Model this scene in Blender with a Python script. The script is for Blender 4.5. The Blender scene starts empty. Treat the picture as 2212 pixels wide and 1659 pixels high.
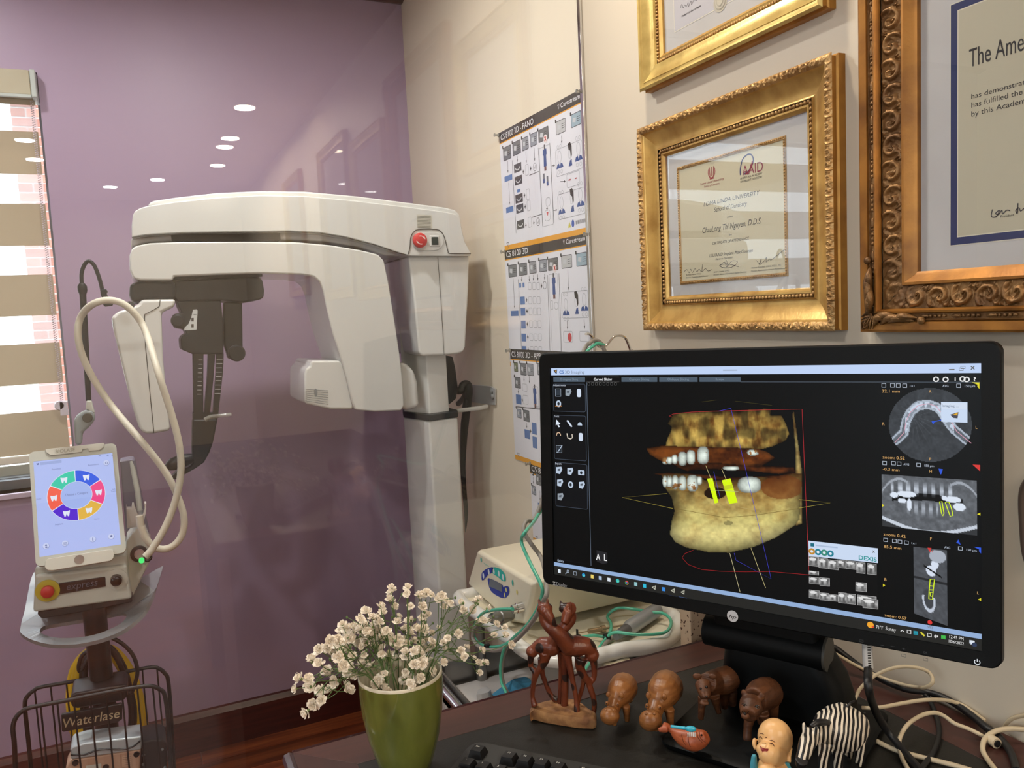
import bpy, bmesh, math, random
import numpy as np
from mathutils import Vector, Matrix
random.seed(7); rng = np.random.default_rng(7)
scene = bpy.context.scene
COL = scene.collection
PI = math.pi

# ------------------------------------------------------------------ camera
CAM = np.array([0.0, 0.0, 1.31])
YAW, PITCH, ROLL, FPX = 0.43458, -0.09167, -0.04900, 1722.7
CX, CY = 1106.0, 829.5
fw = np.array([math.sin(YAW)*math.cos(PITCH), math.cos(YAW)*math.cos(PITCH), math.sin(PITCH)])
r0 = np.array([math.cos(YAW), -math.sin(YAW), 0.0]); u0 = np.cross(r0, fw)
rt = r0*math.cos(ROLL) + u0*math.sin(ROLL); upv = -r0*math.sin(ROLL) + u0*math.cos(ROLL)
cd = bpy.data.cameras.new('camera'); cam = bpy.data.objects.new('camera', cd); COL.objects.link(cam)
cd.sensor_width = 36.0; cd.lens = FPX/2212*36.0; cd.clip_start = 0.02
cam.matrix_world = Matrix(((rt[0], upv[0], -fw[0], CAM[0]), (rt[1], upv[1], -fw[1], CAM[1]), (rt[2], upv[2], -fw[2], CAM[2]), (0, 0, 0, 1)))
scene.camera = cam

# ------------------------------------------------------------------ world, exposure
EXPO = 0.5
scene.view_settings.view_transform = 'Standard'
scene.view_settings.look = 'None'
scene.view_settings.gamma = 1.0
scene.view_settings.use_curve_mapping = False
scene.view_settings.exposure = EXPO
world = bpy.data.worlds.new('world'); scene.world = world; world.use_nodes = True
bg = world.node_tree.nodes['Background']
bg.inputs[0].default_value = (0.80, 0.91, 1.0, 1); bg.inputs[1].default_value = 4.2
sun_d = bpy.data.lights.new('sun', 'SUN'); sun_d.energy = 2.2; sun_d.angle = 0.02; sun_d.color = (1, 0.93, 0.82)
sun_o = bpy.data.objects.new('sun', sun_d); COL.objects.link(sun_o)
sun_o.rotation_euler = Vector((0.55, -0.75, -1.05)).to_track_quat('-Z', 'Y').to_euler()
cy = scene.cycles
try:
    cy.use_denoising = True; cy.max_bounces = 10; cy.transparent_max_bounces = 24; cy.caustics_reflective = False; cy.caustics_refractive = False
    cy.sample_clamp_indirect = 6.0
except Exception: pass

# ------------------------------------------------------------------ pixel -> point on a real plane of the room
def ray(x, y): return fw + rt*(x-CX)/FPX - upv*(y-CY)/FPX
def onX(x, y, X): r = ray(x, y); return CAM + r*(X-CAM[0])/r[0]
def onY(x, y, Y): r = ray(x, y); return CAM + r*(Y-CAM[1])/r[1]
def onZ(x, y, Z): r = ray(x, y); return CAM + r*(Z-CAM[2])/r[2]
XW, YB, YG, ZC, ZD = 0.866, 2.58, 1.447, 2.33, 0.80    # right wall, purple wall, glass, ceiling, desk top

# ------------------------------------------------------------------ materials
def lin(c): c = c/255.0; return c/12.92 if c <= 0.04045 else ((c+0.055)/1.055)**2.4
def sr(r, g, b): return (lin(r), lin(g), lin(b), 1.0)
MATS = {}
def mat(name, col, rough=0.5, metal=0.0, spec=0.5, coat=0.0, col2=None, nscale=8.0, bump=0.0, bscale=60.0, stretch=None, trans=0.0, emit=0.0, sheen=0.0, ndetail=4.0, lo=0.35, hi=0.65):
    if name in MATS: return MATS[name]
    m = bpy.data.materials.new(name); m.use_nodes = True; nt = m.node_tree; b = nt.nodes['Principled BSDF']
    c = sr(*col); b.inputs['Base Color'].default_value = c
    b.inputs['Roughness'].default_value = rough; b.inputs['Metallic'].default_value = metal
    b.inputs['Specular IOR Level'].default_value = spec; b.inputs['Coat Weight'].default_value = coat
    b.inputs['Coat Roughness'].default_value = 0.08
    if sheen: b.inputs['Sheen Weight'].default_value = sheen
    if trans: b.inputs['Transmission Weight'].default_value = trans
    tc = nt.nodes.new('ShaderNodeTexCoord'); mp = nt.nodes.new('ShaderNodeMapping'); nt.links.new(tc.outputs['Object'], mp.inputs[0])
    if stretch: mp.inputs['Scale'].default_value = stretch
    if col2 is None:
        col2 = tuple(max(0, v*0.96) for v in col)
    n = nt.nodes.new('ShaderNodeTexNoise'); n.inputs['Scale'].default_value = nscale; n.inputs['Detail'].default_value = ndetail
    nt.links.new(mp.outputs[0], n.inputs['Vector'])
    rmp = nt.nodes.new('ShaderNodeValToRGB'); rmp.color_ramp.elements[0].position = lo; rmp.color_ramp.elements[1].position = hi
    rmp.color_ramp.elements[0].color = c; rmp.color_ramp.elements[1].color = sr(*col2)
    nt.links.new(n.outputs['Fac'], rmp.inputs[0]); nt.links.new(rmp.outputs[0], b.inputs['Base Color'])
    if bump:
        n2 = nt.nodes.new('ShaderNodeTexNoise'); n2.inputs['Scale'].default_value = bscale; n2.inputs['Detail'].default_value = 3
        nt.links.new(mp.outputs[0], n2.inputs['Vector'])
        bp = nt.nodes.new('ShaderNodeBump'); bp.inputs['Strength'].default_value = bump; bp.inputs['Distance'].default_value = 0.002
        nt.links.new(n2.outputs['Fac'], bp.inputs['Height']); nt.links.new(bp.outputs[0], b.inputs['Normal'])
    if emit:
        b.inputs['Emission Color'].default_value = c; b.inputs['Emission Strength'].default_value = emit
    MATS[name] = m; return m
def vcol_mat(name, emit=0.0, rough=0.6, coat=0.0, spec=0.3):
    if name in MATS: return MATS[name]
    m = bpy.data.materials.new(name); m.use_nodes = True; nt = m.node_tree; b = nt.nodes['Principled BSDF']
    a = nt.nodes.new('ShaderNodeVertexColor'); a.layer_name = 'Col'
    b.inputs['Roughness'].default_value = rough; b.inputs['Coat Weight'].default_value = coat; b.inputs['Specular IOR Level'].default_value = spec
    if emit:
        b.inputs['Base Color'].default_value = (0.004, 0.004, 0.004, 1)
        nt.links.new(a.outputs[0], b.inputs['Emission Color']); b.inputs['Emission Strength'].default_value = emit
    else: nt.links.new(a.outputs[0], b.inputs['Base Color'])
    MATS[name] = m; return m
def pane_mat(name, tint=(1, 1, 1), ior=1.5, gain=1.0, rough=0.0):
    """thin clear pane: light goes straight through, the rest mirrors by Fresnel"""
    if name in MATS: return MATS[name]
    m = bpy.data.materials.new(name); m.use_nodes = True; nt = m.node_tree; nt.nodes.remove(nt.nodes['Principled BSDF'])
    out = nt.nodes['Material Output']
    t = nt.nodes.new('ShaderNodeBsdfTransparent'); t.inputs[0].default_value = (*tint, 1)
    g = nt.nodes.new('ShaderNodeBsdfGlossy'); g.inputs['Roughness'].default_value = rough
    f = nt.nodes.new('ShaderNodeFresnel'); ge = nt.nodes.new('ShaderNodeNewGeometry'); iv = nt.nodes.new('ShaderNodeMapRange'); iv.inputs['To Min'].default_value = ior; iv.inputs['To Max'].default_value = 1/ior
    nt.links.new(ge.outputs['Backfacing'], iv.inputs['Value']); nt.links.new(iv.outputs[0], f.inputs['IOR'])
    ml = nt.nodes.new('ShaderNodeMath'); ml.operation = 'MULTIPLY'; ml.inputs[1].default_value = gain; ml.use_clamp = True
    mx = nt.nodes.new('ShaderNodeMixShader')
    nt.links.new(f.outputs[0], ml.inputs[0]); nt.links.new(ml.outputs[0], mx.inputs[0]); nt.links.new(t.outputs[0], mx.inputs[1]); nt.links.new(g.outputs[0], mx.inputs[2])
    nt.links.new(mx.outputs[0], out.inputs[0]); MATS[name] = m; return m
def cloth_mat(name, col, trans=0.5, clear=0.0):
    """blind fabric: part diffuse, part translucent, part open weave"""
    if name in MATS: return MATS[name]
    m = bpy.data.materials.new(name); m.use_nodes = True; nt = m.node_tree; nt.nodes.remove(nt.nodes['Principled BSDF'])
    out = nt.nodes['Material Output']; c = sr(*col)
    d = nt.nodes.new('ShaderNodeBsdfDiffuse'); d.inputs[0].default_value = c
    tr = nt.nodes.new('ShaderNodeBsdfTranslucent'); tr.inputs[0].default_value = c
    tp = nt.nodes.new('ShaderNodeBsdfTransparent')
    w = nt.nodes.new('ShaderNodeTexNoise'); w.inputs['Scale'].default_value = 900.0
    tc = nt.nodes.new('ShaderNodeTexCoord'); nt.links.new(tc.outputs['Object'], w.inputs['Vector'])
    bp = nt.nodes.new('ShaderNodeBump'); bp.inputs['Strength'].default_value = 0.1; nt.links.new(w.outputs['Fac'], bp.inputs['Height']); nt.links.new(bp.outputs[0], d.inputs['Normal'])
    a = nt.nodes.new('ShaderNodeMixShader'); a.inputs[0].default_value = trans
    nt.links.new(d.outputs[0], a.inputs[1]); nt.links.new(tr.outputs[0], a.inputs[2])
    b = nt.nodes.new('ShaderNodeMixShader'); b.inputs[0].default_value = clear
    nt.links.new(a.outputs[0], b.inputs[1]); nt.links.new(tp.outputs[0], b.inputs[2]); nt.links.new(b.outputs[0], out.inputs[0])
    MATS[name] = m; return m

# ------------------------------------------------------------------ object helpers
MW = {}
def tag(o, label=None, cat=None, group=None, kind=None):
    if label: o['label'] = label
    if cat: o['category'] = cat
    if group: o['group'] = group
    if kind: o['kind'] = kind
    return o
def thing(name, label, cat, loc=(0, 0, 0), rot=None, group=None):
    o = bpy.data.objects.new(name, None); COL.objects.link(o); o.empty_display_size = 0.02
    M = Matrix.Translation(Vector(loc))
    if rot is not None: M = M @ (rot if isinstance(rot, Matrix) else Matrix.Rotation(rot, 4, 'Z'))
    o.matrix_world = M; MW[o.name] = M.copy()
    return tag(o, label, cat, group)
def link_mesh(name, me, m, parent=None, local=False):
    o = bpy.data.objects.new(name, me); COL.objects.link(o)
    for k in (m if isinstance(m, (list, tuple)) else [m]): me.materials.append(k) if k else None
    if parent is not None:
        o.parent = parent
        if parent.type == 'EMPTY' and not local: o.matrix_parent_inverse = MW[parent.name].inverted()
    return o
def smooth(me, ang=35):
    me.polygons.foreach_set('use_smooth', [True]*len(me.polygons))
    bm = bmesh.new(); bm.from_mesh(me); a = math.radians(ang)
    for e in bm.edges:
        if len(e.link_faces) == 2 and e.calc_face_angle(0) > a: e.smooth = False
    bm.to_mesh(me); bm.free()
class MB:
    def __init__(s): s.v = []; s.f = []; s.mi = []
    def add(s, v, f, mi=0):
        o = len(s.v); s.v += [tuple(map(float, p)) for p in v]; s.f += [tuple(i+o for i in q) for q in f]; s.mi += [mi]*len(f); return s
    def box(s, a, b, mi=0, M=None):
        x0, y0, z0 = a; x1, y1, z1 = b
        v = [Vector(p) for p in ((x0,y0,z0),(x1,y0,z0),(x1,y1,z0),(x0,y1,z0),(x0,y0,z1),(x1,y0,z1),(x1,y1,z1),(x0,y1,z1))]
        if M is not None: v = [M @ p for p in v]
        return s.add(v, [(0,3,2,1),(4,5,6,7),(0,1,5,4),(1,2,6,5),(2,3,7,6),(3,0,4,7)], mi)
    def prism(s, pts, vec, mi=0):
        """closed outline of 3-D points pushed along vec"""
        n = len(pts); p = [np.array(q, float) for q in pts]; d = np.array(vec, float)
        return s.add(p + [q+d for q in p], [tuple(range(n))[::-1], tuple(range(n, 2*n))] + [(i, (i+1) % n, (i+1) % n+n, i+n) for i in range(n)], mi)
    def loft(s, rings, cap=True, closed=True, mi=0):
        n = len(rings[0]); v = [p for r in rings for p in r]; f = []
        for k in range(len(rings)-1):
            for i in range(n if closed else n-1):
                j = (i+1) % n; f.append((k*n+i, k*n+j, (k+1)*n+j, (k+1)*n+i))
        if cap: f.append(tuple(range(n))[::-1]); f.append(tuple(range((len(rings)-1)*n, len(rings)*n)))
        return s.add(v, f, mi)
    def tube(s, path, r, n=8, mi=0, cap=True, closed=False):
        P = [np.array(p, float) for p in path]; rings = []; nP = len(P); up = None
        rs = r if hasattr(r, '__len__') else [r]*nP
        for i in range(nP):
            if closed: t = P[(i+1) % nP]-P[i-1]
            else: t = P[min(i+1, nP-1)]-P[max(i-1, 0)]
            t = t/(np.linalg.norm(t)+1e-12)
            if up is None: up = np.cross(t, (0, 0, 1.0) if abs(t[2]) < 0.9 else (1.0, 0, 0))
            up = up-t*(up@t); up /= np.linalg.norm(up)+1e-12; b = np.cross(t, up)
            rings.append([P[i]+rs[i]*(math.cos(a)*up+math.sin(a)*b) for a in np.arange(n)*2*PI/n])
        if closed: rings.append(rings[0]); cap = False
        return s.loft(rings, cap, True, mi)
    def lathe(s, prof, c=(0, 0, 0), n=24, M=None, cap=True, mi=0):
        rings = []
        for r, z in prof:
            ring = [Vector((r*math.cos(a), r*math.sin(a), z)) for a in np.arange(n)*2*PI/n]
            if M is not None: ring = [M @ p for p in ring]
            rings.append([p+Vector(c) for p in ring])
        return s.loft(rings, cap, True, mi)
    def ball(s, c, r, n=10, m=7, M=None, mi=0):
        rr = r if hasattr(r, '__len__') else (r, r, r); rings = []
        for k in range(1, m):
            a = PI*k/m
            ring = [Vector((rr[0]*math.sin(a)*math.cos(t), rr[1]*math.sin(a)*math.sin(t), -rr[2]*math.cos(a))) for t in np.arange(n)*2*PI/n]
            if M is not None: ring = [M @ p for p in ring]
            rings.append([p+Vector(c) for p in ring])
        return s.loft(rings, True, True, mi)
    def mesh(s, name='m', sm=None):
        me = bpy.data.meshes.new(name); me.from_pydata(s.v, [], s.f); me.update()
        if any(s.mi): me.polygons.foreach_set('material_index', s.mi)
        bm = bmesh.new(); bm.from_mesh(me); bmesh.ops.recalc_face_normals(bm, faces=bm.faces); bm.to_mesh(me); bm.free()
        if sm is not None: smooth(me, sm)
        return me
    def build(s, name, m, parent=None, sm=None, bevel=0.0, seg=3, local=False, subsurf=0):
        o = link_mesh(name, s.mesh(name, sm), m, parent, local)
        if bevel:
            b = o.modifiers.new('bevel', 'BEVEL'); b.width = bevel; b.segments = seg; b.limit_method = 'ANGLE'; b.angle_limit = math.radians(28)
            o.data.polygons.foreach_set('use_smooth', [True]*len(o.data.polygons)); b.harden_normals = True
        if subsurf:
            q = o.modifiers.new('sub', 'SUBSURF'); q.levels = subsurf; q.render_levels = subsurf
            o.data.polygons.foreach_set('use_smooth', [True]*len(o.data.polygons))
        return o
def struct(o): o['kind'] = 'structure'; return o
def spline(pts, k=8, closed=False):
    """Catmull-Rom through the points"""
    P = [np.array(p, float) for p in pts]; n = len(P); out = []
    for i in range(n if closed else n-1):
        if closed: a, b, c, d = P[i-1], P[i], P[(i+1) % n], P[(i+2) % n]
        else: a, b, c, d = P[max(i-1, 0)], P[i], P[i+1], P[min(i+2, n-1)]
        for t in np.arange(k)/k:
            out.append(0.5*((2*b)+(-a+c)*t+(2*a-5*b+4*c-d)*t*t+(-a+3*b-3*c+d)*t**3))
    if not closed: out.append(P[-1])
    return out
def rrect(x0, y0, x1, y1, r, k=5):
    o = []
    for cx, cy, a in ((x1-r, y1-r, 0), (x0+r, y1-r, 90), (x0+r, y0+r, 180), (x1-r, y0+r, 270)):
        for i in range(k+1):
            t = math.radians(a+90*i/k); o.append((cx+r*math.cos(t), cy+r*math.sin(t)))
    return o

# ------------------------------------------------------------------ flat print: coloured shapes on a plane
_TXT = {}
def text_tris(s, shear=0.0, bold=0.0):
    key = (s, shear, bold)
    if key not in _TXT:
        c = bpy.data.curves.new('t', 'FONT'); c.body = s; c.size = 1.0; c.resolution_u = 3; c.shear = shear; c.offset = bold
        o = bpy.data.objects.new('t', c); me = bpy.data.meshes.new_from_object(o)
        me.calc_loop_triangles()
        v = np.array([q.co[:2] for q in me.vertices]) if len(me.vertices) else np.zeros((0, 2))
        f = [tuple(t.vertices) for t in me.loop_triangles]
        bpy.data.objects.remove(o); bpy.data.curves.remove(c); bpy.data.meshes.remove(me)
        _TXT[key] = (v, f)
    return _TXT[key]
class Canvas:
    def __init__(s, origin, ux, uy, step=0.00012):
        s.o = np.array(origin, float); s.ux = np.array(ux, float); s.uy = np.array(uy, float); s.n = np.cross(s.ux, s.uy)
        s.step = step; s.v = []; s.f = []; s.c = []
    def px(s, x, y):
        r = ray(x, y); t = ((s.o-CAM) @ s.n)/(r @ s.n); q = CAM+r*t-s.o; return (q @ s.ux, q @ s.uy)
    def w(s, u, v, h=0.0): return s.o+s.ux*u+s.uy*v+s.n*h
    def tri(s, uv, faces, col, layer):
        o = len(s.v); s.v += [s.w(a, b, layer*s.step) for a, b in uv]; s.f += [tuple(i+o for i in q) for q in faces]
        cc = col if isinstance(col, list) else [sr(*col)]*len(uv); s.c += cc
    def poly(s, uv, col, layer=1): s.tri(uv, [tuple(range(len(uv)))], col, layer)
    def ppoly(s, pts, col, layer=1): s.poly([s.px(*p) for p in pts], col, layer)
    def rect(s, x0, y0, x1, y1, col, layer=1):           # opposite corners in pixels; edges follow the plane's own axes
        a = s.px(x0, y0); b = s.px(x1, y1); s.poly([(a[0], a[1]), (b[0], a[1]), (b[0], b[1]), (a[0], b[1])], col, layer)
    def line(s, uv, w, col, layer=2, closed=False):
        P = [np.array(p, float) for p in uv]; n = len(P); L = []
        for i in range(n):
            t = (P[(i+1) % n]-P[i-1]) if closed else (P[min(i+1, n-1)]-P[max(i-1, 0)])
            t = t/(np.linalg.norm(t)+1e-12); L += [P[i]+w/2*np.array((-t[1], t[0])), P[i]-w/2*np.array((-t[1], t[0]))]
        m = n if closed else n-1
        s.tri(L, [(2*i, 2*i+1, 2*((i+1) % n)+1, 2*((i+1) % n)) for i in range(m)], col, layer)
    def pline(s, pts, w, col, layer=2, closed=False, k=0):
        if k: pts = [tuple(p) for p in spline(pts, k, closed)]
        s.line([s.px(*p) for p in pts], w, col, layer, closed)
    def box(s, x0, y0, x1, y1, w, col, layer=2):
        a = s.px(x0, y0); b = s.px(x1, y1); s.line([(a[0], a[1]), (b[0], a[1]), (b[0], b[1]), (a[0], b[1])], w, col, layer, True)
    def rbox(s, x0, y0, x1, y1, r, col, layer=1, line=0):
        a = s.px(x0, y0); b = s.px(x1, y1); q = rrect(min(a[0], b[0]), min(a[1], b[1]), max(a[0], b[0]), max(a[1], b[1]), r, 3)
        s.line(q, line, col, layer, True) if line else s.poly(q, col, layer)
    def disc(s, x, y, rx, ry=None, col=(0, 0, 0), layer=2, n=20, a0=0, a1=360, line=0):
        """rx, ry in metres"""
        c = s.px(x, y); ry = ry or rx
        q = [(c[0]+rx*math.cos(math.radians(t)), c[1]+ry*math.sin(math.radians(t))) for t in np.linspace(a0, a1, n, endpoint=(a1-a0) < 360)]
        if line: s.line(q, line, col, layer, (a1-a0) >= 360)
        else: s.poly(q, col, layer)
    def text(s, t, x0, y0, x1, y1, top, col, layer=3, shear=0.0, bold=0.0):
        """baseline from pixel (x0,y0) to (x1,y1); top = pixel y of capitals above x0; fitted to that width"""
        v, f = text_tris(t, shear, bold)
        if not len(v): return
        a = s.px(x0, y0); b = s.px(x1, y1); h = s.px(x0, top)[1]-a[1]
        sx = (b[0]-a[0])/(v[:, 0].max()-v[:, 0].min()); sy = h/0.70; x_ = v[:, 0].min()
        dv = (b[1]-a[1])/(b[0]-a[0]+1e-12)
        s.tri([(a[0]+(p[0]-x_)*sx, a[1]+p[1]*sy+(p[0]-x_)*sx*dv*0) for p in v], f, col, layer)
    def grid(s, uv, cols, nx, ny, layer, keep=None):
        f = []
        for j in range(ny-1):
            for i in range(nx-1):
                q = (j*nx+i, j*nx+i+1, (j+1)*nx+i+1, (j+1)*nx+i)
                if keep is None or keep[q[0]] or keep[q[2]]: f.append(q)
        s.tri(uv, f, cols, layer)
    def build(s, name, m, parent=None, local=False):
        me = bpy.data.meshes.new(name); me.from_pydata([tuple(p) for p in s.v], [], s.f); me.update()
        a = me.color_attributes.new('Col', 'FLOAT_COLOR', 'POINT'); a.data.foreach_set('color', np.array(s.c, dtype=np.float32).ravel())
        return link_mesh(name, me, m, parent, local)
# ================================================================== the room
XL, YF = -2.0, -4.2
M_purple = mat('lavender_paint', (168, 147, 172), 0.42, spec=0.4, col2=(165, 144, 169), nscale=1.5, bump=0.04, bscale=180)
M_cream = mat('cream_paint', (224, 213, 194), 0.5, spec=0.3, col2=(220, 208, 188), nscale=1.2, bump=0.05, bscale=160)
M_trim = mat('mahogany_trim', (84, 38, 34), 0.32, spec=0.5, col2=(66, 29, 27), nscale=6, stretch=(1, 14, 14))
M_ceil = mat('ceiling_paint', (208, 194, 180), 0.7, col2=(202, 188, 174), nscale=5, stretch=(1, 10, 10))
M_mortar = mat('mortar', (186, 180, 174), 0.9, bump=0.2)
M_alu = mat('grey_aluminium', (120, 126, 134), 0.35, metal=0.7)
M_white = mat('white_gloss', (232, 231, 226), 0.18, spec=0.5)
M_chrome = mat('chrome', (225, 225, 225), 0.12, metal=1.0, col2=(215, 215, 215))
M_black = mat('black_plastic', (16, 17, 19), 0.35, spec=0.45, bump=0.05, bscale=400)

# wood floor: boards running along x, laid one by one
fl = struct(MB().box((XL-0.1, YF-0.1, -0.06), (XW+0.1, YB+0.1, -0.012)).build('floor', M_trim))
def wood_mat(name, c1, c2, c3, rough=0.35, axis=0, sc=3.0):
    m = bpy.data.materials.new(name); m.use_nodes = True; nt = m.node_tree; b = nt.nodes['Principled BSDF']; b.inputs['Roughness'].default_value = rough
    tc = nt.nodes.new('ShaderNodeTexCoord'); mp = nt.nodes.new('ShaderNodeMapping'); st = [14, 14, 14]; st[axis] = 0.9; mp.inputs['Scale'].default_value = st
    oi = nt.nodes.new('ShaderNodeObjectInfo'); ad = nt.nodes.new('ShaderNodeVectorMath'); ad.operation = 'ADD'
    ml = nt.nodes.new('ShaderNodeVectorMath'); ml.operation = 'SCALE'; ml.inputs['Scale'].default_value = 37.0
    cb = nt.nodes.new('ShaderNodeCombineXYZ'); [nt.links.new(oi.outputs['Random'], cb.inputs[k]) for k in range(3)]
    nt.links.new(cb.outputs[0], ml.inputs[0]); nt.links.new(tc.outputs['Object'], mp.inputs[0]); nt.links.new(mp.outputs[0], ad.inputs[0]); nt.links.new(ml.outputs[0], ad.inputs[1])
    n = nt.nodes.new('ShaderNodeTexNoise'); n.inputs['Scale'].default_value = sc; n.inputs['Detail'].default_value = 7; n.inputs['Distortion'].default_value = 0.6; nt.links.new(ad.outputs[0], n.inputs['Vector'])
    rp = nt.nodes.new('ShaderNodeValToRGB'); e = rp.color_ramp.elements; e[0].position = 0.3; e[1].position = 0.7; e[0].color = sr(*c1); e[1].color = sr(*c3)
    k = e.new(0.5); k.color = sr(*c2); nt.links.new(n.outputs['Fac'], rp.inputs[0])
    hs = nt.nodes.new('ShaderNodeHueSaturation'); mr = nt.nodes.new('ShaderNodeMapRange'); mr.inputs['To Min'].default_value = 0.75; mr.inputs['To Max'].default_value = 1.3
    nt.links.new(oi.outputs['Random'], mr.inputs['Value']); nt.links.new(mr.outputs[0], hs.inputs['Value']); nt.links.new(rp.outputs[0], hs.inputs['Color']); nt.links.new(hs.outputs[0], b.inputs['Base Color'])
    bp = nt.nodes.new('ShaderNodeBump'); bp.inputs['Strength'].default_value = 0.08; nt.links.new(n.outputs['Fac'], bp.inputs['Height']); nt.links.new(bp.outputs[0], b.inputs['Normal'])
    MATS[name] = m; return m
M_floor = wood_mat('cherry_floor', (150, 84, 46), (122, 60, 33), (84, 38, 24), 0.3)
bw = 0.092
for r in range(int((YB-YF)/bw)+1):
    y1 = YB-0.003-r*bw; y0 = y1-bw+0.0015
    if y0 < YF: y0 = YF+0.002
    if y1-y0 < 0.01: continue
    x = XL-random.random()*0.9
    while x < XW:
        L = 0.9+0.7*random.random(); a, b = max(x, XL+0.002), min(x+L-0.0015, XW-0.002); x += L
        if b-a > 0.05: MB().box((a, y0, -0.012), (b, y1, 0.0)).build('floorboard', M_floor, fl)
struct(MB().box((XL-0.1, YF-0.1, ZC), (XW+0.1, YB+0.3, ZC+0.08)).build('ceiling', M_ceil))
struct(MB().box((XW, YF-0.1, 0), (XW+0.1, YB, ZC)).build('wall_right', M_cream))
LY0, LY1, LZ0, LZ1 = -1.7, -0.1, 0.95, 2.1          # unseen window added in the left wall to let in more daylight
wl = MB()
for a, b in (((XL-0.1, YF-0.1, 0), (XL, LY0, ZC)), ((XL-0.1, LY1, 0), (XL, YB, ZC)), ((XL-0.1, LY0, 0), (XL, LY1, LZ0)), ((XL-0.1, LY0, LZ1), (XL, LY1, ZC))): wl.box(a, b)
struct(wl.build('wall_left', M_cream))
w2 = thing('added_window', None, None, (XL-0.05, LY0, LZ0)); struct(w2)
f2 = MB()
for a, b in (((XL-0.08, LY0, LZ0), (XL-0.03, LY0+0.05, LZ1)), ((XL-0.08, LY1-0.05, LZ0), (XL-0.03, LY1, LZ1)), ((XL-0.08, LY0, LZ0), (XL-0.03, LY1, LZ0+0.05)), ((XL-0.08, LY0, LZ1-0.05), (XL-0.03, LY1, LZ1)), ((XL-0.08, -0.93, LZ0), (XL-0.03, -0.87, LZ1))): f2.box(a, b)
f2.build('window_frame', M_alu, w2)
MB().box((XL-0.057, LY0+0.05, LZ0+0.05), (XL-0.053, LY1-0.05, LZ1-0.05)).build('glass_pane', pane_mat('window_glass', (0.97, 0.98, 0.98)), w2)
struct(MB().box((XL, YF-0.1, 0), (XW, YF, ZC)).build('wall_front', M_cream))
# purple wall with its window opening
WX0, WX1, WZ0, WZ1 = -1.45, -0.19, 0.872, float(onY(40, 154, 2.58)[2])
wb = MB()
for a, b in (((XL-0.1, YB, 0), (WX0, YB+0.16, ZC)), ((WX1, YB, 0), (XW+0.1, YB+0.16, ZC)), ((WX0, YB, 0), (WX1, YB+0.16, WZ0)), ((WX0, YB, WZ1), (WX1, YB+0.16, ZC))): wb.box(a, b)
struct(wb.build('wall_back', M_purple))
struct(MB().prism([(XL, YB, 0), (XL, YB-0.018, 0), (XL, YB-0.018, 0.108), (XL, YB-0.010, 0.124), (XL, YB, 0.126)], (XW-XL, 0, 0)).build('baseboard_back', M_trim))
struct(MB().prism([(XW, YG+0.02, 0), (XW-0.016, YG+0.02, 0), (XW-0.016, YG+0.02, 0.108), (XW, YG+0.02, 0.124)], (0, YB-0.018-YG-0.02, 0)).build('baseboard_right', M_trim))
struct(MB().prism([(XL, YB, ZC), (XL, YB, ZC-0.010), (XL, YB-0.014, ZC-0.012), (XL, YB-0.05, ZC)], (XW-XL, 0, 0)).build('trim_1', M_trim))

# window in the purple wall
w1 = thing('window_1', None, None, (WX0, YB+0.1, WZ0)); struct(w1)
fr = MB()
for a, b in (((WX0, YB+0.085, WZ0), (WX0+0.04, YB+0.13, WZ1)), ((WX1-0.012, YB+0.085, WZ0), (WX1, YB+0.13, WZ1)), ((WX0, YB+0.085, WZ0), (WX1, YB+0.13, WZ0+0.03)), ((WX0, YB+0.085, WZ1-0.04), (WX1, YB+0.13, WZ1))): fr.box(a, b)
fr.build('window_frame', M_alu, w1)
MB().box((WX0+0.04, YB+0.105, WZ0+0.03), (WX1-0.012, YB+0.109, WZ1-0.04)).build('glass_pane', pane_mat('window_glass', (0.97, 0.98, 0.98)), w1)
MB().box((WX0-0.02, YB-0.012, WZ0-0.016), (WX1+0.004, YB+0.085, WZ0)).build('window_sill', mat('sill_paint', (196, 180, 200), 0.35), w1, bevel=0.003)
MB().box((WX0, YB+0.055, WZ0), (WX1, YB+0.085, WZ0+0.028)).build('sash_rail', M_alu, w1, bevel=0.002)
MB().box((WX0, YB+0.13, WZ0-0.03), (WX1, YB+0.2, WZ0+0.058)).build('outer_sill', mat('stone_sill', (206, 208, 200), 0.8, bump=0.2), w1)

# zebra roller blind
YBL = YB+0.012
def zb(py, px=40): return float(onY(px, py, YBL)[2])
BX0, BX1 = WX0+0.02, float(onY(144.5, 900, YBL)[0])
bl = thing('zebra_blind', 'tan and sheer striped roller blind hanging over the window', 'blind', (BX0, YBL, zb(1000)))
M_tan = cloth_mat('tan_blind_fabric', (164, 148, 126), 0.22, 0.0); M_sheer = cloth_mat('sheer_blind_fabric', (236, 230, 236), 0.45, 0.55)
edges = [212, 226, 283, 376, 440, 531, 594, 683, 744, 832, 892, 984]
for k in range(len(edges)-1):
    z1, z0 = zb(edges[k]), zb(edges[k+1])
    opq = k % 2 == 0
    me = MB(); nx = 40
    top = [(BX0+(BX1-BX0)*i/nx, YBL+0.0015*math.sin(i*0.8+k), z1) for i in range(nx+1)]; bot = [(p[0], p[1], z0) for p in top]
    me.add(top+bot, [(i, i+1, nx+2+i, nx+1+i) for i in range(nx)])
    me.build('opaque_band' if opq else 'sheer_band', M_tan if opq else M_sheer, bl, sm=40)
M_rail = mat('pale_rail', (226, 222, 210), 0.35)
MB().prism([(BX0, YBL-0.008, zb(985)), (BX0, YBL+0.008, zb(985)), (BX0, YBL+0.008, zb(1001)), (BX0, YBL-0.008, zb(1001))], (BX1-BX0, 0, 0)).build('bottom_rail', M_rail, bl, bevel=0.003)
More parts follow.
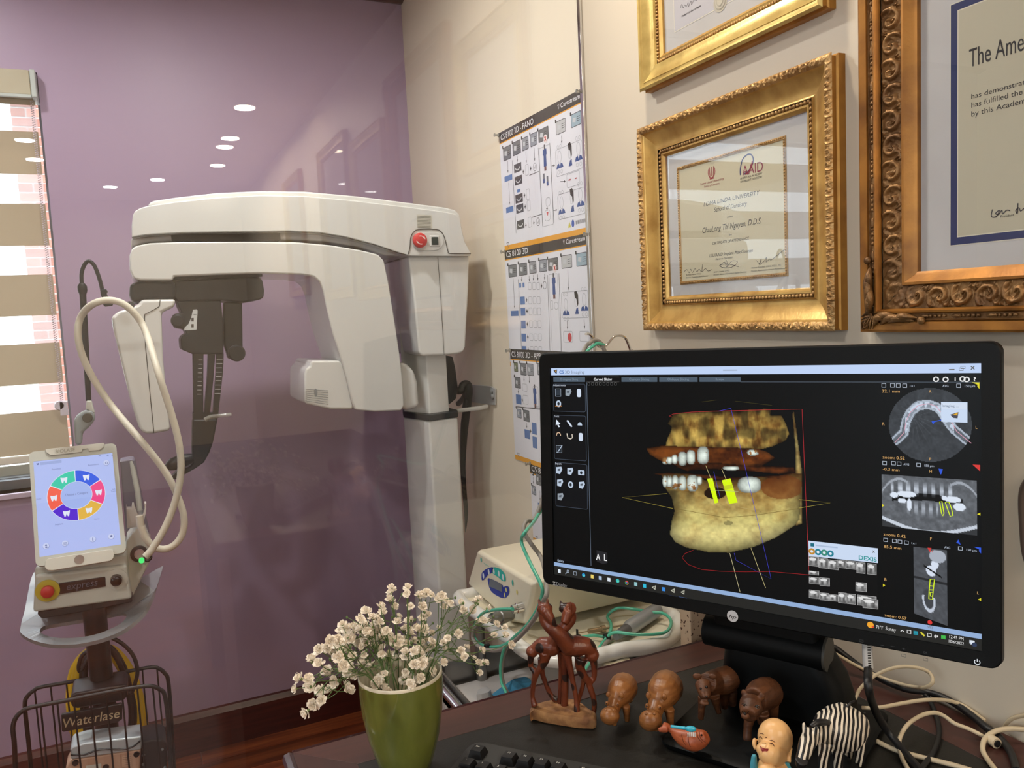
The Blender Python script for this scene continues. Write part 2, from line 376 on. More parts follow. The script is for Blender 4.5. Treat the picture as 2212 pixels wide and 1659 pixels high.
M_val = mat('tan_valance', (176, 168, 146), 0.6, col2=(170, 160, 138), bump=0.08, bscale=300); M_valcap = mat('grey_end_cap', (182, 188, 184), 0.4)
vz1, vz0 = float(onY(40, 149, YB-0.035)[2]), float(onY(40, 209, YB-0.035)[2])
MB().box((WX0-0.01, YB-0.035, vz0+0.006), (WX1-0.016, YB+0.05, vz1)).build('valance', M_val, bl, bevel=0.004)
MB().box((WX1-0.016, YB-0.037, vz0), (WX1-0.002, YB+0.05, vz1+0.002)).build('end_cap', M_valcap, bl, bevel=0.004)
MB().box((WX0-0.01, YB-0.038, vz0), (WX1-0.016, YB-0.028, vz0+0.007)).build('valance_lip', M_valcap, bl)
ch = MB(); xc = WX1-0.022; zt, zbm = vz0, float(onY(143, 870, YB-0.0)[2])
zz = zbm
while zz < zt:
    ch.ball((xc, YB+0.0, zz), 0.0024, 5, 4); ch.ball((xc+0.004, YB+0.004, zz+0.003), 0.0022, 5, 4); zz += 0.0062
tag(ch.build('bead_chain', mat('clear_beads', (196, 186, 192), 0.2), bl), kind='stuff')
cl = MB(); cl.box((xc-0.004, YB-0.008, zbm-0.035), (xc+0.016, YB-0.001, zbm+0.004)); cl.lathe([(0.012, -0.004), (0.014, 0), (0.012, 0.004)], (xc-0.004, YB-0.004, zbm-0.006), 16, Matrix.Rotation(PI/2, 4, 'X'))
cl.build('chain_clip', mat('clear_plastic', (214, 208, 220), 0.1, spec=0.6), bl, bevel=0.001)

# what stands outside the window: neighbouring brick wall, pale paving
EY = 7.6
ex = float(onY(62, 620, EY)[0])
ew = struct(MB().box((ex, EY, -0.3), (ex+4.2, EY+0.3, 5.2)).build('wall_exterior', M_mortar))
M_brick = wood_mat('brick', (166, 108, 92), (154, 98, 84), (142, 90, 78), 0.85, sc=1.0)
cm = {}
z = 0.0; row = 0
while z < 4.6:
    x = ex+0.004-(0.105 if row % 2 else 0)
    while x < ex+1.25:
        a = max(x, ex); L = round(x+0.2-a, 3)
        if L > 0.02:
            if L not in cm: cm[L] = MB().box((0, 0, 0), (L, 0.02, 0.062)).mesh('brick'); cm[L].materials.append(M_brick)
            o = bpy.data.objects.new('brick', cm[L]); COL.objects.link(o); o.parent = ew; o.location = (a, EY-0.008, z+random.uniform(-.001, .001))
        x += 0.212
    z += 0.0745; row += 1
struct(MB().box((-12, YB+0.25, -0.4), (6, 30, -0.3)).build('ground_outside', mat('pale_paving', (206, 200, 188), 0.9, bump=0.2)))

# glass partition between desk and x-ray bay
gp = thing('glass_partition', 'full height clear glass partition with chrome edge between desk and scanner bay', 'partition', (XW, YG, 0))
MB().box((XL+0.01, YG-0.004, 0.012), (XW-0.006, YG+0.004, ZC-0.012)).build('glass_pane', pane_mat('partition_glass', (0.985, 0.99, 0.985), 1.5, 1.3), gp)
ed = MB(); ed.box((XW-0.0065, YG-0.005, 0.0), (XW-0.0005, YG+0.005, ZC)); ed.build('chrome_channel', M_chrome, gp, bevel=0.001)
MB().box((XL+0.01, YG-0.012, 0.0), (XW-0.013, YG+0.012, 0.022)).build('floor_channel', M_chrome, gp, bevel=0.002)
MB().box((XL+0.01, YG-0.012, ZC-0.022), (XW-0.013, YG+0.012, ZC)).build('ceiling_channel', M_trim, gp, bevel=0.002)

# ceiling downlights
def downlight(x, y, warm, power, label, ang=1.45):
    t = thing('downlight', label, 'ceiling light', (x, y, ZC), group='recessed ceiling downlights')
    MB().lathe([(0.062, 0.0), (0.062, -0.006), (0.05, -0.007), (0.048, 0.0)], (x, y, ZC), 24, cap=False).build('trim_ring', M_white, t, sm=40)
    c = (255, 226, 186) if warm else (250, 250, 246)
    MB().lathe([(0.0005, 0), (0.049, 0), (0.049, -0.002), (0.0005, -0.002)], (x, y, ZC-0.001), 24).build('lens', mat('lens_warm' if warm else 'lens_white', c, 0.5, emit=9.0), t)
    l = bpy.data.lights.new('downlight_lamp', 'AREA'); l.shape = 'DISK'; l.size = 0.09; l.energy = power/7.5; l.color = (1.0, 0.85, 0.66) if warm else (1, 0.98, 0.95); l.spread = math.radians(175)
    o = bpy.data.objects.new('downlight_lamp', l); COL.objects.link(o); o.location = (x, y, ZC-0.008); o.parent = t; o.matrix_parent_inverse = MW[t.name].inverted()
for k, (x, y, w, p, lb) in enumerate((
    (0.58, 1.02, True, 26, 'warm downlight nearest the glass above the gold certificate frames'),
    (0.545, -1.12, True, 60, 'warm downlight mirrored brightest and highest in the glass'),
    (0.547, -1.79, True, 40, 'warm downlight mirrored upper of two close together in the glass'),
    (0.540, -2.02, True, 40, 'warm downlight mirrored lower of two close together in the glass'),
    (0.551, -2.59, True, 40, 'small warm downlight mirrored lowest of the warm row'),
    (0.212, -3.18, False, 60, 'white downlight mirrored as an oval just above the scanner arm'),
    (-0.458, -2.58, False, 60, 'white downlight mirrored as an oval over the window blind'),
    (-0.45, -2.05, False, 20, 'faint white downlight mirrored above the oval on the blind'),
    (-0.089, -3.53, False, 20, 'faint white downlight mirrored left of the scanner arm'),
    (-0.75, 0.45, False, 60, 'white downlight over the room left of the desk'),
    (-0.45, 2.10, False, 26, 'added white downlight brightening the scanner bay beside the window'),  # unseen lamp, added to lift the purple wall
    (0.18, 1.64, False, 60, 'added white downlight brightening the bay over the scanner arm'))):  # unseen lamp, added as fill for the bay behind the glass
    downlight(x, y, w, p, lb)
# ================================================================== framed certificates on the right wall
def gold_mat(name, c1, c2, rough, metal=0.5, bump=0.1, sc=25):
    return mat(name, c1, rough, metal=metal, col2=c2, nscale=sc, bump=bump, bscale=220, lo=0.4, hi=0.72)
M_gold = gold_mat('bright_gold_leaf', (212, 172, 98), (170, 128, 64), 0.34)
M_gold2 = gold_mat('carved_gold', (202, 162, 104), (142, 104, 62), 0.42, bump=0.5)
M_gold3 = gold_mat('pale_gold', (220, 192, 116), (180, 148, 80), 0.3)
M_goldside = gold_mat('gold_edge', (190, 138, 60), (156, 106, 42), 0.45, 0.5)
M_bronze = gold_mat('antique_bronze_gold', (148, 110, 66), (88, 60, 38), 0.42, bump=0.5)
M_bronzerail = gold_mat('antique_gold_rail', (178, 122, 54), (120, 76, 34), 0.4, sc=18)
M_pane = pane_mat('picture_glass', (0.98, 0.985, 0.98), 1.5, 1.8)
M_print = vcol_mat('printed_paper', rough=0.6)
M_mat = mat('white_mat_board', (214, 212, 212), 0.8)
def wp(a, b, h): return (XW-h, -a, b)                 # wall coordinates: a to the right as seen, b up, h off the wall
def band(rect, prof, nlen=1, disp=None):
    """sweep a profile [(inset, height)...] round a rectangle with mitred corners"""
    aL, aR, bB, bT = rect; m = MB()
    cs = lambda s: [(aL+s, bT-s), (aR-s, bT-s), (aR-s, bB+s), (aL+s, bB+s)]
    for k in range(4):
        rows = []
        for s, h in prof:
            p, q = np.array(cs(s)[k]), np.array(cs(s)[(k+1) % 4]); L = np.linalg.norm(q-p); row = []
            for i in range(nlen+1):
                t = p+(q-p)*i/nlen; hh = h
                if disp: hh += disp(s+L*i/nlen, s)*min(1, 8*min(i, nlen-i)/nlen+0.25)
                row.append(wp(t[0], t[1], hh))
            rows.append(row)
        v = [x for r in rows for x in r]; n = nlen+1
        m.add(v, [(j*n+i, j*n+i+1, (j+1)*n+i+1, (j+1)*n+i) for j in range(len(rows)-1) for i in range(nlen)])
    return m
def scroll(period, s0, s1, amp):
    w = s1-s0
    def f(a, s):
        t = (s-s0)/w*2-1; i = int(a/period); u = (a/period) % 1.0; sg = 1 if i % 2 else -1; t *= sg; k = period/w
        x = (u-0.45)*k*2; y = t-0.1; r = math.hypot(x, y); th = math.atan2(y, x)
        sp = max(0, math.cos(r*6.5-th))**0.7*(r < 1.25)                     # spiral volute
        x2 = (u-0.92)*k*2; y2 = t+0.35; r2 = math.hypot(x2, y2); th2 = math.atan2(y2, x2)
        leaf = max(0, math.cos(th2*5+r2*2))*max(0, 1-r2/0.75)**0.3        # veined leaf
        wv = max(0, 1-abs(t-0.8*math.sin(2*PI*u+0.6))*3.2)                   # stem
        return amp*(max(0.9*sp, 0.8*leaf, 0.7*wv))*(1-abs(t)**8)
    return f
def beads(rect, s, h, r, pitch):
    aL, aR, bB, bT = rect; m = MB(); C = [(aL+s, bT-s), (aR-s, bT-s), (aR-s, bB+s), (aL+s, bB+s)]
    for k in range(4):
        p, q = np.array(C[k]), np.array(C[(k+1) % 4]); L = np.linalg.norm(q-p); n = int(L/pitch)
        for i in range(n):
            t = p+(q-p)*(i+0.5)/n; m.ball(wp(t[0], t[1], h), r, 6, 5)
    return m
def frame_thing(name, label, rect, t=0.026, group='framed certificates on the cream wall'):
    return thing(name, label, 'picture frame', wp((rect[0]+rect[1])/2, rect[2], 0), group=group)
def sheet(t, rect, s, h, m, name): # flat board inside a frame
    aL, aR, bB, bT = rect
    MB().box((XW-h, -(aR-s), bB+s), (XW-h+0.002, -(aL+s), bT-s)).build(name, m, t)
WALLC = lambda h: Canvas((XW-h, 0, 0), (0, -1, 0), (0, 0, 1))

def gold_frame(rect, label, kind):
    t = frame_thing('certificate_frame', label, rect)
    side = [(0.0, 0.0), (0.0, 0.012), (0.003, 0.014), (0.003, 0.021), (0.0, 0.024)]
    band(rect, side).build('frame_side', M_goldside, t)
    if kind == 'carved':
        band(rect, [(x, 0.024+0.003*math.sin(PI*i/12)) for i, x in enumerate(np.linspace(0, 0.0125, 13))], 560, scroll(0.017, 0, 0.0125, 0.003)).build('carved_border', M_gold2, t, sm=60)
        band(rect, [(0.0125, 0.024), (0.0135, 0.022)]+[(0.0135+0.028*u, 0.022-0.012*math.sin(u*PI/2)) for u in np.linspace(0.1, 1, 8)]+[(0.044, 0.011), (0.0455, 0.013)], 1).build('cove', M_gold, t, sm=30)
        band(rect, [(0.0455, 0.009), (0.052, 0.009)]).build('bead_seat', M_gold2, t)
        tag(beads(rect, 0.0488, 0.0108, 0.0031, 0.0068).build('bead_course', M_gold2, t, sm=80), kind='stuff')
        band(rect, [(0.052, 0.009), (0.0525, 0.0115), (0.055, 0.0115), (0.058, 0.008), (0.06, 0.007), (0.06, 0.004)]).build('inner_lip', M_gold, t, sm=30)
        si = 0.06
    else:
        band(rect, [(0, 0.024), (0.004, 0.027), (0.007, 0.026), (0.009, 0.0235), (0.012, 0.0235), (0.013, 0.0245)], 1).build('stepped_border', M_gold3, t, sm=30)
        band(rect, [(0.013, 0.0245)]+[(0.013+0.022*u, 0.0245-0.007*math.sin(u*PI/2)) for u in np.linspace(0.1, 1, 7)]+[(0.037, 0.017), (0.039, 0.013)], 1).build('cove', M_gold3, t, sm=30)
        tag(beads(rect, 0.0415, 0.0125, 0.0026, 0.0056).build('bead_course', M_gold2, t, sm=80), kind='stuff')
        band(rect, [(0.0392, 0.0115), (0.0442, 0.0115), (0.047, 0.013), (0.052, 0.009), (0.052, 0.004)]).build('inner_lip', M_gold, t, sm=30)
        si = 0.052
    sheet(t, rect, si-0.003, 0.0045, M_mat, 'mat_board')
    aL, aR, bB, bT = rect; s = si-0.002
    MB().add([wp(aL+s, bB+s, 0.0075), wp(aR-s, bB+s, 0.0075), wp(aR-s, bT-s, 0.0075), wp(aL+s, bT-s, 0.0075)], [(0, 1, 2, 3)]).build('glass_pane', M_pane, t)
    return t
R2 = (-1.228, -0.783, 1.262, 1.623)
f2 = gold_frame(R2, 'carved gold frame hanging lowest, holding the cream certificate of attendance', 'carved')
c = WALLC(0.0046)
Q = lambda x, y: (x/4.879+1440, y/4.879+280)
def T(cv, s, x0, y0, x1, y1, top, col, **k):
    a, b, tt = Q(x0, y0), Q(x1, y1), Q(x0, top); cv.text(s, a[0], a[1], b[0], b[1], tt[1], col, **k)
tl, br = c.px(*Q(110, 400)), c.px(*Q(1285, 1545)); cert = (tl[0], br[0], br[1], tl[1])
c.poly([(tl[0], tl[1]), (br[0], tl[1]), (br[0], br[1]), (tl[0], br[1])], (222, 214, 186), 1)
INK = (62, 58, 56); MAROON = (150, 58, 72)
T(c, 'Loma Linda University', 360, 588, 603, 538, 562, MAROON); T(c, 'School of Dentistry', 398, 614, 560, 580, 592, MAROON)
T(c, 'AAID', 800, 488, 1018, 440, 385, (150, 60, 90)); T(c, 'AMERICAN ACADEMY', 777, 528, 1012, 478, 506, INK); T(c, 'OF IMPLANT DENTISTRY', 779, 562, 1012, 512, 540, INK)
ctr = c.px(*Q(475, 445))
c.line([(ctr[0]+0.0085*math.cos(a), ctr[1]+0.0095*math.sin(a)) for a in np.linspace(-PI*1.2, PI*0.2, 14)], 0.0016, (168, 54, 70), 3)
for dx in (-0.004, 0, 0.004): c.line([(ctr[0]+dx, ctr[1]-0.007), (ctr[0]+dx*1.4, ctr[1]+0.008)], 0.0016, (168, 54, 70), 3)
c.line([(ctr[0]-0.005, ctr[1]-0.0105), (ctr[0]+0.005, ctr[1]-0.0105)], 0.002, (168, 54, 70), 3)
c.pline([Q(*p) for p in ((780, 480), (778, 420), (800, 320), (845, 268), (890, 262), (915, 310), (900, 380), (860, 440), (815, 472))], 0.0022, (54, 60, 120), 3, k=5)
c.pline([Q(*p) for p in ((905, 330), (895, 395), (860, 450), (830, 470))], 0.0026, (150, 40, 70), 4, k=5)
T(c, 'LOMA LINDA UNIVERSITY', 392, 810, 985, 690, 768, INK, shear=0.25); T(c, 'School of Dentistry', 502, 868, 850, 800, 822, INK, shear=0.25)
T(c, 'presents', 640, 930, 700, 918, 912, INK, shear=0.2); T(c, 'ChauLong Thi Nguyen, D.D.S.', 380, 1092, 1000, 985, 1035, INK, shear=0.25)
T(c, 'the', 658, 1118, 688, 1112, 1098, INK, shear=0.2); T(c, 'CERTIFICATE OF ATTENDANCE', 485, 1214, 872, 1155, 1186, INK, shear=0.25)
T(c, 'LLU/AAID Implant MaxiCourses', 452, 1345, 912, 1288, 1312, INK, shear=0.25); T(c, 'March to December', 518, 1375, 700, 1350, 1356, INK, shear=0.2)
for pts in (((185, 1500), (215, 1475), (240, 1510), (255, 1470), (275, 1505), (300, 1465), (320, 1500), (345, 1470), (370, 1500), (380, 1420), (375, 1495), (410, 1465), (440, 1490), (475, 1475)),
            ((560, 1440), (610, 1395), (650, 1445), (628, 1370), (632, 1450), (690, 1385), (750, 1395), (690, 1450), (600, 1455), (560, 1430), (640, 1415), (760, 1445)),
            ((948, 1378), (985, 1415), (1000, 1360), (978, 1425), (1030, 1385), (1055, 1345), (1050, 1395), (1085, 1365), (1100, 1375), (1135, 1350), (1255, 1255))):
    c.pline([Q(*p) for p in pts], 0.0007, (50, 48, 60), 3, k=4)
for s, x0, y0, x1, y1, tp in (('Kathleen Moore, M.H.I.S.', 210, 1540, 365, 1522, 1524), ('Director, Continuing Dental Education', 208, 1568, 440, 1540, 1553), ('Jaime L. Lozada, D.M.D.', 498, 1508, 665, 1484, 1492), ('Director, Advanced Education in Implant Dentistry', 497, 1538, 845, 1500, 1522), ('Mathew Kattadiyil, D.D.S., M.D.S., M.S.', 895, 1466, 1210, 1425, 1449), ('Director, Advanced Education in Prosthodontics', 892, 1500, 1255, 1455, 1484)):
    T(c, s, x0, y0, x1, y1, tp, INK, shear=0.15)
c.build('certificate', M_print, f2)
band(cert, [(0, 0.0046), (0.001, 0.0062), (0.005, 0.0062), (0.006, 0.005)]).build('fillet', M_gold2, f2)
tag(beads(cert, 0.003, 0.0062, 0.0017, 0.0042).build('fillet_beads', M_gold2, f2, sm=80), kind='stuff')

R1 = (-1.215, -0.797, 1.684, 2.035)
f1 = gold_frame(R1, 'smooth pale gold frame cut off by the top of the view', 'plain')
c = WALLC(0.0046); Q = lambda x, y: (x/4.809+1360, y/4.809)
a = c.px(*Q(468, 335)); b = (a[0]+0.26, a[1]+0.2)
c.line([(a[0], a[1]), (b[0], a[1]), (b[0], b[1]), (a[0], b[1])], 0.0018, (244, 240, 228), 2, True)
c.poly([(a[0]+0.001, a[1]+0.001), (b[0], a[1]+0.001), (b[0], b[1]), (a[0]+0.001, b[1])], (206, 204, 212), 1)
c.pline([Q(*p) for p in ((530, 80), (545, 45), (560, 85), (575, 50), (590, 70), (610, 25), (612, 70), (640, 10), (645, 50), (670, 0), (700, 5))], 0.0008, (70, 70, 80), 3, k=4)
T(c, 'President of the Board of Regents', 545, 180, 742, 72, 158, (40, 40, 48), bold=0.01)
for r, col in ((0.016, (208, 202, 186)), (0.013, (188, 182, 166)), (0.0115, (212, 206, 190)), (0.008, (190, 184, 168)), (0.0065, (214, 208, 192))):
    cc = c.px(*Q(945, 10)); rr = [(cc[0]+r*(1+0.04*(i % 2)*(r > 0.015))*math.cos(i*2*PI/40), cc[1]+r*(1+0.04*(i % 2)*(r > 0.015))*math.sin(i*2*PI/40)) for i in range(40)]; c.poly(rr, col, 4+int(1000*(0.0165-r)))
c.build('certificate', M_print, f1)

def dark_frame(rect, label):
    t = frame_thing('certificate_frame', label, rect)
    band(rect, [(0, 0), (0, 0.024), (0.003, 0.026), (0.012, 0.025), (0.013, 0.022)], 1).build('outer_rail', M_bronzerail, t, sm=30)
    band(rect, [(0.013, 0.022), (0.0145, 0.0245), (0.016, 0.022), (0.022, 0.022)], 1).build('bead_seat', M_bronze, t)
    aL, aR, bB, bT = rect; m = MB()
    C = [(aL+0.019, bT-0.019), (aR-0.019, bT-0.019), (aR-0.019, bB+0.019), (aL+0.019, bB+0.019)]
    for k in range(4):
        p, q = np.array(C[k]), np.array(C[(k+1) % 4]); d = (q-p)/np.linalg.norm(q-p); L = np.linalg.norm(q-p); x = 0.05; i = 0
        Mx = Matrix.Rotation(math.atan2(d[1], -d[0]) if True else 0, 4, 'X')
        while x < L-0.05:
            c0 = p+d*x; w = (0.0026, 0.0026, 0.0026, 0.0018, 0.0018, 0.0075)[i % 6]
            rr = (0.0022, max(w*abs(d[0]), 0.0024 if abs(d[0]) < .5 else 0), max(w*abs(d[1]), 0.0024 if abs(d[1]) < .5 else 0))
            m.ball(wp(c0[0], c0[1], 0.0228), rr, 6, 5); x += w*2+0.0006; i += 1
    tag(m.build('bead_and_reel', M_bronze, t, sm=80), kind='stuff')
    band(rect, [(0.022, 0.022), (0.0235, 0.0265), (0.026, 0.027), (0.028, 0.023), (0.0285, 0.019)], 1).build('ridge_rail', M_bronzerail, t, sm=30)
    band(rect, [(x, 0.017-0.003*i/18) for i, x in enumerate(np.linspace(0.0285, 0.056, 19))], 640, scroll(0.030, 0.0285, 0.056, 0.0055)).build('carved_panel', M_bronze, t, sm=60)
    band(rect, [(0.056, 0.0145), (0.057, 0.0185), (0.060, 0.0185), (0.068, 0.012), (0.072, 0.010), (0.072, 0.003)], 1).build('sight_rail', M_bronzerail, t, sm=30)
    for (ca, cb, sx, sy) in ((aL, bB, 1, 1), (aR, bB, -1, 1), (aL, bT, 1, -1), (aR, bT, -1, -1)):      # corner acanthus leaves
        m = MB()
        for sw in (0, 1):
            def P(u, v, h): return wp(ca+sx*(v if sw else u), cb+sy*(u if sw else v), h)
            for k, (uu, ln, cv) in enumerate(((0.020, 0.045, 0.016), (0.032, 0.042, 0.010), (0.042, 0.036, 0.006), (0.022, 0.03, 0.006), (0.054, 0.028, 0.004))):
                pts = [P(uu+ln*x, 0.008+0.004*k*0.5+cv*math.sin(x*PI*0.9)*(1-0.3*x), 0.024+0.008*math.sin(x*PI)) for x in np.linspace(0, 1, 9)]
                m.tube(pts, [0.0012+0.0036*math.sin(PI*min(1, x*1.1+0.05))**0.8 for x in np.linspace(0, 0.9, 9)], 7)
            m.ball(P(0.090, 0.014, 0.027), (0.004, 0.005, 0.005), 8, 6)
            for k in range(5): m.tube([P(0.004+0.004*k, 0.004, 0.026), P(0.006+0.0045*k, 0.012, 0.029), P(0.014+0.002*k, 0.02, 0.026)], 0.0011, 5)
        m.build('corner_acanthus', M_bronze, t, sm=60)
    sheet(t, rect, 0.069, 0.0035, M_mat, 'mat_board')
    s = 0.071; MB().add([wp(aL+s, bB+s, 0.008), wp(aR-s, bB+s, 0.008), wp(aR-s, bT-s, 0.008), wp(aL+s, bT-s, 0.008)], [(0, 1, 2, 3)]).build('glass_pane', M_pane, t)
    return t
yl = -float(onX(1858, 717, XW-0.025)[1]); zb_ = float(onX(1858, 717, XW-0.025)[2])
R3 = (yl, yl+0.60, zb_, 2.125)
f3 = dark_frame(R3, 'ornate bronze-gold frame with carved scroll panel and corner leaves, cut off at the right')
c = WALLC(0.0036); Q = lambda x, y: (x/2.962+1900, y/2.962)
a = c.px(*Q(448, 1578)); ul, vb = a; ur, vt = ul+0.345, float(c.px(*Q(425, 40))[1])
c.poly([(ul, vb), (ur, vb), (ur, vt), (ul, vt)], (226, 222, 208), 1)
e = 0.0013; c.poly([(ul+e, vb+e), (ur-e, vb+e), (ur-e, vt-e), (ul+e, vt-e)], (52, 62, 108), 2)
e = 0.0095; c.poly([(ul+e, vb+e), (ur-e, vb+e), (ur-e, vt-e), (ul+e, vt-e)], (232, 226, 208), 3)
e = 0.0108; c.poly([(ul+e, vb+e), (ur-e, vb+e), (ur-e, vt-e), (ul+e, vt-e)], (206, 200, 178), 4)
DK = (58, 58, 62)
def fit(cv, s, x0, y0, top, x1, y1, frac, col, **k):      # text that runs on past the part in view: frac = share of it up to (x1,y1)
    a, b = cv.px(x0, y0), cv.px(x1, y1); h = cv.px(x0, top)[1]-a[1]; v, f = text_tris(s, 0, 0)
    sx = (b[0]-a[0])/frac/(v[:, 0].max()-v[:, 0].min()); sy = h/0.70; m0 = v[:, 0].min()
    cv.tri([(a[0]+(p[0]-m0)*sx, a[1]+p[1]*sy) for p in v], f, col, 6)
q = Q(575, 432); w = Q(905, 230); fit(c, 'The American Academy', q[0], q[1], Q(0, 315)[1], w[0], w[1], 0.36, DK)
for s, yb, tp, y1, fr in (('has demonstrated the knowledge', 634, 602, 555, 0.44), ('has fulfilled the requirements set', 690, 656, 612, 0.45), ('by this Academy and is hereby', 747, 712, 668, 0.47)):
    q = Q(590, yb); w = Q(916, y1); fit(c, s, q[0], q[1], Q(0, tp)[1], w[0], w[1], fr, DK)
c.pline([Q(*p) for p in ((725, 1340), (718, 1385), (750, 1385), (770, 1345), (745, 1365), (765, 1372), (785, 1345), (790, 1368), (815, 1345), (838, 1348))], 0.0012, (70, 70, 76), 6, k=4)
c.pline([Q(*p) for p in ((888, 1300), (884, 1365), (875, 1345), (895, 1330), (905, 1350), (930, 1330))], 0.0012, (70, 70, 76), 6, k=4)
q = Q(776, 1393); w = Q(862, 1384); c.text('President', q[0], q[1], w[0], w[1], Q(0, 1376)[1], DK, layer=6)
c.build('certificate', M_print, f3)
# further frames along the same wall, seen mirrored in the partition
for rect, lb, kd in (((-0.07, 0.40, 1.38, 2.02), 'gold framed certificate beside the ornate bronze frame, mirrored in the glass', 'plain'), ((0.48, 1.01, 1.40, 2.10), 'tall gold framed certificate farther along the wall, mirrored in the glass', 'plain'), ((1.5, 2.0, 1.45, 2.12), 'gold framed certificate farthest along the wall, mirrored above the scanner arm', 'plain')):
    gold_frame(rect, lb, kd)

# ================================================================== instruction posters on the wall behind the glass
M_poster = vcol_mat('glossy_poster', rough=0.25, coat=0.3)
A = lambda x, y: (x/3.32+1060, y/3.32+180)
B = lambda x, y: (x/3.072+1060, y/3.072+640)
NAVY, GR, LG, ORG, PAP = (46, 78, 140), (96, 98, 104), (172, 176, 184), (226, 160, 48), (226, 227, 236)
HEAD = (58, 56, 56)
def poster(rect, label, h, title, K, frac=0.42):
    t = thing('instruction_poster', label, 'poster', wp((rect[0]+rect[1])/2, rect[2], 0), group='scanner instruction posters')
    aL, aR, bB, bT = rect; cv = WALLC(h); H = bT-bB
    cv.poly([(aL, bB), (aR, bB), (aR, bT), (aL, bT)], PAP, 0)
    cv.poly([(aL, bT-0.026), (aR, bT-0.026), (aR, bT), (aL, bT)], HEAD, 1); cv.poly([(aL, bT-0.0285), (aR, bT-0.0285), (aR, bT-0.026), (aL, bT-0.026)], ORG, 1)
    cv.poly([(aL, bB), (aR, bB), (aR, bB+0.012), (aL, bB+0.012)], ORG, 1)
    v, f = text_tris(title); sx = frac*(aR-aL)/(v[:, 0].max()-v[:, 0].min()); cv.tri([(aL+0.008+p[0]*sx, bT-0.0205+p[1]*0.0205) for p in v], f, (226, 226, 230), 2)
    v, f = text_tris('Carestream'); sx = 0.082/(v[:, 0].max()-v[:, 0].min()); cv.tri([(aR-0.092+p[0]*sx, bT-0.017+p[1]*0.015) for p in v], f, (236, 236, 240), 2)
    cv.line([(aR-0.102, bT-0.007), (aR-0.098, bT-0.007), (aR-0.100, bT-0.017), (aR-0.104, bT-0.008)], 0.0012, (236, 236, 240), 2)
    cv.line([(aL+0.014, bB+0.018), (aL+0.026, bB+0.018), (aL+0.024, bB+0.006), (aL+0.014, bB+0.018)], 0.002, GR, 2)
    return t, cv
def thumb(cv, K, x, y, w, h, col=(128, 132, 140), inner=True):
    p = [K(x-w/2, y+h/2+ (w/2)*0.45), K(x+w/2, y+h/2-(w/2)*0.45)]
    c0 = cv.px(*K(x, y)); e = cv.px(*K(x+w/2, y-(w/2)*0.42)); g = cv.px(*K(x, y-h/2)); hw, hh = abs(e[0]-c0[0]), abs(g[1]-c0[1])
    cv.poly(rrect(c0[0]-hw, c0[1]-hh, c0[0]+hw, c0[1]+hh, 0.0025, 3), (70, 74, 82), 1)
    cv.poly(rrect(c0[0]-hw+0.0015, c0[1]-hh+0.0015, c0[0]+hw-0.0015, c0[1]+hh-0.0015, 0.002, 3), col, 2)
    if inner:
        cv.poly([(c0[0]-hw*.7, c0[1]-hh*.2), (c0[0]-hw*.1, c0[1]-hh*.4), (c0[0], c0[1]+hh*.3), (c0[0]-hw*.6, c0[1]+hh*.4)], (196, 200, 206), 3)
        for k in (-.3, 0, .3): cv.line([(c0[0]+hw*.2, c0[1]+hh*k), (c0[0]+hw*.8, c0[1]+hh*k)], 0.0012, (60, 64, 70), 3)
    cv.poly([(c0[0]-hw-.003, c0[1]+hh-.002), (c0[0]-hw+.002, c0[1]+hh-.002), (c0[0]-hw+.002, c0[1]+hh+.005), (c0[0]-hw-.003, c0[1]+hh+.005)], (50, 50, 54), 4)
def arrow(cv, K, x0, y0, x1, y1, dash=False):
    a, b = np.array(cv.px(*K(x0, y0))), np.array(cv.px(*K(x1, y1))); d = (b-a)/np.linalg.norm(b-a); n = np.array((-d[1], d[0])); cv.line([a, b-d*0.004], 0.0016, GR, 2)
    cv.poly([tuple(b), tuple(b-d*0.007+n*0.003), tuple(b-d*0.007-n*0.003)], GR, 2)
def rb(cv, K, x0, y0, x1, y1, col=LG, w=0.0012, r=0.004): # rounded outline whose top-left / bottom-right are given
    cv.rbox(*K(x0, y0), *K(x1, y1), r, col, 2, w)
def fill(cv, K, x, y, w, h, col, layer=2):
    c0 = cv.px(*K(x, y)); e = cv.px(*K(x+w/2, y-(w/2)*0.42)); g = cv.px(*K(x, y-h/2)); hw, hh = abs(e[0]-c0[0]), abs(g[1]-c0[1])
    cv.poly([(c0[0]-hw, c0[1]-hh), (c0[0]+hw, c0[1]-hh), (c0[0]+hw, c0[1]+hh), (c0[0]-hw, c0[1]+hh)], col, layer)
def plus(cv, K, x, y):
    c0 = cv.px(*K(x, y)); cv.line([(c0[0]-.004, c0[1]), (c0[0]+.004, c0[1])], .0026, GR, 3); cv.line([(c0[0], c0[1]-.005), (c0[0], c0[1]+.005)], .0026, GR, 3)
def gown(cv, K, x, y, s=1.0):
    c0 = cv.px(*K(x, y)); P = lambda a, b: (c0[0]+a*s, c0[1]+b*s)
    cv.poly([P(-.008, .018), P(.008, .018), P(.009, .006), P(.006, .004), P(.007, -.02), P(-.007, -.02), P(-.006, .004), P(-.009, .006)], NAVY, 2)
    cv.poly([P(-.003, .028), P(.003, .028), P(.003, .018), P(-.003, .018)], (90, 90, 96), 2); cv.poly([P(-.005, -.02), P(.005, -.02), P(.005, -.03), P(-.005, -.03)], (110, 70, 74), 2)
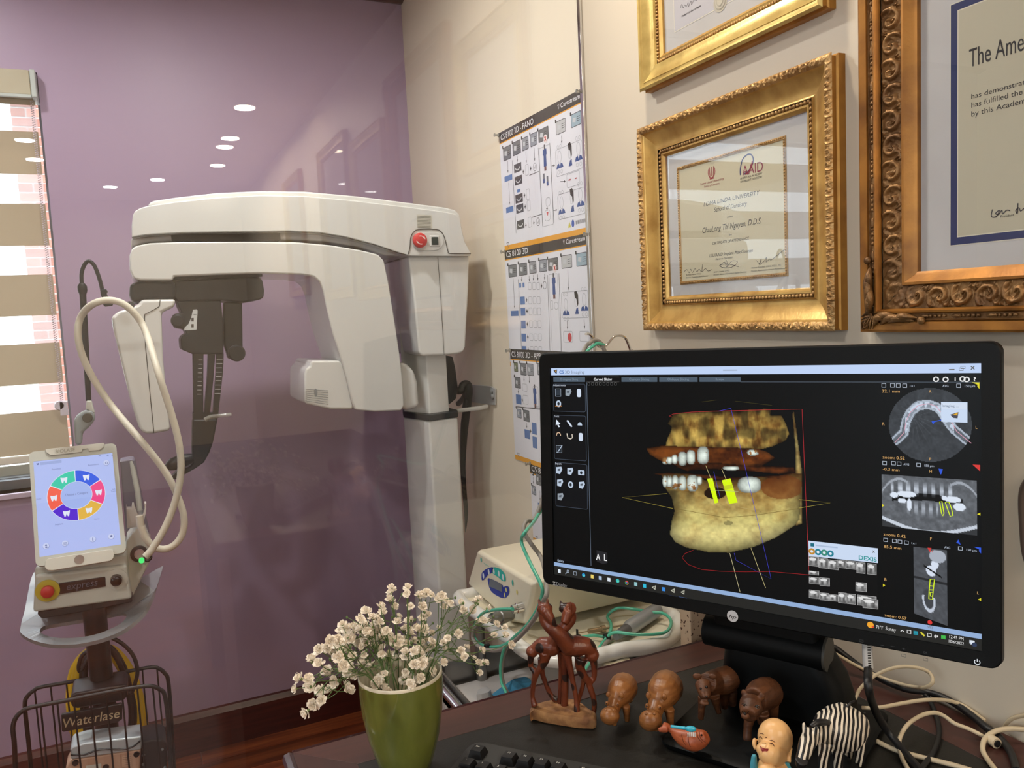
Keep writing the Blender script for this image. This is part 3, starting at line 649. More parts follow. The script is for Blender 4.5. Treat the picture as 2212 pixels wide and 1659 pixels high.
def bust(cv, K, x, y):
    c0 = cv.px(*K(x, y)); P = lambda a, b: (c0[0]+a, c0[1]+b)
    cv.line([P(.008*math.cos(t), .013*math.sin(t)+.006) for t in np.linspace(0, 2*PI, 14)][:-1], .001, LG, 2, True)
    cv.poly([P(-.016, -.018), P(-.012, -.01), P(-.004, -.007), P(0, -.016), P(.004, -.007), P(.012, -.01), P(.016, -.018)], NAVY, 2)
    for k in (-1, 1): cv.line([P(k*.006+.004*math.cos(t), .028+.004*math.sin(t)) for t in np.linspace(0, 2*PI, 8)][:-1], .001, LG, 2, True); cv.line([P(k*.007+.005*math.cos(t), -.026+.004*math.sin(t)) for t in np.linspace(0, 2*PI, 8)][:-1], .001, LG, 2, True)
def profile_head(cv, K, x, y):
    c0 = cv.px(*K(x, y)); P = lambda a, b: (c0[0]+a, c0[1]+b)
    cv.poly([P(-.006, .024), P(.004, .026), P(.010, .018), P(.010, -.002), P(.005, -.008), P(.003, .008), P(-.004, .012)], (38, 38, 42), 2)
    cv.line([P(-.004, .012), P(-.006, .004), P(-.004, 0), P(-.004, -.006), P(.004, -.008)], .001, LG, 2)
    cv.poly([P(-.006, -.024), P(.010, -.024), P(.008, -.010), P(.001, -.012)], NAVY, 2)
def vline(cv, K, x0, y0, x1, y1, w=.0016): cv.line([cv.px(*K(x0, y0)), cv.px(*K(x1, y1))], w, GR, 2)

zt1, zb1 = 1.756, 1.463; yL1, yR1 = -1.867, -1.4535
t, cv = poster((yL1, yR1, zb1, zt1), 'topmost scanner poster with title ending PANO', 0.0012, 'CS 8100 3D - PANO', A, 0.44)
for x, y, w, h, cl in ((118, 500, 56, 100, (120, 124, 130)), (186, 463, 58, 100, (116, 120, 126)), (248, 432, 46, 95, (150, 154, 162)), (309, 402, 50, 95, (150, 156, 166)), (378, 367, 74, 95, (108, 110, 114)), (503, 310, 70, 100, (190, 192, 196)), (612, 258, 72, 100, (156, 178, 192))): thumb(cv, A, x, y, w, h, cl)
c0 = cv.px(*A(393, 397)); cv.poly([(c0[0]+.009*math.cos(t_), c0[1]+.009*math.sin(t_)) for t_ in np.linspace(0, 2*PI, 16)[:-1]], (236, 226, 226), 5); cv.line([(c0[0]-.004, c0[1]-.005), (c0[0]+.004, c0[1]+.005)], .0028, (196, 50, 50), 6); cv.line([(c0[0]+.004, c0[1]-.005), (c0[0]-.004, c0[1]+.005)], .0028, (196, 50, 50), 6)
for a in ((122, 558, 124, 645), (190, 522, 191, 568), (253, 492, 256, 575), (312, 462, 316, 560), (508, 375, 511, 435), (130, 712, 136, 872), (438, 592, 462, 588), (500, 705, 538, 703), (452, 912, 478, 907)): arrow(cv, A, *a)
fill(cv, A, 127, 680, 56, 40, (92, 126, 180)); fill(cv, A, 137, 905, 52, 40, (92, 126, 180))
for x, y in ((194, 605), (199, 695), (204, 825), (209, 898), (215, 1012)):
    fill(cv, A, x, y, 52, 62, (74, 76, 82)); c0 = cv.px(*A(x, y)); cv.line([(c0[0]+.014*math.cos(t_), c0[1]+.004+.009*math.sin(t_)) for t_ in np.linspace(PI*1.1, PI*1.9, 8)], .003, (200, 202, 206), 4)
fill(cv, A, 201, 770, 22, 22, (92, 126, 180))
for p in ((234, 634), (288, 611), (243, 803), (248, 885), (254, 1018), (310, 1001), (405, 897)): plus(cv, A, *p)
for x, y in ((259, 620), (267, 795), (272, 876), (280, 995)): rb(cv, A, x-12, y-32, x+14, y+34, r=.003)
for x, y in ((317, 600), (341, 993)):
    c0 = cv.px(*A(x, y)); cv.line([(c0[0]+.0085*math.cos(t_), c0[1]+.009*math.sin(t_)) for t_ in np.linspace(0, 2*PI, 14)[:-1]], .0012, GR, 2, True); cv.line([(c0[0]-.004, c0[1]), (c0[0]-.001, c0[1]-.004), (c0[0]+.005, c0[1]+.005)], .0014, GR, 2)
for a in ((154, 552, 183, 1075), (342, 462, 374, 1022), (424, 427, 454, 1000), (278, 660, 345, 632), (295, 962, 368, 938)): vline(cv, A, *a)
rb(cv, A, 347, 470, 450, 1010, r=.003); gown(cv, A, 389, 530)
for x, y, s in ((382, 682, 1), (408, 700, 1)): fill(cv, A, x, y, 12, 70, (110, 114, 126)); fill(cv, A, x, y+18, 12, 28, NAVY, 3)
rb(cv, A, 395, 825, 428, 875, r=.006); rb(cv, A, 388, 915, 428, 980, r=.006); c0 = cv.px(*A(408, 935)); cv.poly([(c0[0]-.005, c0[1]+.004), (c0[0]+.005, c0[1]+.004), (c0[0], c0[1]-.006)], (206, 90, 96), 3)
for y0, y1 in ((470, 605), (790, 930)):
    rb(cv, A, 464 if y0 < 700 else 480, y0+12, 662 if y0 < 700 else 680, y1, r=.006)
    s_ = 0 if y0 < 700 else 14; d_ = 0 if y0 < 700 else 328
    bust(cv, A, 495+s_, 548+d_); profile_head(cv, A, 566+s_, 512+d_); bust(cv, A, 630+s_, 490+d_)
rb(cv, A, 545, 655, 640, 722, r=.004); fill(cv, A, 567, 692, 16, 10, (180, 70, 76), 3); fill(cv, A, 613, 680, 16, 8, (180, 70, 76), 3)
c0 = cv.px(*A(565, 1015)); cv.poly([(c0[0]-.006, c0[1]-.006), (c0[0]+.006, c0[1]-.006), (c0[0], c0[1]+.008)], (206, 196, 70), 2); cv.disc(*A(590, 1005), .006, .008, (60, 90, 170), 2)
for k in range(14): vline(cv, A, 612+k*5.5, 985-k*1.4, 614+k*5.5, 1012-k*1.4, .0012+.0012*(k % 3 == 0))
cv.build('print', M_poster, t)

zt2, zb2 = zb1+0.003, 1.167
t, cv = poster((yL1-0.002, yR1-0.002, zb2, zt2), 'second scanner poster below the topmost one', 0.0010, 'CS 8100 3D', A, 0.30)
for x, y, w, h, cl in ((157, 1345, 60, 90, (120, 124, 130)), (231, 1333, 60, 90, (116, 120, 126)), (302, 1320, 50, 90, (150, 154, 162)), (376, 1307, 56, 90, (150, 156, 166)), (447, 1297, 74, 90, (108, 110, 114)), (545, 1278, 76, 96, (190, 192, 196)), (652, 1262, 76, 98, (156, 178, 192))): thumb(cv, A, x, y, w, h, cl)
c0 = cv.px(*A(460, 1325)); cv.poly([(c0[0]+.009*math.cos(t_), c0[1]+.009*math.sin(t_)) for t_ in np.linspace(0, 2*PI, 16)[:-1]], (236, 226, 226), 5); cv.line([(c0[0]-.004, c0[1]-.005), (c0[0]+.004, c0[1]+.005)], .0028, (196, 50, 50), 6); cv.line([(c0[0]+.004, c0[1]-.005), (c0[0]-.004, c0[1]+.005)], .0028, (196, 50, 50), 6)
for a in ((162, 1400, 172, 1615), (222, 1388, 222, 1425), (276, 1380, 278, 1425), (306, 1375, 308, 1420), (337, 1370, 339, 1418), (386, 1365, 388, 1412), (553, 1340, 557, 1485)): arrow(cv, A, *a)
vline(cv, A, 198, 1405, 225, 1990); vline(cv, A, 408, 1375, 428, 1990); vline(cv, A, 490, 1362, 510, 1990); rb(cv, A, 418, 1372, 505, 1985, r=.003); gown(cv, A, 453, 1450)
for i, y in enumerate((1448, 1550, 1630, 1722, 1815, 1905, 2005)):
    if i: fill(cv, A, 226+i*3, y+8, 32, 56, (96, 128, 182)); plus(cv, A, 255+i*3, y+4)
    else: fill(cv, A, 212, y, 14, 34, (96, 128, 182)); fill(cv, A, 236, y-2, 14, 34, (96, 128, 182))
    for x in (280, 311, 341): rb(cv, A, x-12+i*3, y-18, x+13+i*3, y+30, r=.003)
plus(cv, A, 365, 1453); c0 = cv.px(*A(388, 1448)); cv.line([(c0[0]+.0085*math.cos(t_), c0[1]+.009*math.sin(t_)) for t_ in np.linspace(0, 2*PI, 14)[:-1]], .0012, GR, 2, True)
fill(cv, A, 172, 1650, 54, 38, (92, 126, 180)); rb(cv, A, 430, 1560, 448, 1620, r=.003); rb(cv, A, 455, 1570, 485, 1620, r=.008)
rb(cv, A, 506, 1500, 705, 1680, r=.006); bust(cv, A, 540, 1605); profile_head(cv, A, 612, 1575); bust(cv, A, 672, 1570)
rb(cv, B, 482, 232, 545, 305, r=.004); rb(cv, B, 590, 232, 655, 300, r=.004); c0 = cv.px(*B(525, 272)); cv.poly([(c0[0]+.009*math.cos(t_), c0[1]+.010*math.sin(t_)) for t_ in np.linspace(0, 2*PI, 12)[:-1]], (200, 70, 76), 3)
arrow(cv, B, 508, 160, 511, 222); arrow(cv, B, 620, 155, 624, 218)
cv.build('print', M_poster, t)

p3 = onX(*B(133, 348), XW); p3b = onX(*B(165, 1077), XW)
yL3 = -float(p3[1]); zt3, zb3 = float(p3[2]), float(p3b[2])
t, cv = poster((yL3, yL3+0.42, zb3, zt3), 'third scanner poster titled for appliance, half behind the monitor', 0.0022, 'CS 8100 3D - APPLIANCE', A, 0.56)
for x, y, w, h, cl in ((168, 470, 26, 62, (120, 128, 100)), (217, 484, 40, 80, (120, 124, 130)), (263, 487, 42, 80, (150, 154, 162)), (330, 484, 40, 80, (150, 154, 162)), (180, 573, 38, 74, (116, 120, 126)), (190, 778, 28, 60, (150, 160, 176)), (237, 793, 40, 76, (110, 114, 120))): thumb(cv, B, x, y, w, h, cl)
for a in ((221, 530, 222, 568), (256, 530, 258, 580), (184, 615, 184, 648), (239, 842, 240, 878)): arrow(cv, B, *a)
fill(cv, B, 186, 684, 34, 62, (86, 120, 176)); fill(cv, B, 243, 915, 34, 58, (86, 120, 176)); fill(cv, B, 290, 878, 30, 76, (86, 120, 176)); fill(cv, B, 294, 970, 30, 76, (86, 120, 176))
rb(cv, B, 210, 580, 243, 632); rb(cv, B, 214, 655, 250, 718); rb(cv, B, 280, 596, 320, 735); gown(cv, B, 294, 660)
vline(cv, B, 165, 730, 520, 775); vline(cv, B, 160, 738, 330, 742); plus(cv, B, 210, 688); plus(cv, B, 266, 895)
cv.build('print', M_poster, t)
p4 = onX(*B(262, 1100), XW); p4b = onX(*B(284, 1625), XW); yL4 = -float(p4[1])
t, cv = poster((yL4, yL4+0.36, float(p4b[2]), float(p4[2])), 'lowest scanner poster, mostly hidden by the monitor', 0.0014, 'CS 8100 3D', A, 0.36)
for x, y, w, h, cl in ((281, 1178, 12, 26, (60, 60, 66)), (318, 1215, 34, 76, (110, 114, 120)), (288, 1288, 26, 60, (150, 160, 176))): thumb(cv, B, x, y, w, h, cl)
arrow(cv, B, 283, 1200, 285, 1248); arrow(cv, B, 327, 1290, 328, 1360); fill(cv, B, 330, 1400, 30, 50, (86, 120, 176))
cv.build('print', M_poster, t)
M_clear = mat('clear_pin_plastic', (214, 214, 206), 0.08, spec=0.8, trans=0.7)
for (px, py), lb in (((1077, 292), 'clear push pin at the left corner of the topmost poster'), ((1256, 198), 'clear push pin at the right corner of the topmost poster'), ((1091, 544), 'clear push pin at the left corner of the second poster'), ((1272, 506), 'clear push pin at the right corner of the second poster'), ((1102, 757), 'clear push pin at the left corner of the third poster'), ((1145, 1001), 'clear push pin at the left corner of the lowest poster')):
    p = onX(px, py, XW-0.003); t = thing('push_pin', lb, 'push pin', p, group='clear push pins holding the posters')
    R = Matrix.Rotation(-PI/2, 4, 'Y')
    MB().lathe([(0.005, 0), (0.0055, 0.001), (0.003, 0.003), (0.0028, 0.008), (0.0045, 0.0105), (0.0045, 0.012)], p, 12, R).build('head', M_clear, t, sm=40)
    MB().lathe([(0.0006, 0.0), (0.0006, 0.003)], np.array(p)+(0.0028, 0, 0), 6, R).build('needle', M_chrome, t)
# ================================================================== desk
M_desk = wood_mat('mahogany_desk', (68, 37, 31), (60, 32, 27), (52, 27, 23), 0.38, 0, 4.0)
M_desky = wood_mat('mahogany_desk_cross', (68, 37, 31), (60, 32, 27), (52, 27, 23), 0.38, 1, 4.0)
M_inlay = mat('black_leather_inlay', (34, 33, 30), 0.42, spec=0.3, col2=(30, 29, 27), nscale=3, bump=0.12, bscale=700)
M_mould = mat('dark_mahogany_moulding', (58, 30, 34), 0.18, spec=0.6, coat=0.4)
DX0, DX1, DY0, DY1, BWD = 0.125, 0.861, -0.75, 0.940, 0.063
dk = thing('office_desk', 'dark mahogany desk with black inset top against the cream wall', 'desk', ((DX0+DX1)/2, (DY0+DY1)/2, 0))
ix0, ix1, iy0, iy1 = DX0+BWD, DX1-BWD-0.006, DY0+BWD, DY1-BWD
for pts, m in ((((DX0, DY1), (DX1, DY1), (ix1, iy1), (ix0, iy1)), M_desk), (((DX1, DY1), (DX1, DY0), (ix1, iy0), (ix1, iy1)), M_desky), (((DX1, DY0), (DX0, DY0), (ix0, iy0), (ix1, iy0)), M_desk), (((DX0, DY0), (DX0, DY1), (ix0, iy1), (ix0, iy0)), M_desky)):
    MB().prism([(x, y, ZD-0.03) for x, y in pts], (0, 0, 0.03)).build('border_board', m, dk, bevel=0.0006, seg=1)
MB().box((ix0, iy0, ZD-0.03), (ix1, iy1, ZD-0.0006)).build('inlay', M_inlay, dk)
prof = [(0, 0), (0.004, 0.002), (0.010, 0.0), (0.012, -0.006), (0.009, -0.014), (0.013, -0.022), (0.02, -0.026), (0.02, -0.032), (0, -0.032)]
for p, q, nrm in (((DX0, DY1), (DX0, DY0), (-1, 0)), ((DX0, DY0), (DX1, DY0), (0, -1)), ((DX0, DY1), (DX1, DY1), (0, 1))):
    k = 0.45 if nrm[1] == 1 else 1.0
    MB().prism([(p[0]+nrm[0]*s*k, p[1]+nrm[1]*s*k, ZD-0.0005+h) for s, h in prof], (q[0]-p[0], q[1]-p[1], 0)).build('edge_moulding', M_mould, dk, sm=30)
for y0, y1 in ((DY0+0.05, DY0+0.5), (DY1-0.5, DY1-0.05)):
    MB().box((DX0+0.03, y0, 0), (DX1-0.02, y1, ZD-0.032)).build('pedestal', M_desky, dk, bevel=0.004)
MB().box((DX1-0.06, DY0+0.5, 0.2), (DX1-0.03, DY1-0.5, ZD-0.032)).build('modesty_panel', M_desky, dk)

# ================================================================== monitor
mX = np.array([0.45906, -0.88828, 0.01487]); mX /= np.linalg.norm(mX); mY = np.array([0.05138, 0.04899, 0.99748]); mN = np.cross(mX, mY); mN /= np.linalg.norm(mN); mY = np.cross(mN, mX)
mTL = CAM+np.array([0.5060, 0.9619, -0.0806])
SC = Canvas(mTL, mX, mY, 0.00015)
M_screen = vcol_mat('lit_screen', emit=0.95*2**-EXPO, rough=0.35, spec=0.1)
M_case = mat('monitor_black', (9, 11, 12), 0.5, spec=0.18, bump=0.06, bscale=900)
M_mark = vcol_mat('printed_marks', rough=0.4)
# rectangles in screen coordinates
o1, o2 = SC.px(1165, 763), SC.px(2165.5, 1447)
i1, i2 = SC.px(1190, 795), SC.px(2121.5, 1406.7)
OU0, OU1, OV1, OV0 = o1[0]+0.001, o2[0], o1[1], o2[1]
mon = thing('computer_monitor', 'black widescreen monitor showing a jaw scan on the desk', 'monitor', (0.62, 0.70, ZD))
def mring(pts, h): return [SC.w(u, v, h) for u, v in pts]
outer = rrect(OU0, OV0, OU1, OV1, 0.011, 6)
MB().loft([mring(rrect(OU0, OV0, OU1, OV1, 0.011, 6), -0.002), mring(rrect(OU0-.0008, OV0-.0008, OU1+.0008, OV1+.0008, 0.011, 6), -0.008), mring(rrect(OU0+.002, OV0+.002, OU1-.002, OV1-.002, 0.011, 6), -0.022), mring(rrect(OU0+.04, OV0+.04, OU1-.04, OV1-.04, 0.02, 6), -0.048)]).build('housing', M_case, mon, sm=25)
inn = []
for u, v in outer:                                   # inner edge with the same number of points, square corners
    inn.append((min(max(u, i1[0]), i2[0]), min(max(v, i2[1]), i1[1])))
inn = [((i2[0] if k//7 in (0, 3) else i1[0]), (i1[1] if k//7 in (0, 1) else i2[1])) for k in range(28)]
bz = MB(); bz.loft([mring(outer, -0.002), mring(outer, 0.0022), mring([(u+(a-u)*0.08, v+(b-v)*0.08) for (u, v), (a, b) in zip(outer, inn)], 0.0032), mring(inn, 0.0028), mring(inn, 0.0)], cap=False)
bz.build('bezel', M_case, mon, sm=25)
# --- picture on the screen
PXM = (i2[0]-i1[0])/930.0
W_ = lambda g: (g, g, g)
SC.poly([(i1[0], i2[1]), (i2[0], i2[1]), (i2[0], i1[1]), (i1[0], i1[1])], (7, 9, 11), 0)
BAR = (196, 216, 250)
SC.rect(1190.5, 795.5, 2116, 805.7, BAR, 1)
SC.poly([SC.px(1190.5, 795.5), (SC.px(1190.5, 795.5)[0], SC.px(1191, 810.5)[1]), (i2[0], SC.px(1191, 810.5)[1]), (i2[0], SC.px(1190.5, 795.5)[1])], BAR, 1)
SC.ppoly([(1196, 800), (1204, 798), (1203, 808), (1199, 805)], (60, 64, 76), 3); SC.ppoly([(1199, 801), (1203, 800), (1202, 804)], (214, 160, 60), 4)
SC.text('CS', 1208.5, 807, 1218, 806.8, 800.5, (60, 110, 180), 3, bold=0.02); SC.text('3D Imaging', 1221, 807, 1263, 806.3, 800.5, (120, 130, 146), 3)
SC.rect(1562, 798.5, 1593, 801, (170, 186, 212), 3)
SC.pline([(2050, 798.5), (2062, 798.2)], 0.0012, W_(110), 3); SC.box(2072, 795, 2081, 800, 0.0007, W_(110), 3); SC.box(2075.5, 791, 2085, 796, 0.0007, W_(110), 3)
SC.pline([(2097.5, 791), (2105, 798)], 0.0009, W_(100), 3); SC.pline([(2105, 790.5), (2097.5, 798.5)], 0.0009, W_(100), 3)
for x0, x1, s, on in ((1195.5, 1264, 'Orthogonal Slicing', 0), (1267.5, 1338, 'Curved Slicing', 1), (1342.5, 1420, 'Custom Slicing', 0), (1424, 1507, 'Oblique Slicing', 0), (1511, 1600, 'Review', 0)):
    SC.rect(x0, 814.5, x1, 825, (12, 13, 16) if on else (78, 92, 106), 1)
    m = (x0+x1)/2; w = 0.28*(x1-x0) if s != 'Review' else 9
    SC.text(s, m-w, 821.5, m+w, 821.3, 816.5, (240, 242, 246) if on else (128, 144, 160), 3, bold=0.02 if on else 0)
SC.box(1267.5, 814.5, 1338, 825, 0.0005, W_(80), 2)
for k in range(8): SC.box(1270+k*8.2, 826.5, 1274.5+k*8.2, 832, 0.0005, W_(120), 2)
SC.pline([(1267.5, 826), (1277, 1222)], 0.0008, (96, 108, 124), 2); SC.pline([(1600, 825), (2117, 825.5)], 0.0006, (86, 96, 108), 2)
for x0, y0, x1, y1, s, tw in ((1194.5, 829, 1265.5, 890.5, 'Adjustments', 27), (1196, 896, 1267.5, 996.5, 'Tools', 11), (1199, 998, 1270, 1101, 'Export', 13)):
    a, b = SC.px(x0, y0), SC.px(x1, y1); SC.poly(rrect(a[0], b[1], b[0], a[1], 0.0025, 3), (70, 80, 94), 1); SC.poly(rrect(a[0]+.0006, b[1]+.0006, b[0]-.0006, a[1]-.0006, 0.002, 3), (14, 16, 20), 2)
    SC.text(s, x0+1, y0+5, x0+1+tw, y0+5.2, y0+0.5, (210, 218, 232), 3)
LGT = (190, 206, 226)
icons = [(1206, 848, 'f'), (1228, 848, 'k'), (1251, 849, 'm'), (1207, 872, 'h'), (1206, 914, 'a'), (1230, 915, 'r'), (1253, 916, 'p'), (1207, 941, 'u'), (1231, 942, 'j'), (1255, 944, 'i'), (1208, 970, 'x'), (1208, 1016, 'd'), (1232, 1018, 'd'), (1256, 1020, 'c'), (1210, 1043, 'd'), (1233, 1047, 'o'), (1257, 1048, 'd'), (1211, 1073, 'k')]
for x, y, k in icons:
    if k in 'fx': SC.box(x-6, y-8, x+6, y+8, .0006, LGT, 3); SC.rect(x-4, y-6, x+4, y+6, (50, 58, 68), 3); k == 'x' and SC.pline([(x-3, y+7), (x+7, y-8)], .0011, LGT, 4)
    elif k in 'kd': SC.ppoly([(x-6, y-7), (x+5, y-8), (x+7, y-2), (x+2, y+8), (x-6, y+6)], LGT if k == 'd' else (150, 160, 170), 3); SC.ppoly([(x-3, y-3), (x+3, y-4), (x+2, y+1), (x-3, y+1)], (90, 98, 108), 4)
    elif k in 'mi': SC.rbox(x-4.5, y-9, x+4.5, y+9, .0022, (214, 226, 244), 3)
    elif k in 'ho': SC.disc(x, y, .0042, .0046, LGT, 3); SC.disc(x, y, .002, .0022, (40, 46, 54), 4); k == 'h' and SC.pline([(x-7, y+5), (x+7, y+5)], .0012, (220, 150, 80), 5)
    elif k == 'a': SC.ppoly([(x-4, y-8), (x+5, y+2), (x+1, y+3), (x+4, y+8), (x+1, y+9), (x-2, y+3), (x-5, y+5)], (224, 236, 250), 3)
    elif k == 'r': SC.ppoly([(x-6, y-6), (x-3, y-8), (x+7, y+6), (x+4, y+8)], (216, 228, 246), 3)
    elif k == 'p': SC.disc(x, y+3, .0036, .0042, LGT, 3, 12, 0, 180)
    elif k == 'u': SC.disc(x, y, .0034, .0042, (214, 180, 150), 3, 12, 0, 180, .0013)
    elif k == 'j': SC.pline([(x-6, y-6), (x-4, y+4), (x+2, y+6), (x+6, y+3), (x+5, y-4)], .0016, (216, 206, 190), 3)
    elif k == 'c': SC.rbox(x-7, y-5, x+7, y+7, .001, LGT, 3); SC.disc(x, y+1, .002, .0022, (40, 46, 54), 4)
SC.rect(1203, 1207, 1271.5, 1219, (24, 28, 34), 1); SC.text('Gallery', 1204.5, 1212.5, 1218, 1213.8, 1207.5, LGT, 3)
vl = SC.px(1201, 1214.5)[1]; vb_ = SC.px(1201, 1222.5)[1]; v0_ = i2[1]
SC.poly([(i1[0], vb_), (i2[0], vb_), (i2[0], vl), (i1[0], vl)], (150, 178, 218), 1)
SC.poly([(i1[0], v0_), (i2[0], v0_), (i2[0], vb_), (i1[0], vb_)], (38, 38, 36), 1)
Qm = lambda x, y: (x/2.765+1140, y/2.765+720)
for x, y, col in ((190, 1420, (230, 240, 250)), (335, 1444, (40, 150, 214)), (386, 1452, (240, 214, 110)), (434, 1461, (180, 200, 226)), (486, 1471, (226, 234, 244)), (538, 1478, (60, 190, 190)), (592, 1489, (226, 190, 70)), (646, 1497, (150, 200, 206)), (699, 1508, (50, 190, 220)), (755, 1519, (196, 196, 180)), (812, 1528, (60, 140, 224)), (868, 1537, (196, 196, 180)), (927, 1547, (196, 196, 180))):
    px, py = Qm(x, y); r = .0026
    if x == 592: SC.disc(px, py, r, r, (208, 70, 56), 3, 14, 0, 150); SC.disc(px, py, r, r, (70, 170, 90), 3, 14, 150, 260); SC.disc(px, py, r, r, col, 3, 14, 260, 360); SC.disc(px, py, .0011, .0011, (70, 130, 220), 4, 10)
    elif x in (335, 538): SC.disc(px, py, r, r, col, 3, 14); SC.disc(px+1, py+1, .0013, .0013, (110, 220, 170), 4, 8)
    elif x in (755, 868, 927): SC.ppoly([(px-5, py-1), (px+4, py-5), (px+3, py+5)], col, 3); SC.ppoly([(px-2, py-1), (px+2, py-2.5), (px+1.5, py+2)], (30, 30, 30), 4)
    else: c0 = SC.px(px, py); SC.poly([(c0[0]-.0022, c0[1]-.0024), (c0[0]+.0022, c0[1]-.0024), (c0[0]+.0022, c0[1]+.0024), (c0[0]-.0022, c0[1]+.0024)], col, 3)
    if x in (699, 868, 927): SC.rect(px-9, py+9, px+9, py+12.5, (110, 150, 230), 3)
px, py = Qm(238, 1424); SC.disc(px+1, py-1, .0016, .0018, LGT, 3, 10, 0, 360, .0006); SC.pline([(px-1, py+1), (px-4, py+5)], .0007, LGT, 3); px, py = Qm(284, 1434); SC.box(px-3, py-4, px+3, py+4, .0006, LGT, 3)
c0 = SC.px(*Qm(443, 1335)); SC.poly([(c0[0]-.008, c0[1]-.007), (c0[0]+.001, c0[1]-.0095), (c0[0]+.0085, c0[1]-.007), (c0[0]+.0085, c0[1]+.0065), (c0[0]-.008, c0[1]+.008)], (38, 38, 42), 1)
SC.text('A', *Qm(410, 1352), *Qm(434, 1354), Qm(0, 1315)[1], (250, 250, 250), 3, bold=0.01); SC.text('L', *Qm(457, 1357), *Qm(474, 1359), Qm(0, 1318)[1], (250, 250, 250), 3, bold=0.01)
# tray, clock
Qt = lambda x, y: (x/4.32+1700, y/4.32+1340)
px, py = Qt(780, 42); SC.disc(px, py, .0034, .0034, (246, 170, 50), 3, 16); SC.disc(px+5, py+4, .0012, .0012, (230, 80, 50), 4, 8)
SC.text('71\u00b0F', *Qt(832, 74), *Qt(898, 84), Qt(0, 42)[1], W_(238), 3); SC.text('Sunny', *Qt(921, 88), *Qt(1018, 102), Qt(0, 56)[1], W_(238), 3)
SC.pline([Qt(1062, 102), Qt(1077, 90), Qt(1092, 106)], .0009, W_(230), 3)
for x, y, col in ((1140, 106, W_(220)), (1202, 116, (40, 150, 170)), (1330, 136, W_(225)), (1460, 156, (70, 190, 80))): px, py = Qt(x, y); SC.box(px-4, py-4, px+4, py+4, .0009, col, 3); x in (1202, 1460) and SC.rect(px-4, py-3, px+4, py+3, col, 2)
SC.pline([Qt(1248, 110), Qt(1285, 145)], .0018, (220, 210, 60), 3); SC.ppoly([Qt(1375, 142), Qt(1392, 130), Qt(1390, 165), Qt(1375, 156)], W_(225), 3); SC.pline([Qt(1398, 142), Qt(1410, 156)], .0007, W_(225), 3); SC.pline([Qt(1410, 142), Qt(1398, 158)], .0007, W_(225), 3)
SC.text('12:45 PM', *Qt(1516, 164), *Qt(1648, 182), Qt(0, 134)[1], W_(240), 3); SC.text('10/6/2022', *Qt(1511, 205), *Qt(1652, 226), Qt(0, 178)[1], W_(240), 3)
SC.ppoly([Qt(1703, 182), Qt(1752, 190), Qt(1752, 222), Qt(1730, 218), Qt(1715, 226), Qt(1715, 216), Qt(1703, 214)], (226, 234, 246), 3); SC.disc(*Qt(1750, 226), .0023, .0023, (50, 62, 90), 4, 12)
SC.text('993', *Qt(1312, 72), *Qt(1362, 78), Qt(0, 50)[1], W_(110), 3)
# right column: three scan views
OR = (226, 178, 112); WT = (196, 206, 222)
Qr = lambda x, y: (x/2.766+1640, y/2.766+720)
for s, a, b, tp, col in (('32.1 mm', (735, 354), (840, 356), 336, OR), ('zoom: 0.52', (738, 748), (870, 752), 731, OR), ('-0.3 mm', (739, 818), (838, 822), 802, OR), ('zoom: 0.42', (743, 1208), (875, 1218), 1190, OR), ('85.5 mm', (745, 1280), (850, 1288), 1264, OR),
    ('A', (1014, 356), (1029, 356), 338, OR), ('P', (1017, 760), (1028, 760), 742, OR), ('R', (737, 549), (750, 549), 532, OR), ('L', (1294, 570), (1304, 570), 552, OR), ('H', (1018, 832), (1032, 833), 815, OR), ('F', (1022, 1236), (1032, 1237), 1218, OR), ('B', (749, 1478), (761, 1480), 1461, OR), ('L', (1303, 1558), (1313, 1559), 1541, OR), ('H', (1022, 1308), (1038, 1310), 1292, (220, 90, 80)),
    ('1x1', (901, 319), (928, 320), 308, WT), ('AVG', (1096, 320), (1131, 321), 307, WT), ('150 \u00b5m', (1229, 321), (1290, 322), 307, WT), ('AVG', (863, 788), (896, 790), 775, WT), ('150 \u00b5m', (988, 796), (1045, 798), 783, WT), ('1x1', (911, 1258), (938, 1260), 1247, WT), ('AVG', (1107, 1284), (1141, 1286), 1271, WT), ('150 \u00b5m', (1239, 1298), (1300, 1302), 1285, WT)):
    q, w = Qr(*a), Qr(*b); SC.text(s, q[0], q[1], w[0], w[1], Qr(0, tp)[1], col, 3)
SC.text('zoom: 0.57', 1911, 1331, 1958.5, 1335.5, 1325, OR, 3)
for x, y in ((745, 311), (797, 311), (831, 312), (870, 313), (1192, 313), (750, 775), (803, 776), (836, 779), (953, 786), (756, 1234), (808, 1240), (841, 1245), (880, 1250), (1202, 1285)):
    px, py = Qr(x, y); SC.box(px-4.2, py-4, px+4.2, py+4, .0006, WT, 3)
for x, y in ((1057, 275), (1114, 276), (1215, 273), (1240, 276)): px, py = Qr(x, y); SC.disc(px, py, .0022, .0022, W_(235), 3, 12, 0, 360, .0012)
q = Qr(1168, 284); SC.text('i', q[0], q[1], q[0]+2.5, q[1], q[1]-8, W_(240), 3, bold=.03); q = Qr(1281, 285); SC.text('?', q[0], q[1], q[0]+5, q[1], q[1]-8, W_(240), 3, bold=.03)
YEL, BLU, RED = (230, 220, 40), (50, 90, 220), (220, 60, 56)
SC.ppoly([Qr(1270, 293), Qr(1316, 294), Qr(1316, 332), Qr(1304, 318), Qr(1304, 306)], YEL, 3); SC.ppoly([Qr(1275, 784), Qr(1320, 786), Qr(1320, 824)], RED, 3); SC.ppoly([Qr(1282, 1275), Qr(1326, 1280), Qr(1326, 1316), Qr(1314, 1302), Qr(1314, 1290)], BLU, 3)
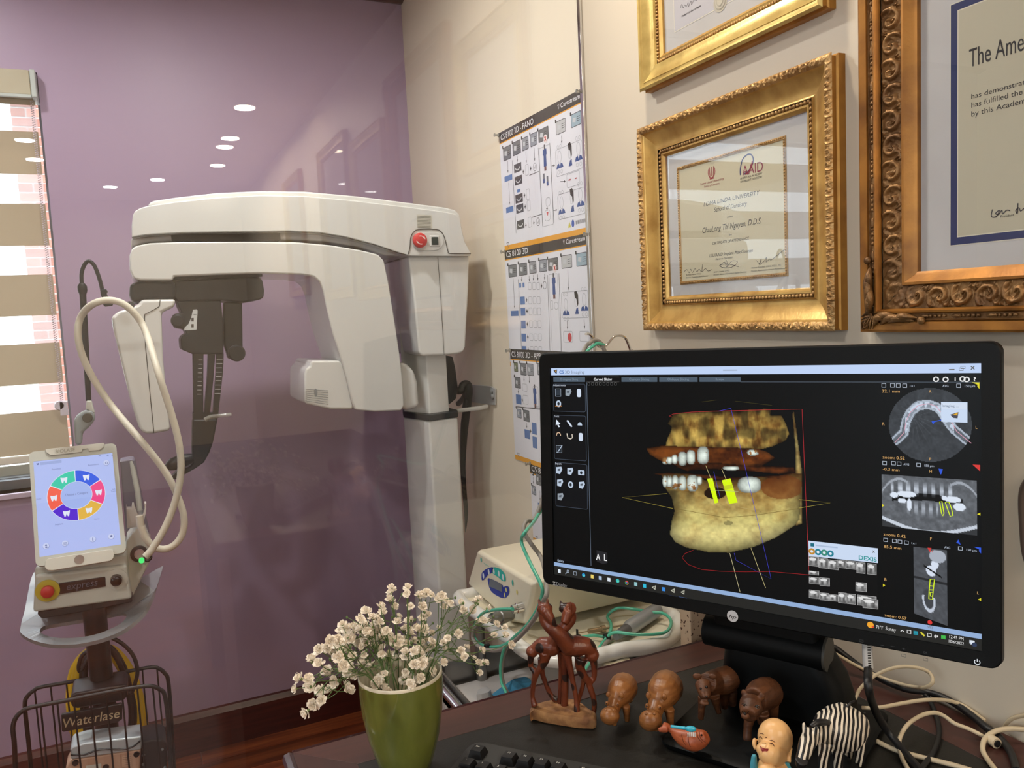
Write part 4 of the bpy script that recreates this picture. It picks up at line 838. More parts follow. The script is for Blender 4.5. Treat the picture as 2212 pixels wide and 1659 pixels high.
SC.ppoly([Qr(1072, 808), Qr(1098, 812), Qr(1088, 842), Qr(1082, 842)], BLU, 3); SC.ppoly([Qr(1178, 1250), Qr(1205, 1264), Qr(1190, 1232)], BLU, 3)
for p in ((735, 1028), (740, 1505)): SC.ppoly([Qr(p[0], p[1]-9), Qr(p[0]+14, p[1]), Qr(p[0], p[1]+9)], YEL, 3)
for p in ((1312, 1080), (1316, 1590)): SC.ppoly([Qr(p[0]+10, p[1]-9), Qr(p[0]-10, p[1]), Qr(p[0]+10, p[1]+9)], YEL, 3)

# --- pictures computed point by point: value fields in screen pixels
_N = rng.random((64, 64))
def vnoise(x, y):
    x = np.asarray(x, float); y = np.asarray(y, float); i = np.floor(x).astype(int); j = np.floor(y).astype(int); u = x-i; v = y-j; u = u*u*(3-2*u); v = v*v*(3-2*v)
    g = lambda a, b: _N[a % 64, b % 64]
    return (g(i, j)*(1-u)+g(i+1, j)*u)*(1-v)+(g(i, j+1)*(1-u)+g(i+1, j+1)*u)*v
def fbm(x, y): return 0.5*vnoise(x, y)+0.27*vnoise(2.1*x+9, 2.1*y+3)+0.15*vnoise(4.3*x+1, 4.3*y+7)+0.08*vnoise(9*x, 9*y)
def inpoly(X, Y, P):
    r = np.zeros(X.shape, bool); n = len(P)
    for i in range(n):
        (x0, y0), (x1, y1) = P[i-1], P[i]
        c_ = ((y0 > Y) != (y1 > Y)); r ^= c_ & (X < (x1-x0)*(Y-y0)/(y1-y0+1e-9)+x0)
    return r
def pdist(X, Y, P, closed=True):
    d = np.full(X.shape, 1e9); n = len(P)
    for i in range(0 if closed else 1, n):
        a = np.array(P[i-1], float); b = np.array(P[i], float); ab = b-a; t = np.clip(((X-a[0])*ab[0]+(Y-a[1])*ab[1])/(ab@ab+1e-9), 0, 1)
        d = np.minimum(d, np.hypot(X-a[0]-t*ab[0], Y-a[1]-t*ab[1]))
    return d
def field(x0, y0, x1, y1, nx, ny, fn, layer, corners=None):
    """corners: pixel corners TL,TR,BR,BL of a picture lying in the screen; fn(U,V in pixels)->(n,3) sRGB, mask"""
    X, Y = np.meshgrid(np.linspace(x0, x1, nx), np.linspace(y0, y1, ny)); X = X.ravel(); Y = Y.ravel()
    C, keep = fn(X, Y); C = np.clip(C, 0, 255)/255.0; L = np.where(C <= .04045, C/12.92, ((C+.055)/1.055)**2.4)
    if corners is None: uv = [SC.px(a, b) for a, b in zip(X, Y)]
    else:
        q = [np.array(SC.px(*p)) for p in corners]; S = (X-x0)/(x1-x0); T_ = (Y-y0)/(y1-y0)
        uv = [tuple((q[0]*(1-s)+q[1]*s)*(1-t)+(q[3]*(1-s)+q[2]*s)*t) for s, t in zip(S, T_)]
    SC.grid(uv, [(a, b, c_, 1.0) for a, b, c_ in L], nx, ny, layer, keep)
Jp = lambda *p: [Qm(*q) for q in p]
UP = Jp((868, 485), (930, 476), (1040, 470), (1225, 462), (1455, 450), (1448, 492), (1515, 490), (1545, 545), (1562, 600), (1540, 640), (1470, 672), (1400, 690), (1240, 690), (820, 690), (832, 640), (858, 580), (862, 560), (838, 540))
SLAB = Jp((708, 688), (800, 672), (1010, 676), (1240, 682), (1380, 690), (1440, 712), (1478, 745), (1400, 790), (1250, 800), (1100, 790), (1000, 800), (905, 795), (800, 765), (730, 725))
MID = Jp((880, 795), (1000, 780), (1130, 772), (1300, 790), (1590, 800), (1600, 830), (1500, 840), (1300, 820), (1100, 810), (950, 822))
LOW = Jp((800, 845), (900, 838), (1020, 850), (1060, 880), (1230, 878), (1270, 868), (1380, 858), (1500, 868), (1590, 835), (1640, 840), (1625, 1110), (1590, 1150), (1480, 1220), (1350, 1275), (1200, 1310), (1080, 1306), (950, 1280), (880, 1245), (850, 1200), (860, 1130), (878, 1060), (860, 980), (820, 920))
RAM = Jp((1582, 480), (1590, 470), (1636, 800), (1640, 1135), (1600, 1150), (1600, 700))
BAND2 = Jp((752, 838), (850, 834), (1000, 840), (1230, 862), (1500, 850), (1600, 830), (1590, 850), (1480, 880), (1240, 885), (1030, 865), (830, 855))
TEETH = [(822, 760, 18, 22), (848, 758, 17, 24), (878, 752, 18, 28), (925, 748, 26, 42), (975, 740, 26, 44), (1048, 728, 36, 52), (1345, 712, 34, 18), (1215, 806, 50, 12), (820, 885, 14, 34), (848, 888, 16, 38), (882, 890, 20, 42), (925, 895, 24, 44), (985, 895, 34, 50), (1025, 880, 16, 26), (1325, 905, 70, 48)]
def jaw(X, Y):
    n1 = fbm(X/26, Y/20); n2 = fbm(X/9+7, Y/8); n3 = fbm(X/60+3, Y/60)
    C = np.zeros((len(X), 3)); keep = np.zeros(len(X), bool)
    def lay(P, base, dark, k, shade_w=16, noise=n1):
        nonlocal C, keep
        m = inpoly(X, Y, P); d = pdist(X, Y, P); e = np.clip(d/shade_w, 0, 1)**0.6
        t = np.clip((noise-0.42)*k+0.5, 0, 1)[:, None]; col = np.array(dark)*(1-t)+np.array(base)*t
        col = col*(0.45+0.55*e)[:, None]*(0.85+0.3*n2)[:, None]; C[m] = col[m]; keep |= m
    lay(RAM, (196, 178, 110), (110, 70, 30), 1.6, 6); lay(UP, (172, 142, 70), (74, 38, 10), 3.0, 16, 0.55*fbm(X/9+4, Y/34)+0.45*n1)
    roots = np.clip(np.sin((X-1440)/8.2)*0.5+0.5, 0, 1)*np.clip((Y-905)/40, 0, 1); mu = inpoly(X, Y, UP); C[mu] += (roots*52)[mu][:, None]*np.array((1, .88, .5)); C[mu] *= (1-0.45*np.clip((vnoise(X/14+2, Y/26)-.5)*4, 0, 1)[mu])[:, None]
    lay(SLAB, (120, 64, 22), (48, 18, 4), 2.4, 10); lay(MID, (112, 56, 20), (30, 10, 2), 2.2, 8); lay(BAND2, (112, 58, 22), (50, 20, 6), 2.0, 6)
    lay(LOW, (206, 192, 118), (122, 74, 24), 1.5, 34, np.clip(n1*0.5+0.17+0.24*np.clip((Y-1078)/50, -1.3, 1)+0.1*n3+0.05*n2, 0, 1))
    ml = inpoly(X, Y, LOW); lo = np.clip((Y-1120)/50, 0, 1)*np.clip((1190-Y)/40, 0, 1); C[ml] += (lo*34)[ml][:, None]
    hole = ((X-1573)/10)**2+((Y-1130)/5)**2; C[(hole < 1) & ml] *= 0.7
    gap = ((X-1545)/24)**2+((Y-1065)/13)**2; C[(gap < 1)] = (34, 18, 8)
    rt_ = np.clip(np.sin((X-1446)/5.6)*0.5+0.5, 0, 1)*np.clip((1095-Y)/25, 0, 1)*(X < 1512)*(Y > 1060); C[ml] *= (1-0.35*rt_[ml])[:, None]
    mm = ((X-1690)/46)**2+((Y-1052)/26)**2; C[(mm < 1) & ml] = C[(mm < 1) & ml]*0.45+np.array((60, 26, 8))
    for a, b, w, h in TEETH:
        cx_, cy_ = Qm(a, b); w /= 2.765; h /= 2.765; q = (np.abs(X-cx_)/w)**2.6+(np.abs(Y-cy_)/h)**2.6; m = q < 1
        sh = np.clip(1.12-q*0.55, 0, 1.2)*(0.82+0.36*n2); t = np.stack([sh*206, sh*216, sh*206], 1); brown = (n1 > 0.60)
        t[brown] = t[brown]*np.array((.75, .5, .3)); C[m] = t[m]; keep |= m
    return C, keep
field(1390, 872, 1740, 1212, 210, 205, jaw, 2)
for P in (((1072, 868), (1105, 864), (1140, 1010), (1118, 1016)), ((1160, 878), (1212, 866), (1255, 1010), (1205, 1018))):
    SC.ppoly([Qm(*p) for p in P], (222, 255, 20), 4)
for x0, y0, x1, y1 in ((1168, 905, 1222, 935), ): SC.ppoly([Qm(1172, 912), Qm(1222, 900), Qm(1226, 925), Qm(1180, 935)], (200, 214, 40), 5)
LW = 0.00045
for pts, col in ((((868, 1046), (566, 980), (834, 957)), (176, 160, 70)), (((1622, 992), (1808, 1012), (1622, 1043)), (190, 176, 80)), (((1215, 448), (1300, 800), (1455, 1466), (1245, 1354), (1235, 1312)), (70, 70, 200)), (((1138, 465), (1215, 448)), (70, 70, 200)), (((868, 500), (846, 495), (870, 482), (980, 470), (1140, 464), (1460, 456), (1640, 454), (1682, 1445)), (190, 50, 56)),
    (((990, 1295), (940, 1315), (924, 1340), (960, 1380), (1040, 1410), (1150, 1420), (1300, 1424), (1450, 1422), (1680, 1442)), (170, 36, 40)), (((1208, 1312), (1270, 1546)), (230, 220, 170)), (((1335, 1282), (1422, 1520)), (226, 214, 150)), (((1065, 790), (1100, 880)), (226, 214, 150)), (((1160, 810), (1190, 880)), (226, 214, 150)), (((1112, 825), (1150, 980)), (70, 70, 200)), (((1090, 936), (1260, 944)), (180, 180, 130)), (((1040, 410), (1130, 398)), (70, 66, 30)), (((1240, 405), (1460, 430)), (66, 62, 30)), (((1260, 1036), (1360, 1056)), (190, 170, 110)), (((880, 1046), (1180, 1100), (1360, 1086), (1620, 1046)), (110, 90, 40))):
    SC.pline([Qm(*p) for p in pts], LW, col, 5)
# axial slice
def axial(X, Y):
    x = (X-2010)/89; y = (Y-918)/79; r = np.hypot(x, y); n = fbm(X/14, Y/14); g = 46+26*n+10*vnoise(X/4, Y/4)
    g += 26*np.clip(np.cos(np.arctan2(Y-900, X-1975)*23), 0, 1)**6*(r < .9)*np.clip(1-np.hypot(X-1985, Y-905)/70, 0, 1)
    arch = [Qr(*p) for p in ((815, 640), (865, 595), (880, 520), (905, 470), (950, 432), (1010, 424), (1060, 440), (1090, 470), (1140, 545), (1165, 575), (1260, 655))]
    d = pdist(X, Y, arch, False); g = np.where(d < 9, 150+70*(vnoise(X/5, Y/5) > .45), g); g = np.where((d > 6) & (d < 10), 190, g); g = np.where((d < 6) & ((X < 1955) | (X > 2060)), 92+30*n, g)
    return np.stack([g*.92, g*.98, g*1.06], 1), r < 1.0
field(1920, 838, 2100, 998, 100, 90, axial, 2)
SC.pline([Qr(*p) for p in ((812, 652), (865, 595), (880, 520), (905, 470), (950, 432), (1010, 420), (1060, 436), (1085, 470))], .0006, (220, 160, 180), 4); SC.pline([Qr(*p) for p in ((1150, 530), (1180, 585), (1268, 657))], .0006, (220, 160, 180), 4)
SC.pline([Qr(1040, 530), Qr(1110, 512)], .0008, BLU, 4); SC.ppoly([Qr(1030, 526), Qr(1052, 524), Qr(1040, 545)], BLU, 4)
SC.ppoly([Qr(1087, 410), Qr(1245, 412), Qr(1245, 534), Qr(1089, 528)], (206, 222, 246), 5); SC.ppoly([Qr(1090, 414), Qr(1242, 416), Qr(1242, 452), Qr(1090, 450)], (214, 226, 244), 6)
SC.text('Imaging ...', *Qr(1094, 439), *Qr(1192, 441), Qr(0, 424)[1], (120, 134, 156), 7); SC.ppoly([Qr(1142, 486), Qr(1192, 470), Qr(1186, 508), Qr(1160, 505)], (74, 74, 84), 7); SC.ppoly([Qr(1155, 487), Qr(1190, 472), Qr(1184, 490)], (224, 170, 50), 8)
# panoramic slice
PC = [Qr(732, 842), Qr(1300, 880), Qr(1303, 1208), Qr(736, 1152)]
def pano(U, V):
    n = fbm(U/9, V/9); g = 74+54*n
    jaw_ = np.abs(V-(104+22*np.cos((U-105)/62))); g = np.where(jaw_ < 4, 214, g); g = np.where(V > 108+22*np.cos((U-105)/62), 52+10*n, g)
    g = np.where((np.abs(V-(52-6*np.cos((U-105)/50))) < 8) & (U > 22) & (U < 178), 10, g)
    rt1 = (np.cos((U-60)/2.9) > .1)*np.clip(1-np.abs(V-30)/20, 0, 1)*(U > 20)*(U < 165); g += 110*rt1*(V < 46)
    rt2 = (np.cos((U-60)/2.6) > .1)*np.clip(1-np.abs(V-72)/18, 0, 1)*(U > 52)*(U < 125); g += 84*rt2
    for a, b, w, h in ((28, 46, 9, 7), (56, 42, 22, 7), (156, 46, 18, 7), (62, 66, 5, 14), (46, 58, 10, 5), (170, 62, 13, 9), (138, 44, 6, 5)): g = np.where(((U-a)/w)**2+((V-b)/h)**2 < 1, 236, g)
    wd = np.abs(V-(8+0.02*(U-40)**2)); g = np.where((wd < 3) & (U < 60), 170, g); wd = np.abs(V-(8+0.02*(U-170)**2)); g = np.where((wd < 3) & (U > 150), 170, g)
    return np.stack([g*.95, g*.99, g*1.05], 1), np.ones(len(U), bool)
field(0, 0, 206, 122, 104, 64, pano, 2, PC)
for P in (((1078, 1005), (1092, 1003), (1105, 1075), (1098, 1090), (1090, 1075)), ((1112, 1010), (1134, 1008), (1150, 1048), (1158, 1088), (1142, 1094), (1128, 1055))):
    SC.pline([Qr(*p) for p in P], .0009, (214, 240, 40), 4, True)
# cross slice
XC = [Qr(922, 1274), Qr(1122, 1296), (2047, 1352), (1975, 1325)]
def cross_(U, V):
    n = fbm(U/9, V/9); g = 64+34*n
    e = np.hypot((U-33-0.05*(V-128))/14, (V-118)/26); g = np.where(e < 1, 60+20*n, g); g = np.where((e > .72) & (e < 1.02) & (V > 108), 206, g)
    for a, b, w, h in ((38, 50, 11, 12), (46, 34, 8, 10), (52, 16, 18, 14)): g = np.where(((U-a)/w)**2+((V-b)/h)**2 < 1, 230-50*(b < 20), g)
    g = np.where((np.abs(V-48-0.5*(U-36)) < 2) & (U > 22) & (U < 60), 10, g); g = np.where(np.abs(V-72) < 3, g*.5, g)
    return np.stack([g*.95, g*.99, g*1.06], 1), np.ones(len(U), bool)
field(0, 0, 72, 160, 48, 90, cross_, 2, XC)
for P in (((1022, 1470), (1048, 1470), (1040, 1535), (1036, 1590), (1014, 1585), (1016, 1535)), ((1020, 1508), (1044, 1510)), ((1018, 1532), (1042, 1533)), ((1022, 1548), (1040, 1548), (1036, 1570), (1024, 1570))): SC.pline([Qr(*p) for p in P], .0009, (214, 240, 40), 4, len(P) > 2)
SC.ppoly([Qr(1006, 1280), Qr(1030, 1282), Qr(1018, 1306)], RED, 4)
SC.disc(2009, 1344, .0022, .0022, RED, 5, 12)
# small x-ray window
Ax, Ay = Qr(295, 1238), Qr(712, 1648)
SC.ppoly([Qr(295, 1238), Qr(709, 1284), Qr(710, 1372), Qr(297, 1330)], (206, 222, 246), 5); SC.ppoly([Qr(297, 1330), Qr(710, 1372), Qr(712, 1648), Qr(300, 1592)], (10, 11, 13), 5)
SC.ppoly([Qr(308, 1252), Qr(330, 1254), Qr(330, 1274), Qr(308, 1272)], (30, 110, 130), 6); SC.ppoly([Qr(338, 1262), Qr(470, 1276), Qr(470, 1284), Qr(338, 1270)], (176, 194, 222), 6); SC.pline([Qr(678, 1296), Qr(691, 1312)], .0006, W_(110), 6); SC.pline([Qr(691, 1297), Qr(678, 1311)], .0006, W_(110), 6)
for x, y, col in ((316, 1302, (196, 140, 50)), (353, 1306, (40, 130, 150)), (390, 1310, (60, 140, 120)), (427, 1315, (40, 130, 150))): SC.disc(*Qr(x, y), .0036, .0036, col, 6, 14); SC.disc(*Qr(x, y), .0016, .0016, (226, 234, 244), 7, 8)
SC.text('DEXIS', *Qr(596, 1350), *Qr(703, 1358), Qr(0, 1326)[1], (40, 150, 150), 6, bold=.02)
for x0, y0, x1, y1 in ((297, 1330, 357, 1394), (357, 1340, 412, 1406), (414, 1350, 476, 1414), (468, 1352, 520, 1404), (520, 1356, 583, 1412), (583, 1364, 635, 1436), (648, 1372, 702, 1444), (298, 1416, 358, 1446), (299, 1452, 362, 1500), (363, 1456, 423, 1512), (577, 1484, 643, 1545), (299, 1530, 362, 1586), (363, 1546, 418, 1598), (418, 1556, 474, 1602), (474, 1545, 524, 1614), (526, 1553, 578, 1620), (586, 1560, 702, 1635), (620, 1580, 712, 1648)):
    p = [Qr(x0, y0), Qr(x1, y0+(x1-x0)*.11), Qr(x1, y1), Qr(x0, y1-(x1-x0)*.11)]
    def xr(U, V, s=x0*1.7+y0): g = 60+90*fbm(U/5+s, V/5); t_ = (np.cos(U/1.6+s) > 0)*np.clip(1-np.abs(V-9)/8, 0, 1); g = g+70*t_; g = np.where(((U-8)/7)**2+((V-5)/3)**2 < 1, 228, g); g = np.where((U < .8) | (V < .8) | (U > 19.2) | (V > 17.2), 190, g); return np.stack([g]*3, 1), np.ones(len(U), bool)
    field(0, 0, 20, 18, 18, 16, xr, 6 if x0 != 620 else 7, p)
SC.build('screen', M_screen, mon)
# --- marks on the bezel
BZ = Canvas(mTL+mN*0.0033, mX, mY, 0.0002)
BZ.text('Z', 1194, 1263, 1200.5, 1264, 1256, (190, 194, 198), 1, bold=.03); BZ.text('Display', 1202, 1264.5, 1225, 1267.5, 1257, (176, 180, 184), 1)
c0 = BZ.px(1582.5, 1331); BZ.poly([(c0[0]+.0068*math.cos(t_), c0[1]+.0068*math.sin(t_)) for t_ in np.linspace(0, 2*PI, 32)[:-1]], (196, 198, 202), 1)
BZ.text('hp', 1574.5, 1334, 1591, 1338, 1326.5, (24, 25, 28), 2, shear=0.3)
for x, y, w, h in ((1861, 1384.5, 4, 3), (1952, 1416, 4.5, 3.5), (1999.5, 1424.5, 4.5, 3.5)): BZ.box(x-w, y-h, x+w, y+h, .0004, (84, 88, 92), 1)
BZ.text('OK', 1994.5, 1411, 2003.5, 1412.5, 1406.5, (84, 88, 92), 1); BZ.text('+', 1949, 1404, 1955.5, 1404.5, 1398, (84, 88, 92), 1); BZ.pline([(1902, 1393.5), (1909, 1394.5)], .0004, (84, 88, 92), 1); BZ.pline([(1924, 1395.5), (1933, 1397)], .0004, (84, 88, 92), 1)
BZ.build('bezel_marks', M_mark, mon)['kind'] = 'stuff'
PW = Canvas(mTL+mN*0.0034, mX, mY, 0.0002); c0 = PW.px(2111, 1430)
PW.line([(c0[0]+.0024*math.cos(t_), c0[1]+.0024*math.sin(t_)) for t_ in np.linspace(PI*.75, PI*2.25, 14)], .0007, (235, 240, 246), 1); PW.line([(c0[0], c0[1]+.0004), (c0[0], c0[1]+.003)], .0007, (235, 240, 246), 1); PW.build('power_light', M_screen, mon)
# --- stand
UC = 0.285
def sw(u, f, z): p = SC.w(u, 0, f); return (float(p[0]), float(p[1]), z)
def flat(u0, f0, u1, f1, r, z, k=6): return [sw(u, f, z) for u, f in rrect(u0, f0, u1, f1, r, k)]
MB().loft([flat(UC-.083, -.10, UC+.118, .105, .018, ZD+.0005), flat(UC-.085, -.102, UC+.120, .107, .018, ZD+.003), flat(UC-.085, -.102, UC+.120, .107, .018, ZD+.007), flat(UC-.082, -.099, UC+.117, .104, .017, ZD+.009)]).build('stand_base', M_case, mon, sm=40)
MB().loft([flat(UC-.10+.03, -.085, UC+.092, -.02, .02, ZD+.008), flat(UC-.066, -.085, UC+.090, -.02, .02, ZD+.03), flat(UC-.062, -.085, UC+.080, -.02, .02, ZD+.06), flat(UC-.058, -.082, UC+.062, -.02, .02, ZD+.09), flat(UC-.055, -.08, UC+.046, -.025, .02, ZD+.115), flat(UC-.05, -.075, UC+.04, -.03, .018, ZD+.2)]).build('stand_column', M_case, mon, sm=40)
hc0, hc1 = np.array(sw(UC-.082, -.035, 0.893)), np.array(sw(UC+.065, -.035, 0.893))
MB().tube([hc0, hc1], 0.021, 20).build('hinge', M_case, mon, sm=40)
MB().tube([hc1, hc1+(hc1-hc0)/np.linalg.norm(hc1-hc0)*0.003], 0.0205, 20).build('hinge_cap', mat('dark_grey_plastic', (70, 68, 62), 0.5), mon, sm=40)
MB().loft([flat(UC-.07, -.06, UC+.06, -.02, .008, .90), flat(UC-.06, -.055, UC+.05, -.02, .008, 1.10)]).build('tilt_bracket', M_case, mon, sm=30)
# ================================================================== dental x-ray scanner in the bay
M_scan = mat('scanner_white', (208, 209, 206), 0.15, spec=0.55, col2=(206, 206, 203), nscale=2)
M_scanblk = mat('scanner_black', (18, 22, 28), 0.4, spec=0.28, bump=0.08, bscale=500)
M_grey = mat('mid_grey_plastic', (120, 124, 126), 0.4)
YM = 1.93
G = lambda x, y: (x/2.633+240, y/2.633+400)            # scanner close-up -> frame
H = lambda x, y: (x/2.962, y/2.962+540)                # left close-up -> frame
def trace(pts, Y, K=G, k=0, closed=True):
    q = [onY(*K(*p), Y) for p in pts]
    return [tuple(p) for p in spline(q, k, closed)] if k else [tuple(p) for p in q]
def slab(pts, y0, y1, K=G, k=0): return MB().prism(trace(pts, y0, K, k), (0, y1-y0, 0))
sc = thing('dental_scanner', 'white wall-side panoramic dental x-ray scanner with swinging arm', 'x-ray machine', (0.70, 2.06, 0))
ua = slab([(118, 298), (117, 230), (124, 170), (136, 146), (165, 130), (205, 118), (360, 94), (600, 68), (850, 56), (1100, 60), (1400, 88), (1700, 124), (1900, 150), (1962, 164), (1986, 192), (1996, 250), (2012, 320), (2048, 388), (2046, 403), (1690, 403), (1640, 387), (1500, 340), (1330, 296), (1180, 271), (1000, 263), (700, 268), (400, 273), (200, 285)], YM, YM+0.27).build('upper_arm', M_scan, sc, bevel=0.014, seg=4)
cap = slab([(208, 124), (216, 100), (242, 88), (370, 69), (600, 43), (850, 32), (1100, 35), (1400, 62), (1700, 100), (1900, 126), (1958, 140), (1984, 166), (1990, 200), (1500, 120), (850, 80), (400, 110)], YM+0.012, YM+0.25).build('upper_arm_lid', M_scan, sc, bevel=0.007, seg=3)
sl = MB(); seam = trace([(118, 298), (200, 285), (400, 273), (700, 268), (1000, 263), (1180, 271), (1330, 296), (1500, 340), (1640, 387), (1690, 398)], YM-0.001); sl.tube(seam, 0.0011, 5)
seam2 = trace([(1690, 392), (1700, 350), (1704, 300), (1720, 268), (1750, 252), (1850, 252), (1882, 270), (1900, 310), (1916, 375), (1930, 388), (2046, 390)], YM-0.001, k=4, closed=False); sl.tube(seam2, 0.0011, 5)
sl.build('seam', mat('seam_dark', (70, 66, 60), 0.7), sc)
slab([(340, 276), (700, 272), (960, 272), (965, 312), (700, 318), (345, 316)], YM+0.03, YM+0.22).build('slot', M_scanblk, sc)
slab([(112, 300), (400, 276), (1000, 266), (1180, 274), (1330, 299), (1500, 343), (1690, 402), (1560, 400), (1400, 350), (1200, 318), (1000, 312), (700, 318), (330, 318), (200, 328), (112, 352)], YM+0.035, YM+0.235).build('slot_liner', mat('shade_white', (212, 208, 208), 0.35), sc, bevel=0.006)
slab([(120, 358), (150, 342), (220, 328), (400, 321), (800, 320), (1050, 323), (1250, 341), (1420, 369), (1518, 393), (1553, 430), (1580, 560), (1615, 780), (1645, 980), (1660, 1120), (1668, 1255), (1650, 1283), (1500, 1290), (1388, 1278), (1372, 1240), (1340, 1100), (1300, 960), (1262, 850), (1230, 720), (1205, 600), (1183, 548), (1150, 520), (1080, 509), (860, 502), (600, 510), (358, 520), (350, 542), (165, 542), (126, 530), (106, 480), (104, 400)], YM+0.002, YM+0.24).build('swinging_arm', M_scan, sc, bevel=0.013, seg=4)
slab([(1100, 1070), (1108, 1045), (1132, 1028), (1136, 1003), (1150, 998), (1300, 998), (1330, 1030), (1345, 1060), (1380, 1240), (1375, 1275), (1250, 1275), (1110, 1245), (1100, 1225)], YM+0.015, YM+0.22).build('sensor_box', M_scan, sc, bevel=0.012, seg=4)
lines = MB()
for k in range(7): p = trace([(1106, 1160+k*11), (1235, 1168+k*13)], YM+0.0145); lines.tube(p, 0.0006, 4)
tag(lines.build('vent_lines', M_grey, sc), kind='stuff')
MB().lathe([(0.0015, 0), (0.004, 0), (0.004, 0.001), (0.0015, 0.001)], onY(*G(1164, 1180), YM+0.0145), 10, Matrix.Scale(2.6, 4, (0, 0, 1)) @ Matrix.Rotation(PI/2, 4, 'X')).build('sensor_mark', M_grey, sc)
slab([(1650, 1003), (1690, 1020), (1728, 1058), (1745, 1120), (1755, 1240), (1748, 1268), (1660, 1285), (1640, 1100)], YM+0.03, YM+0.22).build('arm_cheek', M_scan, sc, bevel=0.012, seg=4)
slab([(1690, 404), (2038, 402), (2034, 600), (2016, 920), (2006, 945), (1975, 960), (1900, 966), (1770, 972), (1752, 955), (1722, 640)], YM+0.015, YM+0.30).build('column_head', M_scan, sc, bevel=0.014, seg=4)
MB().tube(trace([(1858, 404), (1876, 660), (1894, 966)], YM+0.0135), 0.0006, 4).build('head_seam', mat('seam_dark', (70, 66, 60), 0.7), sc)
# red stop button and switch
pl_ = trace(rrect(1712, 268, 1888, 372, 50, 5), YM-0.0005); MB().prism(pl_, (0, -0.0025, 0)).build('control_plate', M_scan, sc, bevel=0.001)
bc = onY(*G(1752, 315), YM-0.003); Rb = Matrix.Rotation(PI/2, 4, 'X')
es = MB().lathe([(0.017, 0), (0.0185, 0.003), (0.018, 0.010), (0.014, 0.013), (0.0005, 0.0135)], bc, 28, Rb).build('stop_button', mat('stop_red', (200, 44, 46), 0.35), sc, sm=40)
ar = Canvas(bc+np.array([0, -0.0138, 0]), (1, 0, 0), (0, 0, 1), 0.0002)
for s in (1, -1): ar.line([(s*0.010*math.cos(a), s*0.010*math.sin(a)) for a in np.linspace(0.5, 1.9, 8)], 0.0022, (240, 220, 216), 1); ar.poly([(s*0.012, s*0.0015), (s*0.0065, s*0.0045), (s*0.0105, s*0.008)], (240, 220, 216), 1)
ar.build('arrow', M_mark, es)
sq = onY(*G(1840, 318), YM-0.003); MB().box(sq-[0.0125, 0.002, 0.014], sq+[0.0125, 0.001, 0.014]).build('switch_bezel', M_scan, sc, bevel=0.002)
MB().box(sq-[0.0085, 0.005, 0.0095], sq+[0.0085, 0, 0.0095]).build('rocker_switch', mat('dark_green_black', (24, 40, 36), 0.3), sc, bevel=0.001)
lb = Canvas((0, YM-0.0006, 0), (1, 0, 0), (0, 0, 1), 0.0002)
lb.ppoly([G(1737, 166), G(1822, 170), G(1826, 245), G(1740, 240)], (196, 194, 182), 1)
for k in range(9): lb.pline([G(1742, 176+k*8), G(1818, 179+k*8)], 0.0014, (120, 118, 108), 2)
lb.build('warning_label', M_print, sc)
# tube head and its black collar
slab([(830, 218), (880, 202), (1122, 200), (1126, 314), (905, 318), (850, 340), (826, 290)], YM+0.012, YM+0.22, H).build('tube_collar', M_scanblk, sc, bevel=0.008)
th = slab([(712, 428), (760, 392), (850, 366), (885, 345), (905, 318), (1124, 314), (1118, 362), (1034, 402), (1045, 700), (1068, 950), (1090, 1150), (1070, 1160), (985, 1175), (930, 1178), (892, 1150), (830, 950), (722, 500)], YM+0.005, YM+0.21, H).build('tube_head', M_scan, sc, bevel=0.014, seg=4)
MB().tube(trace([(1025, 318), (1020, 360), (985, 382), (925, 412), (930, 600), (958, 900), (985, 1172)], YM+0.0042, H), 0.0008, 4).build('head_seam', mat('seam_dark', (70, 66, 60), 0.7), sc)
# black patient support
Y2 = YM+0.03
slab([(360, 522), (600, 508), (860, 504), (860, 520), (360, 540)], Y2, Y2+0.17).build('mount_plate', M_scanblk, sc)
slab([(362, 546), (600, 528), (846, 522), (862, 540), (872, 600), (868, 640), (845, 652), (750, 668), (620, 655), (378, 664), (364, 640)], Y2-0.006, Y2+0.14).build('support_head', M_scanblk, sc, bevel=0.006)
slab([(376, 660), (625, 652), (640, 800), (640, 962), (465, 962), (400, 935), (395, 880), (402, 858), (430, 842), (415, 820), (366, 812), (355, 775), (358, 732), (402, 724), (384, 690)], Y2-0.002, Y2+0.10).build('support_body', M_scanblk, sc, bevel=0.004)
kb = onY(*G(378, 772), Y2-0.004); MB().lathe([(0.012, 0), (0.015, 0.004), (0.015, 0.012), (0.011, 0.016)], kb, 14, Rb).build('clamp_knob', M_scanblk, sc, sm=40)
for nm, P in (('blade', [(465, 955), (526, 955), (524, 1305), (470, 1305)]), ('blade', [(552, 962), (592, 962), (584, 1080), (562, 1305), (530, 1305), (548, 1080)]), ('blade', [(600, 955), (641, 955), (637, 1060), (610, 1305), (580, 1305), (598, 1060)]), ('blade_root', [(465, 1295), (612, 1295), (588, 1425), (560, 1480), (468, 1480)])):
    slab(P, Y2+0.005, Y2+0.03).build(nm, M_scanblk, sc, bevel=0.001)
tk = Canvas((0, Y2+0.0045, 0), (1, 0, 0), (0, 0, 1), 0.0002)
for k in range(9): tk.pline([G(496-k*0.8, 994+k*24.4), G(520-k*0.8, 994+k*24.4)], 0.0011, (190, 194, 198), 1); tk.pline([G(600-k*1.4, 990+k*24.4), G(634-k*1.4, 990+k*24.4)], 0.0011, (190, 194, 198), 1)
tk.build('scale_marks', M_print, sc)['kind'] = 'stuff'
pt = Canvas((0, Y2-0.0025, 0), (1, 0, 0), (0, 0, 1), 0.0002)
pt.ppoly([G(440, 790), G(455, 755), G(466, 708), G(488, 706), G(492, 715), G(486, 822), G(414, 826), G(418, 810)], (196, 200, 200), 1)
